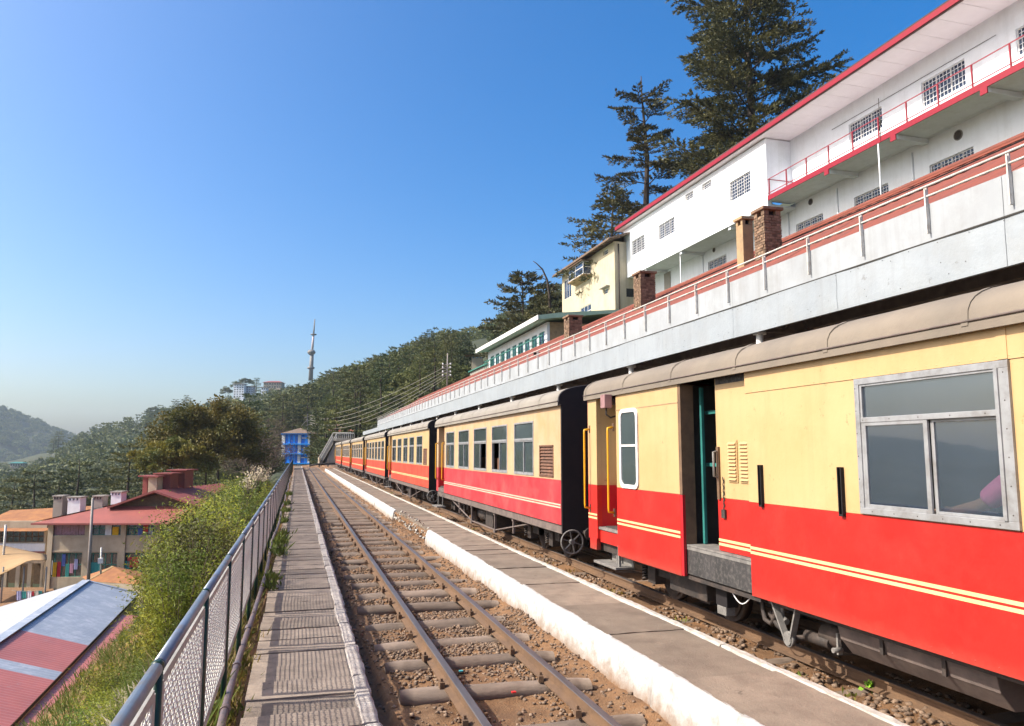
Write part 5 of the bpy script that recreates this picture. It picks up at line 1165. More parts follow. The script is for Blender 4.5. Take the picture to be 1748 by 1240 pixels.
q = MB(); HB.box(q, sL - .25, sL, zG, zEv, .3, 12); q.build('side_wall', M['beige'], hb_)
# roof: skirt, gable with red sheets
ri = HB.at(258, 838); zPk = ri[1]; aP = ri[0]
q = MB(); zS = HZ(866); aSl = HX(172)
q.add([HB.p(sL + .7, zEv - .1, -.9), HB.p(sR, zEv - .1, -.9), HB.p(sR, zS, 1.0), HB.p(aSl, zS, 1.0)], [(0,1,2,3)]); q.add([HB.p(sL + .7, zEv - .02, -.9), HB.p(aSl, zS + .08, 1.0), HB.p(aSl - 0, zS + .3, 12), HB.p(sL + .7, zEv, 12)], [(0,1,2,3)])
q.build('roof_skirt', M['redroof'], hb_)
q = MB(); HB.box(q, sR, sL + .75, zEv - .22, zEv - .1, -.95, -.88); q.build('eave_board', M['redroof'], hb_)
aG0, aG1 = HX(318), HX(180)
q = MB(); q.add([HB.p(aG0, zS, 1.2), HB.p(aG1, zS, 1.2), HB.p(aP, zPk - .3, 1.2)], [(0,1,2)]); q.build('gable', M['wood'], hb_)
dB = 13
q = MB(); aRt = HX(345)
for aE_, zE_ in ((HX(176), zS - .0), (aRt, HZ(868))):
    q.add([HB.p(aP, zPk, .4), HB.p(aE_, zE_, .4), HB.p(aE_, zE_, dB), HB.p(aP, zPk, dB), HB.p(aP, zPk - .14, .4), HB.p(aE_, zE_ - .14, .4), HB.p(aE_, zE_ - .14, dB), HB.p(aP, zPk - .14, dB)], [(0,1,2,3),(7,6,5,4),(0,4,5,1),(1,5,6,2),(2,6,7,3)])
q.build('roof', M['redroof'], hb_)
for (l, r, yt, yb, dd, w_) in ((252, 268, 815, 842, 2.2, 1.0), (268, 291, 810, 846, 3.2, 1.4), (290, 316, 804, 846, 5.0, 1.6), (243, 252, 814, 836, 3.6, .9)):
    a0_, zt2 = HB.at(r, yt, dd); a1_, zb2 = HB.at(l, yb, dd); q = MB(); HB.box(q, a0_, a1_, zb2 - .8, zt2, dd, dd + w_); o = q.build('chimney_stack', M['redroof'] if l != 252 else M['beige'], hb_, loc=HB.p(a0_, zb2, dd))
    q = MB(); HB.box(q, a0_ - .25, a1_ + .25, zt2, zt2 + .1, dd - .3, dd + w_ + .3); q.build('chimney_cap', M['redroof'], o)
# four white chimneys behind the hostel
for k, (l, r, yt, yb, lb) in enumerate(((88, 107, 846, 876, 'leftmost dull white chimney behind the left wing'), (113, 138, 848, 872, 'wide white chimney with notched cap, second from the left'), (157, 176, 846, 866, 'stubby grey white chimney, third from the left behind the red rake'), (187, 208, 839, 862, 'bright white chimney nearest the roof peak'))):
    P0 = atd(l, yb, 60); P1 = atd(r, yb, 60); zt2 = atd(l, yt, 60).z; c_ = empty('chimney', (P0 + P1) / 2, lb, 'chimney'); w_ = (P1 - P0).length
    n0 = _F0 * .8; q = MB(); rd = (P1 - P0).normalized()
    def cb(mb, s0, s1, z0, z1, d0, d1):
        vs = [P0 + rd * s + _F0 * d + Vector((0, 0, z)) for z in (z0, z1) for s, d in ((s0, d0), (s1, d0), (s1, d1), (s0, d1))]; mb.add(vs, [(0,3,2,1),(4,5,6,7),(0,1,5,4),(1,2,6,5),(2,3,7,6),(3,0,4,7)])
    hh = zt2 - P0.z; cb(q, .08, w_ - .08, -2.5, hh - .3, 0, .8)
    for j in range(4): cb(q, j * w_ / 4 + .04, (j + .62) * w_ / 4, hh - .3, hh - .1, -.03, .83)
    q.build('stack', M['white_wall'] if k in (1, 3) else M['concrete'], c_); q = MB(); cb(q, 0, w_, hh - .1, hh, -.1, .9); q.build('cap', M['concrete'], c_)
# left wing
LW = facade_cross(82, 900, 57)
lwo = empty('low_wing_building', tuple(atd(40, 1000, 58)), 'low building with dark glazed upper floor and orange brown roof at the left edge', 'building')
a0, a1 = LW.at(80, 900)[0], LW.at(-60, 900)[0]; zz = lambda py: LW.at(40, py)[1]
q = MB(); LW.wall(q, a0, a1, zz(1025), zz(890), [(LW.at(76,900)[0], LW.at(-20,900)[0], zz(926), zz(906)), (LW.at(72,980)[0], LW.at(0,980)[0], zz(1012), zz(962))], 0, .3); q.build('front_wall', M['beige'], lwo)
LW.window(lwo, LW.at(76,900)[0], LW.at(-20,900)[0], zz(926), zz(906), 0, 9, 2, fm='wood', gm='glass2', w=.06)
q = MB(); LW.box(q, a0, a1, zz(941), zz(928), -.1, -.003); q.build('parapet_band', M['white_wall'], lwo)
q = MB(); LW.box(q, a0, a1, zz(943.5), zz(941) - .01, -.2, -.003); q.build('red_string_course', M['redroof'], lwo)
q = MB()
for px_ in (72, 50, 30, 8): a = LW.at(px_, 980)[0]; LW.box(q, a - .15, a + .15, zz(1025), zz(960), .0, .25)
q.build('porch_column', M['beige'], lwo)
q = MB(); LW.box(q, a0, a1, zz(1025), zz(955), 3.0, 3.2); q.build('porch_back_wall', M['wood'], lwo)
q = MB(); q.add([LW.p(a0 - .3, zz(905), -.9), LW.p(a1, zz(905), -.9), LW.p(a1, zz(893), 2.5), LW.p(LW.at(58, 900)[0], zz(892), 2.5)], [(0,1,2,3)]); q.add([LW.p(LW.at(58, 900)[0], zz(892), 2.5), LW.p(a1, zz(893), 2.5), LW.p(a1, zz(880), 5), LW.p(LW.at(110, 900)[0], zz(872), 6)], [(0,1,2,3)]); q.add([LW.p(a0 - .3, zz(905), -.9), LW.p(LW.at(58, 900)[0], zz(892), 2.5), LW.p(LW.at(110,900)[0], zz(872), 6), LW.p(LW.at(110,900)[0] - 1.2, zz(888), 4)], [(0,1,2,3)])
q.build('roof', M['rust'], lwo)
# tarpaulin shelter
to_ = empty('tarpaulin_shelter', tuple(atd(30, 1015, 46)), 'sagging tan tarpaulin shelter over the yard at the left edge', 'shelter')
tp = MB(); rows = []
for i in range(13):
    row = []
    for j in range(7):
        px_ = -60 + 140 * i / 12; t = j / 6; yt_ = 930 + 17 * max(0, px_) / 78 * (1 if px_ > 0 else 0); yb_ = 982 - 20 * max(0, min(1, px_ / 50)) * 1.3
        row.append(atd(px_, yt_ + (yb_ - yt_) * t, 52 - 6 * t) )
    rows.append(row)
for a, b in zip(rows, rows[1:]):
    for j in range(6): tp.add([a[j], b[j], b[j+1], a[j+1]], [(0,1,2,3)], 0, True)
tpo = tp.build('tarpaulin', M['tarp'], to_); sd = tpo.modifiers.new('thick', 'SOLIDIFY'); sd.thickness = .03
q = MB()
for px_ in (2, 38, 76): P = atd(px_, 1020, 46.3); q.tube([P - Vector((0,0,1)), Vector((P.x, P.y, atd(px_, 968, 46.3).z))], .05, 8)
q.build('shelter_post', M['concrete'], to_)
# washing line
wl0 = empty('washing_line', tuple(atd(45, 1030, 44)), 'washing line with white, green and blue clothes in the yard below', 'washing line')
MB().tube([atd(x, 1008 + 2 * math.sin((x - 20) / 50 * 3.14), 44) for x in range(20, 76, 5)], .01, 5).build('line', M['cable'], wl0)
for x0, x1, h_, ci in ((28, 37, 16, 6), (37, 45, 13, 4), (46, 54, 15, 0), (55, 58, 8, 2), (60, 66, 11, 7), (66, 72, 5, 4)):
    q = MB()
    for j in range(5):
        xa, xb = x0 + (x1 - x0) * j / 5, x0 + (x1 - x0) * (j + 1) / 5; e = .03 * (j % 2); q.add([atd(xa, 1009, 44 + e), atd(xb, 1009, 44.03 - e), atd(xb, 1009 + h_, 44.03 - e), atd(xa, 1009 + h_, 44 + e)], [(0,1,2,3)])
    o = q.build('garment', clm[ci], wl0); o.modifiers.new('t', 'SOLIDIFY').thickness = .02
MB().add([atd(-200, 1080, 36), atd(110, 1050, 36), atd(90, 1003, 56), atd(-260, 1003, 56)], [(0,1,2,3)]).build('yard', M['soil'], kind='structure')
# slender lamp pole and short antenna pole
sp = empty('utility_pole', tuple(atZ(150, 1002, -5)), 'tall leaning grey pole rising from the tin roof ridge', 'pole')
MB().tube([atd(150, 1004, 40), atd(158.5, 850, 40)], [.09, .06], 8).bar(atd(154, 871, 40), atd(176, 866, 40), .05, .05).build('pole', M['wire'], sp)
sp = empty('utility_pole', tuple(atd(172, 975, 44)), 'short pole with a small white box in front of the teal windows', 'pole')
MB().tube([atd(172, 980, 44), atd(173, 935, 44)], .05, 6).build('pole', M['railwhite'], sp); MB().bar(atd(172, 962, 43.9), atd(172, 953, 43.9), .25, .2).build('box', M['whiteframe'], sp)
sp = empty('utility_pole', tuple(atd(5, 970, 50)), 'thin pale pole at the left edge of the picture', 'pole'); MB().tube([atd(4, 975, 50), atd(10, 896, 50)], .07, 6).build('pole', M['railwhite'], sp)
# ---- tin roofed shed at the lower left: patched sheets in two colours
zr = -4.2
rb = atZ(147, 992, zr); rf = atZ(0, 1092, zr); rdir = (rf - rb).normalized(); rf = rb + rdir * 28
eb = atP(236, 1014, rb, rdir); ze = eb.z; ef = eb + rdir * 28
wb_ = rb + Vector((-6.5, .3, -1.9)); wf_ = wb_ + rdir * 28
shed = empty('tin_roofed_shed', tuple(rb + Vector((0, -5, -4))), 'shed below the track with patched blue grey and red tin roof sheets', 'shed')
def lerp(a, b, t): return a + (b - a) * t
tot = 28.0
bands = []       # distances along the eave where the colours change, seen on the photograph
def along(px, py): return max(0, (atP(px, py, (rb + eb) / 2, (rb - eb).cross(rdir).normalized()) - rb).dot(rdir))
b1_ = along(115, 1094); b2_ = along(95, 1145); b3_ = along(86, 1160)
print('shed', rb, eb, b1_, b2_, b3_)
cuts = [0, b1_, b2_, b3_, tot]; cmat = ['tingrey', 'tinred', 'tingrey', 'tinred']
nrm = (rb - eb).cross(rdir).normalized(); nrm = nrm if nrm.z > 0 else -nrm
s = 0; seg = .76
for ci in range(4):
    s0, s1 = cuts[ci], cuts[ci + 1]; n = max(1, int(round((s1 - s0) / seg)))
    for k in range(n):
        a, b = s0 + (s1 - s0) * k / n, s0 + (s1 - s0) * (k + 1) / n; q = MB(); m = 8
        for j in range(m):
            u0, u1 = a + (b - a) * j / m, a + (b - a) * (j + 1) / m; h0, h1 = .014 * (j % 2), .014 * ((j + 1) % 2)
            q.add([rb + rdir * u0 + nrm * h0, rb + rdir * u1 + nrm * h1, eb + rdir * u1 + nrm * h1, eb + rdir * u0 + nrm * h0], [(0,1,2,3)])
        q.build('tin_sheet', M[cmat[ci]], shed, loc=rb + rdir * a)
for k in range(14):
    a, b = tot * k / 14, tot * (k + 1) / 14 - .01; q = MB(); q.add([rb + rdir * a + nrm * .01, rb + rdir * b + nrm * .01, wb_ + rdir * b, wb_ + rdir * a], [(0,1,2,3)]); q.build('tin_sheet', M['tin_sunlit'], shed, loc=rb + rdir * a)  # slope towards the sun: its brightness is painted in with the paler tin
MB().bar(rb + nrm * .04, rf + nrm * .04, .34, .03).build('ridge_cap', M['tingrey'], shed); MB().bar(rb + nrm * .03, eb + nrm * .03, .22, .03).build('verge_cap', M['tingrey'], shed)
MB().bar(eb - Vector((0, 0, .06)), ef - Vector((0, 0, .06)), .03, .08).build('gutter_gap', M['seam'], shed)
MB().add([rb, eb, eb - Vector((0,0,5)), wb_ - Vector((0,0,3)), wb_], [(0,1,2,3,4)]).add([eb, ef, ef - Vector((0,0,5)), eb - Vector((0,0,5))], [(0,1,2,3)]).build('shed_wall', M['beige'], shed)
lo_ = empty('lean_to_roof', tuple(eb + rdir * 12), 'lower faded red tin roof beyond the dark gutter line, half hidden by grass', 'roof')
for k in range(14):
    a, b = 4 + 1.25 * k, 4 + 1.25 * (k + 1) - .01; dn = Vector((1, 0, -.14)) * 2.6 - Vector((0, 0, 0)); q = MB(); base = eb - Vector((0, 0, .16)); m = 10
    for j in range(m):
        u0, u1 = a + (b - a) * j / m, a + (b - a) * (j + 1) / m; h0, h1 = .014 * (j % 2), .014 * ((j + 1) % 2)
        q.add([base + rdir * u0 + Vector((0,0,h0)), base + rdir * u1 + Vector((0,0,h1)), base + rdir * u1 + dn + Vector((0,0,h1)), base + rdir * u0 + dn + Vector((0,0,h0))], [(0,1,2,3)])
    q.build('tin_sheet', M['tinred'], lo_, loc=base + rdir * a)
# small hip roof in rust between shed and hostel
hp = empty('rusty_hip_roof_hut', tuple(atd(200, 1015, 44)), 'small hut with orange rusty hip roof behind the shed', 'hut')
A_, B_, C_, D_ = atd(193, 967, 49), atd(148, 992, 47), atd(256, 1000, 46), atd(285, 985, 53)
for nm_, f_ in (('hip_face', (A_, B_, C_)), ('hip_face', (A_, C_, D_)), ('hip_face', (A_, D_, atd(140, 985, 53))), ('hip_face', (A_, atd(140, 985, 53), B_))):
    MB().add(list(f_), [(0,1,2)]).build(nm_, M['rust'], hp)
MB().bar(A_, B_, .2, .04).build('hip_cap', M['tarp'], hp); MB().add([B_ - Vector((0,0,.02)), C_ - Vector((0,0,.02)), C_ - Vector((0,0,3)), B_ - Vector((0,0,3))], [(0,1,2,3)]).build('hut_wall', M['beige'], hp)
# ---- blue three storey building beyond the end of the track
KB = facade_cross(529, 770, 165)
kb = empty('blue_building', tuple(atd(505, 795, 168)), 'narrow three storey building with bright blue shutters at the end of the track', 'building')
kx = lambda px: KB.at(px, 770)[0]; kz = lambda py: KB.at(505, py)[1]
q = MB(); KB.box(q, kx(529), kx(480.6), kz(810), kz(740), .1, 6.5); q.build('body_wall', M['beige'], kb)
for k in range(3):
    y0_, y1_ = 742.5 + 16.6 * k, 757 + 16.6 * k
    for (l, r) in ((486.5, 508), (513.5, 525)):
        n_ = 5 if l < 500 else 2
        for j in range(n_):
            xa = l + (r - l) * j / n_; xb = l + (r - l) * (j + 1) / n_; q = MB(); KB.box(q, kx(xb) + .04, kx(xa) - .04, kz(y1_), kz(y0_), -.02 - .05 * (j % 2), .095); q.build('shutter', M['blue' if j % 2 else 'bluedark'], kb, loc=KB.p(kx(xa), kz(y1_)))
        if l > 500:
            q = MB(); KB.box(q, kx(524), kx(515), kz(y0_ + 6.4), kz(y0_ + 4.8), -.14, -.08); q.build('shutter_bar', M['whiteframe'], kb)
    q = MB(); KB.box(q, kx(529.6), kx(482), kz(759.4 + 16.6 * k), kz(757.3 + 16.6 * k), -.45, .09); q.build('floor_band', M['blue'], kb)
for l_, r_ in ((480.6, 486), (508.3, 513.2), (525.3, 529)): q = MB(); KB.box(q, kx(r_), kx(l_), kz(806), kz(742.2), -.12, .095); q.build('column', M['whiteframe'], kb, loc=KB.p(kx(r_), kz(806)))
q = MB(); KB.box(q, kx(530), kx(479.8), kz(742), kz(740), -.5, .09); q.build('eave_band', M['blue'], kb)
ap = KB.p(kx(505), kz(730), 3.2); cs = [KB.p(kx(530.5), kz(740), -.6), KB.p(kx(479), kz(740), -.6), KB.p(kx(479), kz(740), 7), KB.p(kx(530.5), kz(740), 7)]
MB().add(cs + [ap], [(0,1,4),(1,2,4),(2,3,4),(3,0,4)]).build('roof', M['rustroof'], kb)
sh = empty('grey_hut', tuple(atd(474, 795, 158)), 'small grey hut left of the blue building', 'hut')
P = atd(474, 780, 158); q = MB(); q.bar(atd(471, 800, 158), atd(471, 767, 158), 1.6, 2, up=(0, 1, 0)).build('hut_wall', M['concrete'], sh); MB().bar(atd(467.5, 765.5, 157), atd(481, 765.5, 157), 3, .3).build('hut_roof', M['roofdark'], sh)
# ---- stairway to the footbridge
sw = empty('stairway', tuple(atd(552, 790, 112)), 'concrete stairway with railing climbing right behind the last coach', 'stairs')
A0, A1, A2 = atd(543, 784, 112), atd(569, 739, 112), atd(599, 739, 112)
n_ = 22; fd = _F0 * 2.4
for off, nm_ in ((Vector((0,0,0)), 'near_rail'), (fd, 'far_rail')):
    q = MB().bar(A0 + off, A1 + off, .12, .12).bar(A1 + off, A2 + off, .12, .12).bar(A0 + off - Vector((0,0,.55)), A1 + off - Vector((0,0,.55)), .1, .1)
    for k in range(n_ + 1): P = lerp(A0, A1, k / n_) + off; q.bar(P, P - Vector((0,0,1.0)), .06, .06)
    for k in range(10): P = lerp(A1, A2, k / 9) + off; q.bar(P, P - Vector((0,0,1.0)), .06, .06)
    q.build('railing', M['railwhite'], sw)
for k in range(n_):
    a, b = lerp(A0, A1, k / n_) - Vector((0,0,1)), lerp(A0, A1, (k + 1) / n_) - Vector((0,0,1)); q = MB(); v = [Vector((a.x, a.y, b.z)), Vector((b.x, b.y, b.z)), Vector((b.x, b.y, b.z - .6)), Vector((a.x, a.y, a.z - .6))]
    q.add(v + [p + fd for p in v], [(0,1,2,3),(7,6,5,4),(0,4,5,1),(1,5,6,2),(2,6,7,3),(3,7,4,0)]); q.build('step', M['concrete'], sw, loc=a)
q = MB(); wv = [atd(553, 795, 112.3), atd(575, 748, 112.3), atd(600, 748, 112.3), atd(600, 800, 112.3)]; q.add(wv + [p + fd for p in wv], [(0,1,2,3),(7,6,5,4),(0,1,5,4),(1,2,6,5),(2,3,7,6)]).build('side_wall', M['concrete'], sw)
MB().bar(A1 - Vector((0,0,1.1)) + fd / 2, A2 - Vector((0,0,1.1)) + fd / 2, 2.4, .2).build('landing', M['concrete'], sw)
MB().bar(atd(545, 792, 111), atd(545, 781, 111), .15, 3.5).bar(atd(560, 792, 111), atd(560, 783, 111), .15, .15).build('base_wall', M['beige'], sw)
rr_ = empty('red_roof_house', tuple(atd(583, 740, 126)), 'patched orange red roof of a small house above the stairway landing', 'house')
MB().add([atd(560, 731, 126), atd(576, 724.5, 128), atd(603, 735, 128), atd(606, 741, 124), atd(588, 742, 124), atd(562, 736, 124)], [(0,1,2,3,4,5)]).build('roof', material('orange_red_roof', (.55,.13,.07), (.42,.22,.16), .8, dirt=((.6,.5,.4), .4, .8)), rr_)
MB().bar(atd(565, 750, 127), atd(603, 750, 127), .3, 2.2).build('house_wall', M['wood'], rr_)
MB().tube([atd(590, 742, 120), atd(588.5, 729, 120)], .25, 8).build('stove_pipe', M['black'], rr_)
# ---- black barrier across the track end
ba = empty('track_barrier', tuple(atZ(550, 798, -.1)), 'low black curved barrier across the end of the track', 'barrier')
q = MB(); pts_ = [atd(x, y, 100) for x, y in ((529, 795), (545, 792.5), (560, 791.5), (578, 792))]; q.tube(pts_, .11, 8).tube([p - Vector((0,0,.5)) for p in pts_], .09, 8)
for p in pts_: q.tube([p + Vector((0,0,.05)), p - Vector((0,0,1.0))], .08, 6)
q.build('barrier_rail', M['black'], ba)
# ---- poles and cables
up_ = empty('utility_pole', tuple(atd(763, 660, 62)), 'slim electricity pole with insulators standing behind the red canopy roof', 'pole')
T_ = atd(764, 603, 62); Bt = atd(763, 668, 62); MB().tube([Bt, T_], [.06, .045], 8).build('pole', M['wire'], up_)
for k, py_ in enumerate((622, 628, 635, 641)):
    MB().bar(atd(755, py_ + 2, 62), atd(770, py_ - 1, 62), .06, .06).build('cross_arm', M['wire'], up_)
    for x in (756, 769): MB().tube([atd(x, py_ + 1, 61.9), atd(x, py_ - 2, 61.9)], .06, 6).build('insulator', M['whiteframe'], up_)
p2_ = empty('utility_pole', tuple(atd(525, 740, 150)), 'angled iron bracket pole above the blue building holding the far cable ends', 'pole')
q = MB().bar(atd(525, 745, 150), atd(525, 707, 150), .14, .14)
for py_ in (712, 719, 726): q.bar(atd(519, py_ + 2, 150), atd(533, py_ - 3, 150), .08, .08)
q.bar(atd(514, 728, 150), atd(525, 716, 150), .08, .08).build('bracket', M['wire'], p2_)
cbs = []
for k, (y0_, y1_, lbl) in enumerate(((709, 622, 'uppermost'), (714, 628, 'second'), (717, 633, 'third'), (721, 637, 'fourth'), (724, 641, 'lowest'))):
    a, b = atd(529, y0_, 150), atd(768, y1_, 61.8); pts_ = [lerp(a, b, t / 20) - Vector((0, 0, (1.3 + .25 * k) * 4 * (t / 20) * (1 - t / 20))) for t in range(21)]
    nm = {'uppermost': 'uppermost of the five cables sagging from the slim pole to the blue building', 'lowest': 'lowest of the five sagging overhead cables'}.get(lbl, lbl + ' from the top of the five sagging overhead cables')
    tag(MB().tube(pts_, [.035 - .018 * t / 20 for t in range(21)], 5).build('overhead_cable', M['cable']), nm, 'cable', 'overhead cables')
    b2 = atd(905 + 10 * k, 560 + 12 * k, 52); pts_ = [lerp(b, b2, t / 10) - Vector((0, 0, 1.0 * (t / 10) * (1 - t / 10))) for t in range(11)]
MB().bar(atd(590, 705, 120), atd(590, 695, 120), .5, .5).build('yellow_marker', M['yellow'], p2_) if False else None
# ---- far buildings and the tower
tw = empty('broadcast_tower', tuple(atd(530, 640, 640)), 'tall slender broadcast tower with round gallery on the forested ridge', 'tower')
def TW(py): return atd(531, py, 640).z
bx, by = atd(530.5, 640, 640).x, atd(530.5, 640, 640).y; c3_ = atd(534.5, 545, 640)
MB().tube([(bx, by, TW(650)), (bx + .5, by, TW(601))], [1.9, 1.45], 16).build('concrete_shaft', M['greyiron'], tw)
MB().tube([(bx, by, TW(630)), (bx, by, TW(627))], [2.9, 3.0], 20).tube([(bx, by, TW(606)), (bx, by, TW(603)), (bx, by, TW(601)), (bx, by, TW(598))], [2.0, 3.3, 3.4, 2.4], 20).build('gallery', M['greyiron'], tw)
MB().tube([(bx + .5, by, TW(600)), (bx + 1.3, by, TW(571))], [1.05, .8], 8).build('lattice_mast', material('pink_grey_mast', (.40,.24,.22), (.55,.5,.5), .12), tw)
MB().tube([(bx + 1.3, by, TW(571)), (bx + 1.9, by, TW(545))], [.7, .4], 8).tube([(bx + 1.3, by, TW(572)), (bx + 1.3, by, TW(570.5))], 2.6, 10).build('antenna', M['greyiron'], tw)
def far_house(l, r, yt, yb, dist, mt, label, floors=4, bays=6, roof=None, name='hill_house', depth=None):
    F = facade_cross(r, yb, dist); o = empty(name, tuple(atd((l+r)/2, yb, dist + 3)), label, 'house'); a0, a1 = 0, F.at(l, yt)[0]; z1_, z0_ = F.at(r, yt)[1], F.at(r, yb)[1]
    H = []
    for i in range(bays):
        for j in range(floors):
            H.append((a1 * (i + .2) / bays, a1 * (i + .8) / bays, z0_ + (z1_ - z0_) * (j + .3) / floors, z0_ + (z1_ - z0_) * (j + .8) / floors))
    q = MB(); F.wall(q, a0, a1, z0_ - 6, z1_, H, 0, .5); dp = depth or a1 * .6
    F.box(q, a0, a1, z0_ - 6, z1_, .8, dp); F.box(q, a0, .3, z0_ - 6, z1_, .5, .8); F.box(q, a1 - .3, a1, z0_ - 6, z1_, .5, .8); q.build('wall', M[mt], o)
    for h in H: q = MB(); F.box(q, h[0], h[1], h[2], h[3], .4, .5); q.build('window', M['glass2'], o, loc=F.p((h[0]+h[1])/2, h[2]))
    q = MB(); F.box(q, a0 - .8, a1 + .8, z1_, z1_ + .4, -.8, dp + .8)
    if roof: q = MB().add([F.p(-1, z1_, -1), F.p(a1 + 1, z1_, -1), F.p(a1 + 1, z1_, dp + 1), F.p(-1, z1_, dp + 1), F.p(a1 * .2, z1_ + a1 * .1, dp / 2), F.p(a1 * .8, z1_ + a1 * .1, dp / 2)], [(0,1,5,4),(1,2,5),(2,3,4,5),(3,0,4)])
    q.build('roof', M[roof or 'concrete'], o); return o
far_house(399, 416, 656, 679, 585, 'white_wall', 'tall white and lilac block on the wooded hilltop, left half', 6, 4)
far_house(416, 432, 660, 678, 590, 'tingrey', 'blue grey block joined to the white hilltop block', 5, 4)
far_house(450, 480, 653, 664, 600, 'beige', 'long low beige house among the ridge trees left of the tower', 2, 7, 'redroof')
far_house(446, 456, 662, 672, 580, 'white_wall', 'small white house below the long beige ridge house', 2, 3)
far_house(208, 218, 722, 733, 690, 'beige', 'small pink roofed house on the left ridge', 2, 3, 'redroof')
far_house(17, 38, 791, 798, 560, 'concrete', 'house with bright turquoise roof low on the left hill', 1, 5, 'teal')
far_house(62, 72, 804, 808, 520, 'beige', 'tiny house with pink roof on the left slope', 1, 3, 'redroof')
far_house(40, 47, 810, 822, 500, 'beige', 'narrow ochre house among trees on the left slope', 3, 2)
far_house(120, 131, 790, 796, 560, 'white_wall', 'small white house halfway up the left slope', 1, 3)
far_house(100, 112, 779, 784, 600, 'white_wall', 'tiny white house near the saddle tree', 1, 3)
far_house(620, 655, 664, 669, 250, 'white_wall', 'pale green roofed long shed hidden in the cedars', 1, 7, 'greenroof')
far_house(805, 824, 607, 614, 110, 'yellowwall', 'small yellow house in the trees above the far canopy', 1, 3, 'rustroof')
# ------------------------------------------------------------------ trees and plants
def blades(P, D, L, W, rg, jitter=.5, quad=True):
    """P points, D main directions, lengths L, widths W -> small leaf faces"""
    n = len(P); D = D + rg.normal(size=(n, 3)) * jitter; D /= np.linalg.norm(D, axis=1)[:, None] + 1e-9
    s = rg.normal(size=(n, 3)); s -= (s * D).sum(1)[:, None] * D; s /= np.linalg.norm(s, axis=1)[:, None] + 1e-9
    L = np.asarray(L).reshape(-1, 1); W = np.asarray(W).reshape(-1, 1)
    a = P - s * W * .25; b = P + s * W * .25; c = P + D * L * .55 + s * W * .5; e = P + D * L * .55 - s * W * .5; t = P + D * L
    V = np.stack([a + 0 * t, c, t, e], 1).reshape(-1, 3); F = np.arange(n * 4).reshape(-1, 4); return V, F
def join(parts):
    Vs, Fs, b = [], [], 0
    for V, F in parts: Vs.append(V); Fs.append(F + b); b += len(V)
    return np.vstack(Vs), np.vstack(Fs)
def cedar(seed, h, spread, whorls, sub, tufts, tl, tw, gap=0.0, crown0=.15, top=.12, flat=.12, shape=1.0, per=5, lop=None, limb=True, upturn=.15):
    rg = np.random.default_rng(seed); r = random.Random(seed); tk = MB(); lean = (r.uniform(-.02, .02), r.uniform(-.02, .02))
    def trunk(z): return Vector((lean[0] * z + .12 * math.sin(z * .5 + seed), lean[1] * z + .1 * math.sin(z * .4), z))
    tk.tube([trunk(h * t / 10) for t in range(11)], [h * .020 * (1 - t / 10.6) + .02 for t in range(11)], 9)
    PP, DD = [], []
    for w in range(whorls):
        f = (w + r.random() * .7) / whorls
        if r.random() < gap: continue
        z = h * (crown0 + (1 - crown0) * f); prof = (1 - f) ** (.75 * shape) * (.55 + .45 * min(1, f * 5 + .35)) + top
        for b in range(per if per > 2 else per + r.randint(0, 1)):
            az = 2 * math.pi * (b / per) + r.random() * 1.1 + w * .9; Lb = spread * prof * r.uniform(.6, 1.15)
            if lop: Lb *= lop(az)
            if Lb < .15 * spread * .3: continue
            dr = Vector((math.cos(az), math.sin(az), 0)); side = Vector((-dr.y, dr.x, 0)); base = trunk(z); rise = r.uniform(-.02, .16) + f * .25; pts = []
            for k in range(6):
                t = k / 5; pts.append(base + dr * (Lb * t) + Vector((0, 0, Lb * (rise * t - flat * t * t + upturn * .3 * t ** 4))) + side * (Lb * .05 * math.sin(t * 4 + b)))
            if limb: tk.tube(pts[:5], [max(.010, h * .0026 * (1 - k / 5) * (.5 + prof)) for k in range(5)], 5, 0, False)
            for sI in range(sub):
                t = .18 + .82 * (sI + r.random() * .6) / sub; kk = min(4, int(t * 5)); p0 = pts[kk].lerp(pts[kk + 1], t * 5 - kk); sd = 1 if sI % 2 else -1
                ls = Lb * (.42 * (1 - t) + .13) * r.uniform(.6, 1.2); d2 = (dr * .75 + side * sd * r.uniform(.5, 1.1)).normalized()
                m = max(2, int(tufts * (ls / (spread * .3)) ))
                tt = rg.random(m); p = np.array(p0)[None] + np.outer(tt * ls, np.array(d2)); p[:, 2] += rg.normal(size=m) * ls * .04 + tt * ls * .04 - tt * tt * ls * .12
                PP.append(p); DD.append(np.tile(np.array(d2) * 1.0 + np.array([0, 0, .35]), (m, 1)))
            m = max(2, tufts // 2); tt = rg.random(m) * .8 + .2; ip = np.array([pts[min(4, int(t * 5))].lerp(pts[min(5, int(t * 5) + 1)], t * 5 - int(t * 5)) for t in tt]); PP.append(ip); DD.append(np.tile(np.array([dr.x, dr.y, .5]), (m, 1)))
    P = np.vstack(PP); D = np.vstack(DD); n = len(P)
    return tk, blades(P, D, tl * rg.uniform(.6, 1.3, n), tw * rg.uniform(.7, 1.3, n), rg, .45)
def tree_obj(name, loc, tk, VF, barkm, leafm, label, group=None, cat='tree', leafname='crown', scale=1.0, rz=0.0):
    t = empty(name, loc, label, cat, group)
    me1 = tk.mesh('trunk', M[barkm]) if isinstance(tk, MB) else tk; me2 = np_mesh(leafname, *VF, [M[leafm]]) if isinstance(VF, tuple) else VF
    link('trunk', me1, t, Vector((0,0,0))); link(leafname, me2, t, Vector((0,0,0))); t.scale = (scale,) * 3; t.rotation_euler.z = rz; return t
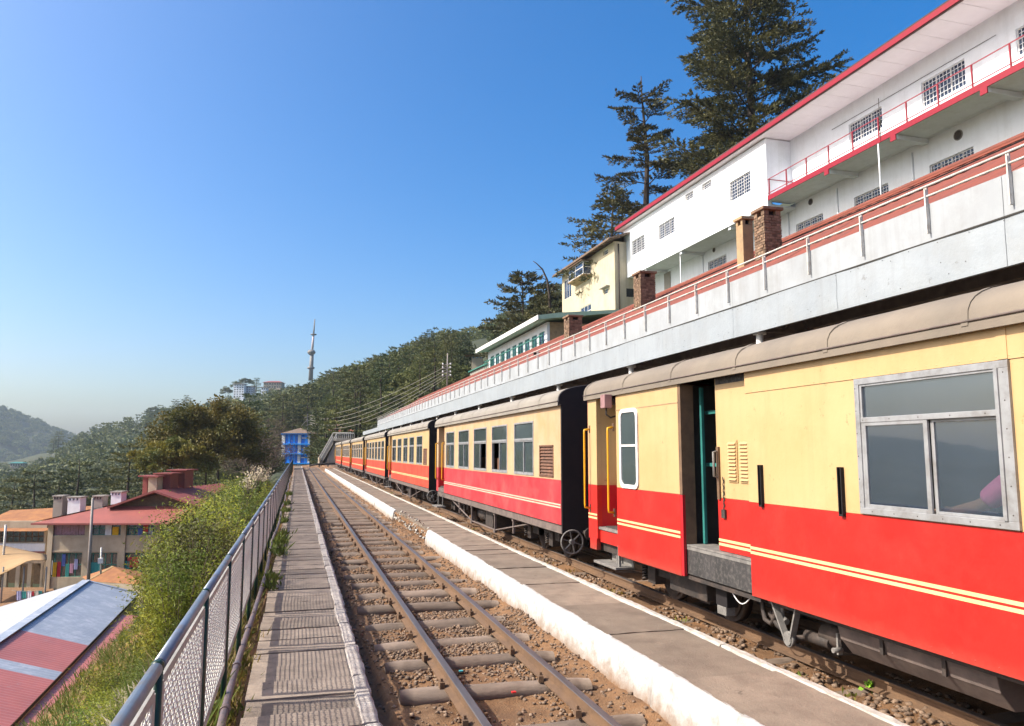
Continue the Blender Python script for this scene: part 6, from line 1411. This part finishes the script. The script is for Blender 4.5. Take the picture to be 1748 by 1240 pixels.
# the three large cedars above the white building
def at_base(px, dist, z): P = atd(px, 600, dist); return Vector((P.x, P.y, z))
tk, vf = cedar(11, 27, 7.9, 22, 19, 95, .34, .105, gap=.04, crown0=.14, top=.24, flat=.10, shape=.62, per=4, upturn=.55)
tree_obj('deodar_cedar', at_base(1298, 66, 20.5), tk, vf, 'bark', 'cedar', 'very large dark spreading cedar above the roof of the white building', rz=.6)
tk, vf = cedar(6, 18.4, 4.5, 14, 12, 75, .30, .085, gap=.20, crown0=.05, top=.16, flat=.12, shape=.50, per=3, upturn=.5)
tree_obj('deodar_cedar', at_base(1112, 70, 19.5), tk, vf, 'bark', 'cedar', 'slender open cedar with gaps between its layers, left of the very large one', rz=1.9)
tk, vf = cedar(8, 12, 5.0, 12, 12, 24, .38, .12, crown0=.15, flat=.14, shape=.8, per=5)
tree_obj('deodar_cedar', at_base(1052, 69, 14.5), tk, vf, 'bark', 'cedar', 'bushy cedar behind the join of the cream house and the white building', rz=.3)
tk, vf = cedar(21, 15.5, 5.6, 15, 13, 26, .42, .14, gap=.05, crown0=.05, flat=.13, shape=.75, per=5)
tree_obj('deodar_cedar', at_base(893, 80, 5.5), tk, vf, 'bark', 'cedar', 'dark layered cedar left of the cream house', rz=.9)
tk, vf = cedar(33, 13, 5.2, 13, 12, 22, .42, .14, crown0=.05, flat=.13, shape=.7, per=5)
tree_obj('deodar_cedar', at_base(938, 78, 6.0), tk, vf, 'bark', 'cedar', 'cedar squeezed between the dark layered cedar and the cream house wall', rz=2)
sn = empty('dead_tree', tuple(at_base(951, 76, 9)), 'bare crooked dead treetop leaning over beside the cream house', 'tree')
MB().tube([atd(x, y, 76) for x, y in ((940, 540), (938, 505), (934, 478), (926, 460), (916, 450), (910, 446))], [.16,.13,.10,.08,.05,.03], 6).tube([atd(x, y, 76) for x, y in ((934, 478), (928, 476), (920, 470))], [.05,.04,.02], 5).tube([atd(x, y, 76) for x, y in ((938, 505), (944, 492), (946, 480))], [.05,.03,.02], 5).tube([atd(x, y, 76) for x, y in ((926, 460), (914, 460))], [.03,.015], 5).build('trunk', M['bark'], sn)
# leafy crowns made of clumps
def leafy(seed, rx, ry, rz, n_clump, n_leaf, ll, lw, zc, hollow=.55, tr=.03, twigs=True):
    rg = np.random.default_rng(seed); r = random.Random(seed); tk = MB(); PP, DD = [], []
    tk.tube([(0,0,-3),(0,0,zc*.4),(.1,.1,zc)], [tr*zc*1.2, tr*zc, tr*zc*.6], 8)
    for k in range(n_clump):
        v = rg.normal(size=3); v /= np.linalg.norm(v); v[2] = abs(v[2]) * 1.05 - .35; rad = rg.uniform(hollow, 1.0)
        c = np.array([v[0]*rx, v[1]*ry, v[2]*rz]) * rad + np.array([0,0,zc]); cr = rg.uniform(.10, .24) * (rx + rz) / 2
        q = rg.normal(size=(n_leaf, 3)); q /= np.linalg.norm(q, axis=1)[:, None]; q *= (rg.random(n_leaf) ** .45 * cr)[:, None]; q[:, 2] *= .7
        PP.append(c + q); DD.append(q / cr + np.array([0,0,.15]))
        if twigs: b = Vector((0,0,zc*.55)); e = Vector(c); m_ = b.lerp(e, .55) + Vector((0,0,.1*rz)); tk.tube([b, m_, e], [tr*zc*.28, tr*zc*.14, tr*zc*.05], 5, 0, False)
    P, D = np.vstack(PP), np.vstack(DD); n = len(P)
    return tk, blades(P, D, ll * rg.uniform(.6, 1.3, n), lw * rg.uniform(.7, 1.3, n), rg, .7)
tk, vf = leafy(3, 6.0, 5.5, 6.6, 150, 240, .26, .17, 2.6, .5)
tree_obj('round_broadleaf_tree', tuple(atd(352, 800, 78)), tk, vf, 'bark', 'olive', 'big dome shaped olive brown tree behind the red roofed hostel')
tk, vf = leafy(4, 3.8, 3.6, 3.2, 70, 190, .26, .17, 1.6, .5)
tree_obj('round_broadleaf_tree', tuple(atd(292, 812, 72)), tk, vf, 'bark', 'olive', 'smaller golden green tree at the left foot of the big dome shaped tree')
def twiggy(seed, h, n1=14, leafn=2600):
    r = random.Random(seed); tk = MB(); tips = []
    def grow(p, d, L, rad, lev):
        q = p + d * L; mid = p.lerp(q, .5) + Vector((r.uniform(-1,1), r.uniform(-1,1), r.uniform(-.5,1))) * L * .06; tk.tube([p, mid, q], [rad, rad * .8, rad * .6], 5 if lev < 3 else 3, 0, False)
        if lev >= 5: tips.append(q); return
        for k in range(3 if lev else 5):
            nd = (d + Vector((r.gauss(0,.55), r.gauss(0,.55), r.gauss(.12,.35)))).normalized(); grow(q if k else p.lerp(q, .75), nd, L * r.uniform(.62, .85), rad * .6, lev + 1)
    grow(Vector((0,0,-1)), Vector((0,0,1)), h * .26, h * .018, 0)
    rg = np.random.default_rng(seed); T = np.array([tuple(t) for t in tips]); P = T[rg.integers(len(T), size=leafn)] + rg.normal(size=(leafn, 3)) * h * .035
    return tk, blades(P, rg.normal(size=(leafn, 3)), .20 * rg.uniform(.5, 1.3, leafn), .07 * np.ones(leafn), rg)
for px_, d_, h_, s_, lb in ((450, 96, 9.0, 1, 'grey brown nearly leafless tree left of the blue building'), (438, 104, 10, 2, 'leafless twiggy tree between the dome shaped tree and the blue building'), (452, 185, 17, 3, 'thin bare tree rising behind the other bare trees'), (425, 92, 8, 4, 'low bare tree at the right edge of the dome shaped tree'), (478, 215, 21, 5, 'tallest of the greyish bare trees, behind the others')):
    tk, vf = twiggy(s_ + 40, h_); P = atd(px_, 800, d_); tree_obj('bare_tree', (P.x, P.y, -2.6), tk, vf, 'greybark', 'bare', lb, leafname='dry_leaves')
# ---- forest of the hillside: shared trees
protoC = []
for k in range(7):
    tk, vf = cedar(60 + k, 17, 4.6 + .5 * (k % 3), 12 + k % 3, 8, 13, .60, .24, gap=.04, crown0=.12, top=.2, flat=.06, shape=.6 + .1 * (k % 3), per=4, limb=False)
    V, Fq = vf; nt = len(tk.v); Vt = np.array(tk.v); Ft = np.array([f for f in tk.f if len(f) == 4])
    me = np_mesh('deodar_cedar', np.vstack([V, Vt]), np.vstack([Fq, Ft + len(V)]), [M['cedar2'], M['bark']], [0] * len(Fq) + [1] * len(Ft)); protoC.append(me)
protoB = []
for k in range(5):
    tk, vf = leafy(80 + k, 4.6, 4.4, 5 + k * .5, 46, 60, .55, .40, 6.0, .6, .02, False); V, Fq = vf; Vt = np.array(tk.v); Ft = np.array([f for f in tk.f if len(f) == 4])
    protoB.append(np_mesh('hill_tree', np.vstack([V, Vt]), np.vstack([Fq, Ft + len(V)]), [M['hillleaf'], M['bark']], [0] * len(Fq) + [1] * len(Ft)))
def skyrow(px): return interp([0, 90, 190, 300, 420, 500, 570, 660, 750, 850, 950], [0]*11, px)
cand = []; rf_ = random.Random(5)
for i in range(10000):
    px_ = rf_.uniform(-330, 1010); a = azim(px_) + YAW
    r_ = 66 * math.exp(rf_.random() ** .8 * math.log(1230 / 66)); x, y = r_ * math.sin(a), r_ * math.cos(a)
    if px_ < 330 and r_ < 92: continue
    if px_ > 330 and px_ < 545 and r_ < 200 and px_ > 440: continue
    if 330 <= px_ <= 545 and r_ < 125: continue
    if x > -2 and r_ < 122 and px_ < 640: continue
    if 466 < px_ < 552 and r_ < 190: continue
    if x > 6 and r_ < 100 and px_ > 640 and x < 20: continue
    if 775 < px_ < 1010 and r_ < 82: continue
    if 15 < x < 30 and 40 < y < 96 : continue
    z = ground(x, y); cand.append((r_, x, y, z, px_))
TOPC = ([-330, 0, 40, 80, 92, 125, 145, 175, 215, 250, 300, 340, 400, 440, 480, 520, 550, 580, 620, 660, 700, 740, 800, 850, 900, 1010],
        [800, 786, 788, 772, 762, 744, 730, 718, 710, 692, 686, 682, 668, 662, 658, 652, 634, 616, 606, 594, 574, 552, 548, 524, 505, 440])
def fit(c):             # tallest scale that keeps a tree's top under the wood's outline as measured
    r_, x, y, z, px_ = c; d = r_ * math.cos(math.atan2(x, y) - YAW); top = interp(*TOPC, px_) + (rf_.uniform(-4, 7))
    if px_ < 335 and r_ < 320: top = max(top, interp([-330, 0, 60, 130, 200, 260, 335], [850, 850, 842, 822, 812, 800, 790], px_) + rf_.uniform(-6, 8))
    return ((772 - top) * d / F_PX + CAM_Z - z) / 19.5
# thin out: keep spacing
cand.sort(); kept = []; grid = {}
for c in cand:
    r_, x, y, z, px_ = c; s_ = 5.0 if r_ < 160 else (6.2 if r_ < 350 else 8.5); key = (int(x // 9), int(y // 9)); ok = True
    for i in (-1, 0, 1):
        for j in (-1, 0, 1):
            for (u, v) in grid.get((key[0] + i, key[1] + j), ()):
                if (u - x) ** 2 + (v - y) ** 2 < s_ * s_: ok = False
    if ok:
        f_ = fit(c)
        if f_ < .45: continue
        grid.setdefault(key, []).append((x, y)); kept.append((*c, f_))
def hidden(c):
    r_, x, y, z, px_, f_ = c; top = 772 - (z + 16 - CAM_Z) / (r_ * math.cos(math.atan2(x, y) - YAW)) * F_PX
    if top > 770 - (px_ - 508) * .56 and px_ > 640: return True
    return False
vis = [c for c in kept if not hidden(c)]; print('forest', len(kept), len(vis))
def blocked(c):          # behind nearer trees with nothing to show
    r_, x, y, z, px_ = c; return False
LBL = {'cedarR': ('dark layered cedar in the dense forest on the hillside right of the tower', 'cedars of the right hillside'), 'cedarL': ('dark cedar among the mixed trees on the left hill', 'cedars of the left hill'),
       'leafL': ('rounded green tree among the mixed woods of the left hill', 'broadleaved trees of the left hill'), 'leafR': ('yellowish green tree among the dark cedars of the right hillside', 'broadleaved trees of the right hillside')}
objs = vis[:285]
SV, SFc, SM, sb = [], [], [], 0
lowC = []
for k in range(4):
    tk, (V, Fq) = cedar(160 + k, 16, 5.0, 9, 5, 4, 1.15, .55, gap=.05, crown0=.1, top=.22, flat=.06, shape=.6, per=4, limb=False); lowC.append((V, Fq))
lowB = []
for k in range(3):
    tk, (V, Fq) = leafy(190 + k, 4.6, 4.4, 5.2, 24, 18, 1.1, .85, 6.0, .6, .02, False); lowB.append((V, Fq))
lowC2 = [cedar(260 + k, 16, 5.4, 6, 4, 2, 1.9, 1.1, gap=0, crown0=.1, top=.25, flat=.06, shape=.6, per=3, limb=False)[1] for k in range(4)]
lowB2 = [leafy(290 + k, 4.6, 4.4, 5.2, 14, 9, 1.9, 1.6, 6.0, .6, .02, False)[1] for k in range(3)]
for idx, c in enumerate(vis[:6500]):
    r_, x, y, z, px_, f_ = c; left = px_ < 440
    ced = rf_.random() < (.42 if left else .86)
    if left and r_ > 450: ced = rf_.random() < .3
    s_ = min(rf_.uniform(.75, 1.2) * (.95 if ced else .85), f_ * (1 if ced else 1.25))
    if 740 < px_ < 850 and r_ < 240 and rf_.random() < .45: ced = False
    if idx < 285:
        nm = 'deodar_cedar' if ced else 'hill_tree'; lb, gp = LBL[('cedar' if ced else 'leaf') + ('L' if left else 'R')]
        o = link(nm, (protoC if ced else protoB)[rf_.randrange(7 if ced else 5)], None, (x, y, z - .5)); o.rotation_euler.z = rf_.random() * 6.28; o.scale = (s_ * rf_.uniform(.9, 1.15), s_, s_ * rf_.uniform(.85, 1.15)); tag(o, lb, 'tree', gp)
    else:
        V, Fq = rf_.choice((lowC if ced else lowB) if r_ < 380 else (lowC2 if ced else lowB2)); t = rf_.random() * 6.28; ct, st_ = math.cos(t) * s_, math.sin(t) * s_
        W = np.stack([V[:, 0] * ct - V[:, 1] * st_ + x, V[:, 0] * st_ + V[:, 1] * ct + y, V[:, 2] * s_ + z - .5], 1); SV.append(W); SFc.append(Fq + sb); SM.append(np.full(len(Fq), 0 if ced else 1)); sb += len(W)
tag(link('distant_forest', np_mesh('distant_forest', np.vstack(SV), np.vstack(SFc), [M['cedar2'], M['hillleaf']], np.concatenate(SM))), 'distant mixed forest covering the far parts of the hills', 'forest', kind='stuff')
# trees of the blue hill
SV, SFc, sb = [], [], 0
for k in range(2600):
    a = YAW + math.radians(rf_.uniform(-52, -24)); r_ = rf_.uniform(1250, 1900); x, y = r_ * math.sin(a), r_ * math.cos(a); V, Fq = rf_.choice(lowB); s_ = rf_.uniform(1.2, 2.0)
    SV.append(V * s_ + np.array([x, y, far_ground(x, y) - 2])); SFc.append(Fq + sb); sb += len(V)
tag(link('far_hill_forest', np_mesh('far_hill_forest', np.vstack(SV), np.vstack(SFc), [M['cedar2']])), 'hazy blue forest on the farthest hill at the left', 'forest', kind='stuff')
# ridge trees singled out against the sky
for px_, py_, d_, h_, me, lb in ((99, 764, 640, 12.5, protoC[2], 'lone dark cedar standing in the saddle between the blue hill and the left ridge'), (91, 768, 640, 8.5, protoC[4], 'smaller companion of the lone dark cedar in the saddle'),
        (437, 672, 600, 11, protoC[1], 'pointed tree beside the white block on the hilltop'), (420, 664, 606, 14, protoB[0], 'round tree behind the white hilltop block'), (403, 668, 606, 12, protoB[1], 'round tree at the left of the white hilltop block'), (385, 680, 600, 13, protoB[2], 'low round tree on the slope left of the hilltop block'),
        (260, 712, 640, 13, protoB[3], 'round crowned tree on the skyline of the left ridge'), (318, 708, 640, 14, protoC[5], 'flat topped cedar on the skyline behind the dome shaped tree'), (300, 712, 640, 13, protoC[6], 'cedar next to the flat topped one on the left skyline')):
    P = atd(px_, py_, d_); o = link('skyline_tree', me, None, P); s_ = h_ / 15; o.scale = (s_ * 1.35, s_ * 1.35, s_); tag(o, lb, 'tree')
for k, (px_, d_, s_) in enumerate(((536, 175, .34), (541, 180, .5), (547, 175, .45), (551, 160, .36), (472, 140, .4), (464, 128, .36), (556, 160, .5), (548, 190, .7), (560, 185, .6))):
    P = atd(px_, 800, d_); o = link('bush', protoB[k % 5], None, (P.x, P.y, ground(P.x, P.y) - 1.5)); o.scale = (s_, s_, s_); o.rotation_euler.z = k; tag(o, 'dark green bush on the bank between the blue building and the stairway', 'bush', 'bushes around the blue building')
# middle ground trees below, left
for k, (px_, d_, z_, me, s_, lb) in enumerate(((60, 100, -13, protoC[0], .72, 'flat layered cedar behind the white chimneys at the far left'), (130, 104, -12.5, protoC[3], .78, 'broad cedar behind the white chimneys'), (215, 102, -11, protoC[5], .80, 'dark cedar left of the golden tree, over the hostel roof'), (165, 92, -10, protoB[1], .50, 'small golden tree just above the white chimneys'), (20, 110, -14, protoC[6], .7, 'dark cedar at the left edge above the low wing'), (250, 110, -10, protoC[1], .8, 'cedar behind the hostel chimneys'), (100, 120, -14, protoC[2], .8, 'cedar between the flat layered one and the broad one'))):
    P = atd(px_, 850, d_); o = link('garden_tree', me, None, (P.x, P.y, z_)); o.scale = (s_ * 1.25, s_ * 1.25, s_); o.rotation_euler.z = k; tag(o, lb, 'tree')
# ---- shrubs on the slope left of the fence
def shrub(seed, R_, H_, n_stem, n_leaf, ll, lw):
    rg = np.random.default_rng(seed); r = random.Random(seed); tk = MB(); PP, DD = [], []
    for k in range(n_stem):
        a = r.random() * 6.28; o = Vector((math.cos(a), math.sin(a), 0)); b = o * R_ * .25 * r.random(); tip = o * R_ * r.uniform(.3, 1.0) + Vector((0, 0, H_ * r.uniform(.55, 1.0))); mid = b.lerp(tip, .55) + Vector((0, 0, H_ * .16))
        tk.tube([b, mid, tip], [.014, .010, .004], 4, 0, False)
        for j in range(n_leaf):
            t = .15 + .85 * r.random(); p = (b * (1 - t) ** 2 + mid * 2 * t * (1 - t) + tip * t * t); sp = .16 * R_ * (.5 + t)
            PP.append((p.x + r.gauss(0, sp), p.y + r.gauss(0, sp), p.z + r.gauss(0, sp * .8))); DD.append((r.gauss(0, 1), r.gauss(0, 1), r.uniform(-.5, .5)))
    P, D = np.array(PP), np.array(DD); n = len(P)
    return tk.mesh('stems', M['greybark']), blades(P, D, ll * rg.uniform(.6, 1.4, n), lw * rg.uniform(.7, 1.3, n), rg, .3)
sh_p = []
for k in range(5):
    t_, vf = shrub(300 + k, 1.25, 2.1, (44, 60, 34, 50, 26)[k], (230, 180, 260, 150, 300)[k], (.085, .10, .075, .13, .09)[k], (.026, .022, .030, .030, .020)[k]); sh_p.append((t_, np_mesh('leaves', *vf, [M['bush']]), np_mesh('leaves', *vf, [M['bush2']]), np_mesh('leaves', *vf, [M['bush3']])))
rs_ = random.Random(9); SHC = ([270, 290, 310, 335, 375, 405, 435, 480], [1010, 950, 895, 858, 836, 815, 806, 808])
n_sh = 0
for k in range(600):
    px_ = 292 + 185 * rs_.random() ** .8; d = 8.5 * math.exp(rs_.random() * math.log(58 / 8.5)); P = atd(px_, 900, d); x, y = P.x, P.y
    if x > -1.15 or x < -9: continue
    if n_sh >= 105: break
    g = ground(x, y); tp_ = interp(*SHC, px_) + rs_.uniform(2, 120) * (1 if rs_.random() < .75 else .2); H_ = CAM_Z + (772 - tp_) / F_PX * d - g
    if H_ < .5 or H_ > 4.6: continue
    i = rs_.randrange(5); sc_ = H_ / 2.1; t = empty('leafy_shrub', (x, y, g - .1), 'yellow green leafy shrub in the thicket on the slope beyond the fence', 'shrub', 'shrubs crowding the slope left of the fence')
    w_ = min(max(.5, sc_ * .8), .22 + d * .022, (-x - .55) / 1.2)
    link('stems', sh_p[i][0], t, Vector((0,0,0))); link('leaves', sh_p[i][(1, 1, 2, 3, 1)[rs_.randrange(5)]], t, Vector((0,0,0))); t.scale = (w_, w_ * 1.2, sc_); t.rotation_euler.z = rs_.random() * .5 - .25 + 3.14 * rs_.randrange(2); n_sh += 1
for k in range(26):
    px_ = rs_.uniform(120, 290); d = rs_.uniform(4.6, 9.5); P = atd(px_, 900, d); x, y = P.x, P.y
    if x > -1.05: continue
    g = ground(x, y); i = rs_.randrange(5); t = empty('weed_clump', (x, y, g - .05), 'low green leafy weed clump on the bare slope between the fence and the tin roofs', 'weeds', 'weed clumps on the near slope'); sc_ = rs_.uniform(.14, .32)
    link('stems', sh_p[i][0], t, Vector((0,0,0))); link('leaves', sh_p[i][2 if k % 3 else 1], t, Vector((0,0,0))); t.scale = (sc_ * 1.1, sc_ * 1.1, sc_); t.rotation_euler.z = rs_.random() * 6.28
# tall plant with pale flower heads over the thicket
def spire(px_, dist, py_top, py_base, lb, seed, n=900):
    T_, B_ = atd(px_, py_top, dist), atd(px_ + 4, py_base, dist); rg = np.random.default_rng(seed); h = (T_ - B_).length; e = empty('flowering_plant', tuple(B_), lb, 'plant'); tk = MB(); PP = []
    for k in range(16):
        a = rg.uniform(0, 6.28); tip = Vector((math.cos(a) * h * .28 * rg.random(), math.sin(a) * h * .28 * rg.random(), h * rg.uniform(.55, 1))); tk.tube([(0,0,0), tip * .6, tip], [.012, .008, .003], 4)
        t = rg.random(n // 16) ** .6; PP.append(np.outer(t, np.array(tip)) + rg.normal(size=(n // 16, 3)) * h * .035)
    P = np.vstack(PP); D = rg.normal(size=P.shape) + np.array([0,0,.8]); link('stems', tk.mesh('stems', M['greybark']), e, Vector((0,0,0)))
    hi = P[:, 2] > h * .45
    link('flower_heads', np_mesh('flower_heads', *blades(P[hi], D[hi], .11 * np.ones(hi.sum()), .045 * np.ones(hi.sum()), rg), [M['seedhead']]), e, Vector((0,0,0)))
    link('leaves', np_mesh('leaves', *blades(P[~hi], D[~hi], .12 * np.ones((~hi).sum()), .04 * np.ones((~hi).sum()), rg), [M['bush2']]), e, Vector((0,0,0)))
spire(435, 26, 795, 845, 'tall pale flowering spire above the thicket beside the far fence', 1, 260)
spire(452, 30, 798, 840, 'shorter pale flowering spire to the right of the tall one', 2, 160)
spire(418, 24, 806, 860, 'greenish white spire to the left of the tall one', 3, 160)
# ---- grass and weeds
def tufts(spots, n, h, w, name, mt, label, seed, cat='grass', droop=.5):
    rg = np.random.default_rng(seed); Ps, Ds, Ls = [], [], []
    for x, y, z, s in spots:
        p = rg.normal(size=(n, 3)) * np.array([.06, .06, 0]) * s + np.array([x, y, z]); Ps.append(p); d = rg.normal(size=(n, 3)) * np.array([droop, droop, .2]) + np.array([0, 0, 1]); Ds.append(d); Ls.append(np.full(n, h * s) * rg.uniform(.5, 1.2, n))
    P, D, L = np.vstack(Ps), np.vstack(Ds), np.concatenate(Ls)
    return tag(link(name, np_mesh(name, *blades(P, D, L, w * np.ones(len(P)), rg, .15), [M[mt]])), label, cat, kind='stuff')
sp1, sp2, sp3 = [], [], []
for k in range(3800):
    y = 2.6 * math.exp(rs_.random() * math.log(40 / 2.6)); x = -.62 - rs_.random() ** 1.3 * min(5.2, .5 + y * .45); z = ground(x, y)
    if x > -.9: z = max(z, -.2)
    nse = mnoise.noise((x * .8, y * .8, 11))
    if nse < -.12: continue
    (sp1 if rs_.random() < .82 else sp2).append((x, y, z, rs_.uniform(.6, 1.4)))
tufts(sp1, 15, .34, .018, 'green_grass', 'bush2', 'green grass and weeds on the earthy slope below the fence', 1)
tufts(sp2, 11, .36, .012, 'dry_grass', 'drygrass', 'dry straw coloured grass on the slope below the fence', 2)
for k in range(520):
    y = rs_.uniform(3.2, 8.2); x = -1.05 - rs_.random() * (.6 + y * .16); z = ground(x, y); sp3.append((x, y, z + .25, rs_.uniform(.7, 1.3)))
tufts(sp3, 22, .17, .020, 'seed_head_grass', 'seedhead', 'pale feathery seed heads leaning over the tin roof at the lower left', 3, droop=.8)
sp4 = []
for k in range(1500):
    y = 3.0 * math.exp(rs_.random() * math.log(60 / 3.0)); x = rs_.uniform(-.72, -.38)
    if mnoise.noise((x * 2, y * 1.5, 4)) < -.05 and rs_.random() < .6: continue
    sp4.append((x, y, -.17 if x < -.42 else -.1, rs_.uniform(.5, 1.2)))
for x0, x1, n in ((-.72, -.38, 0),):
    tufts(sp4[::2], 12, .16, .020, 'fence_weeds', 'weed', 'weeds growing along the foot of the fence beside the pipe', 4)
    tufts(sp4[1::2], 10, .18, .012, 'fence_dry_weeds', 'drygrass', 'dry stalks along the foot of the fence beside the pipe', 5)
sp5 = [(rs_.uniform(3.58, 4.2), 3.3 * math.exp(rs_.random() * math.log(14)), -.13, rs_.uniform(.3, .9)) for k in range(110)]
tufts(sp5, 14, .085, .020, 'track_weeds', 'weed', 'tiny weeds between platform edge and train', 6)
sp6 = [(-.27 + rs_.uniform(-.06, .04), y_ + rs_.uniform(-.5, .5), -.02, rs_.uniform(.6, 1.3)) for y_ in (11, 14.2, 15.5, 17, 20.5, 24, 27, 33) for k in range(9)]
tufts(sp6, 16, .17, .03, 'walkway_weeds', 'bush2', 'leafy weeds pushing up at the left edge of the slab walkway', 7)
gp = empty('small_plant', tuple(atZ(1488, 1180, -.13)), 'bright green seedling growing between the sleepers beside the nearest coach', 'plant')
rg = np.random.default_rng(3); P = rg.normal(size=(60, 3)) * np.array([.02, .02, .012]) + np.array([0, 0, .035]); link('leaves', np_mesh('leaves', *blades(P, rg.normal(size=(60, 3)) + np.array([0, 0, .5]), .045 * np.ones(60), .034 * np.ones(60), rg), [material('seedling_green', (.22,.42,.03), (.16,.32,.02), 30, rough=.5)]), gp, Vector((0,0,0)))
# bits of litter
for px_, py_, col, nm, lb in ((787, 1147, (.05,.35,.40), 'bottle_cap', 'small turquoise cap lying inside the bare track'), (877, 1183, (.6,.02,.02), 'paper_scrap', 'red scrap of paper lying inside the bare track'), (1376, 1130, (.03,.08,.45), 'cloth_scrap', 'blue scrap by the stones beside the nearest coach')):
    P = atZ(px_, py_, -.14); o = empty(nm, tuple(P), lb, 'litter'); MB().box(P.x - .018, P.x + .018, P.y - .014, P.y + .014, P.z, P.z + .012).build('scrap', material(nm + '_paint', col, None, 5), o, .003)
# big stones beside the platform edge
for k, (px_, py_, s_) in enumerate(((1365, 1113, .075), (1400, 1120, .055), (1345, 1090, .06))):
    P = atZ(px_, py_, -.12); Vs, Fs = stones([(P.x, P.y, -.10)], [s_]); o = link('loose_rock', np_mesh('loose_rock', Vs - np.array([P.x, P.y, -.1]), Fs, [M['sleeper']]), None, (P.x, P.y, -.1)); o.scale.x = 1.6
    sb_ = o.modifiers.new('sub', 'SUBSURF'); sb_.render_levels = 1; tag(o, ('large brown rock beside the V shaped brake hanger', 'smaller brown rock right of the large rock', 'rounded rock nearest the V shaped brake hanger')[k], 'rock')
# ------------------------------------------------------------------ air
HAZE = 0.00013
if HAZE:
    hm = bpy.data.materials.new('haze_air'); hm.use_nodes = True; n_ = hm.node_tree.nodes; n_.remove(n_['Principled BSDF']); pv = n_.new('ShaderNodeVolumePrincipled'); pv.inputs['Density'].default_value = HAZE; pv.inputs['Color'].default_value = (.70,.84,1,1); pv.inputs['Anisotropy'].default_value = .2
    hm.node_tree.links.new(pv.outputs[0], n_['Material Output'].inputs['Volume'])
    MB().box(-2700, 2900, -1500, 2850, -330, 135).build('haze', hm, kind='stuff')
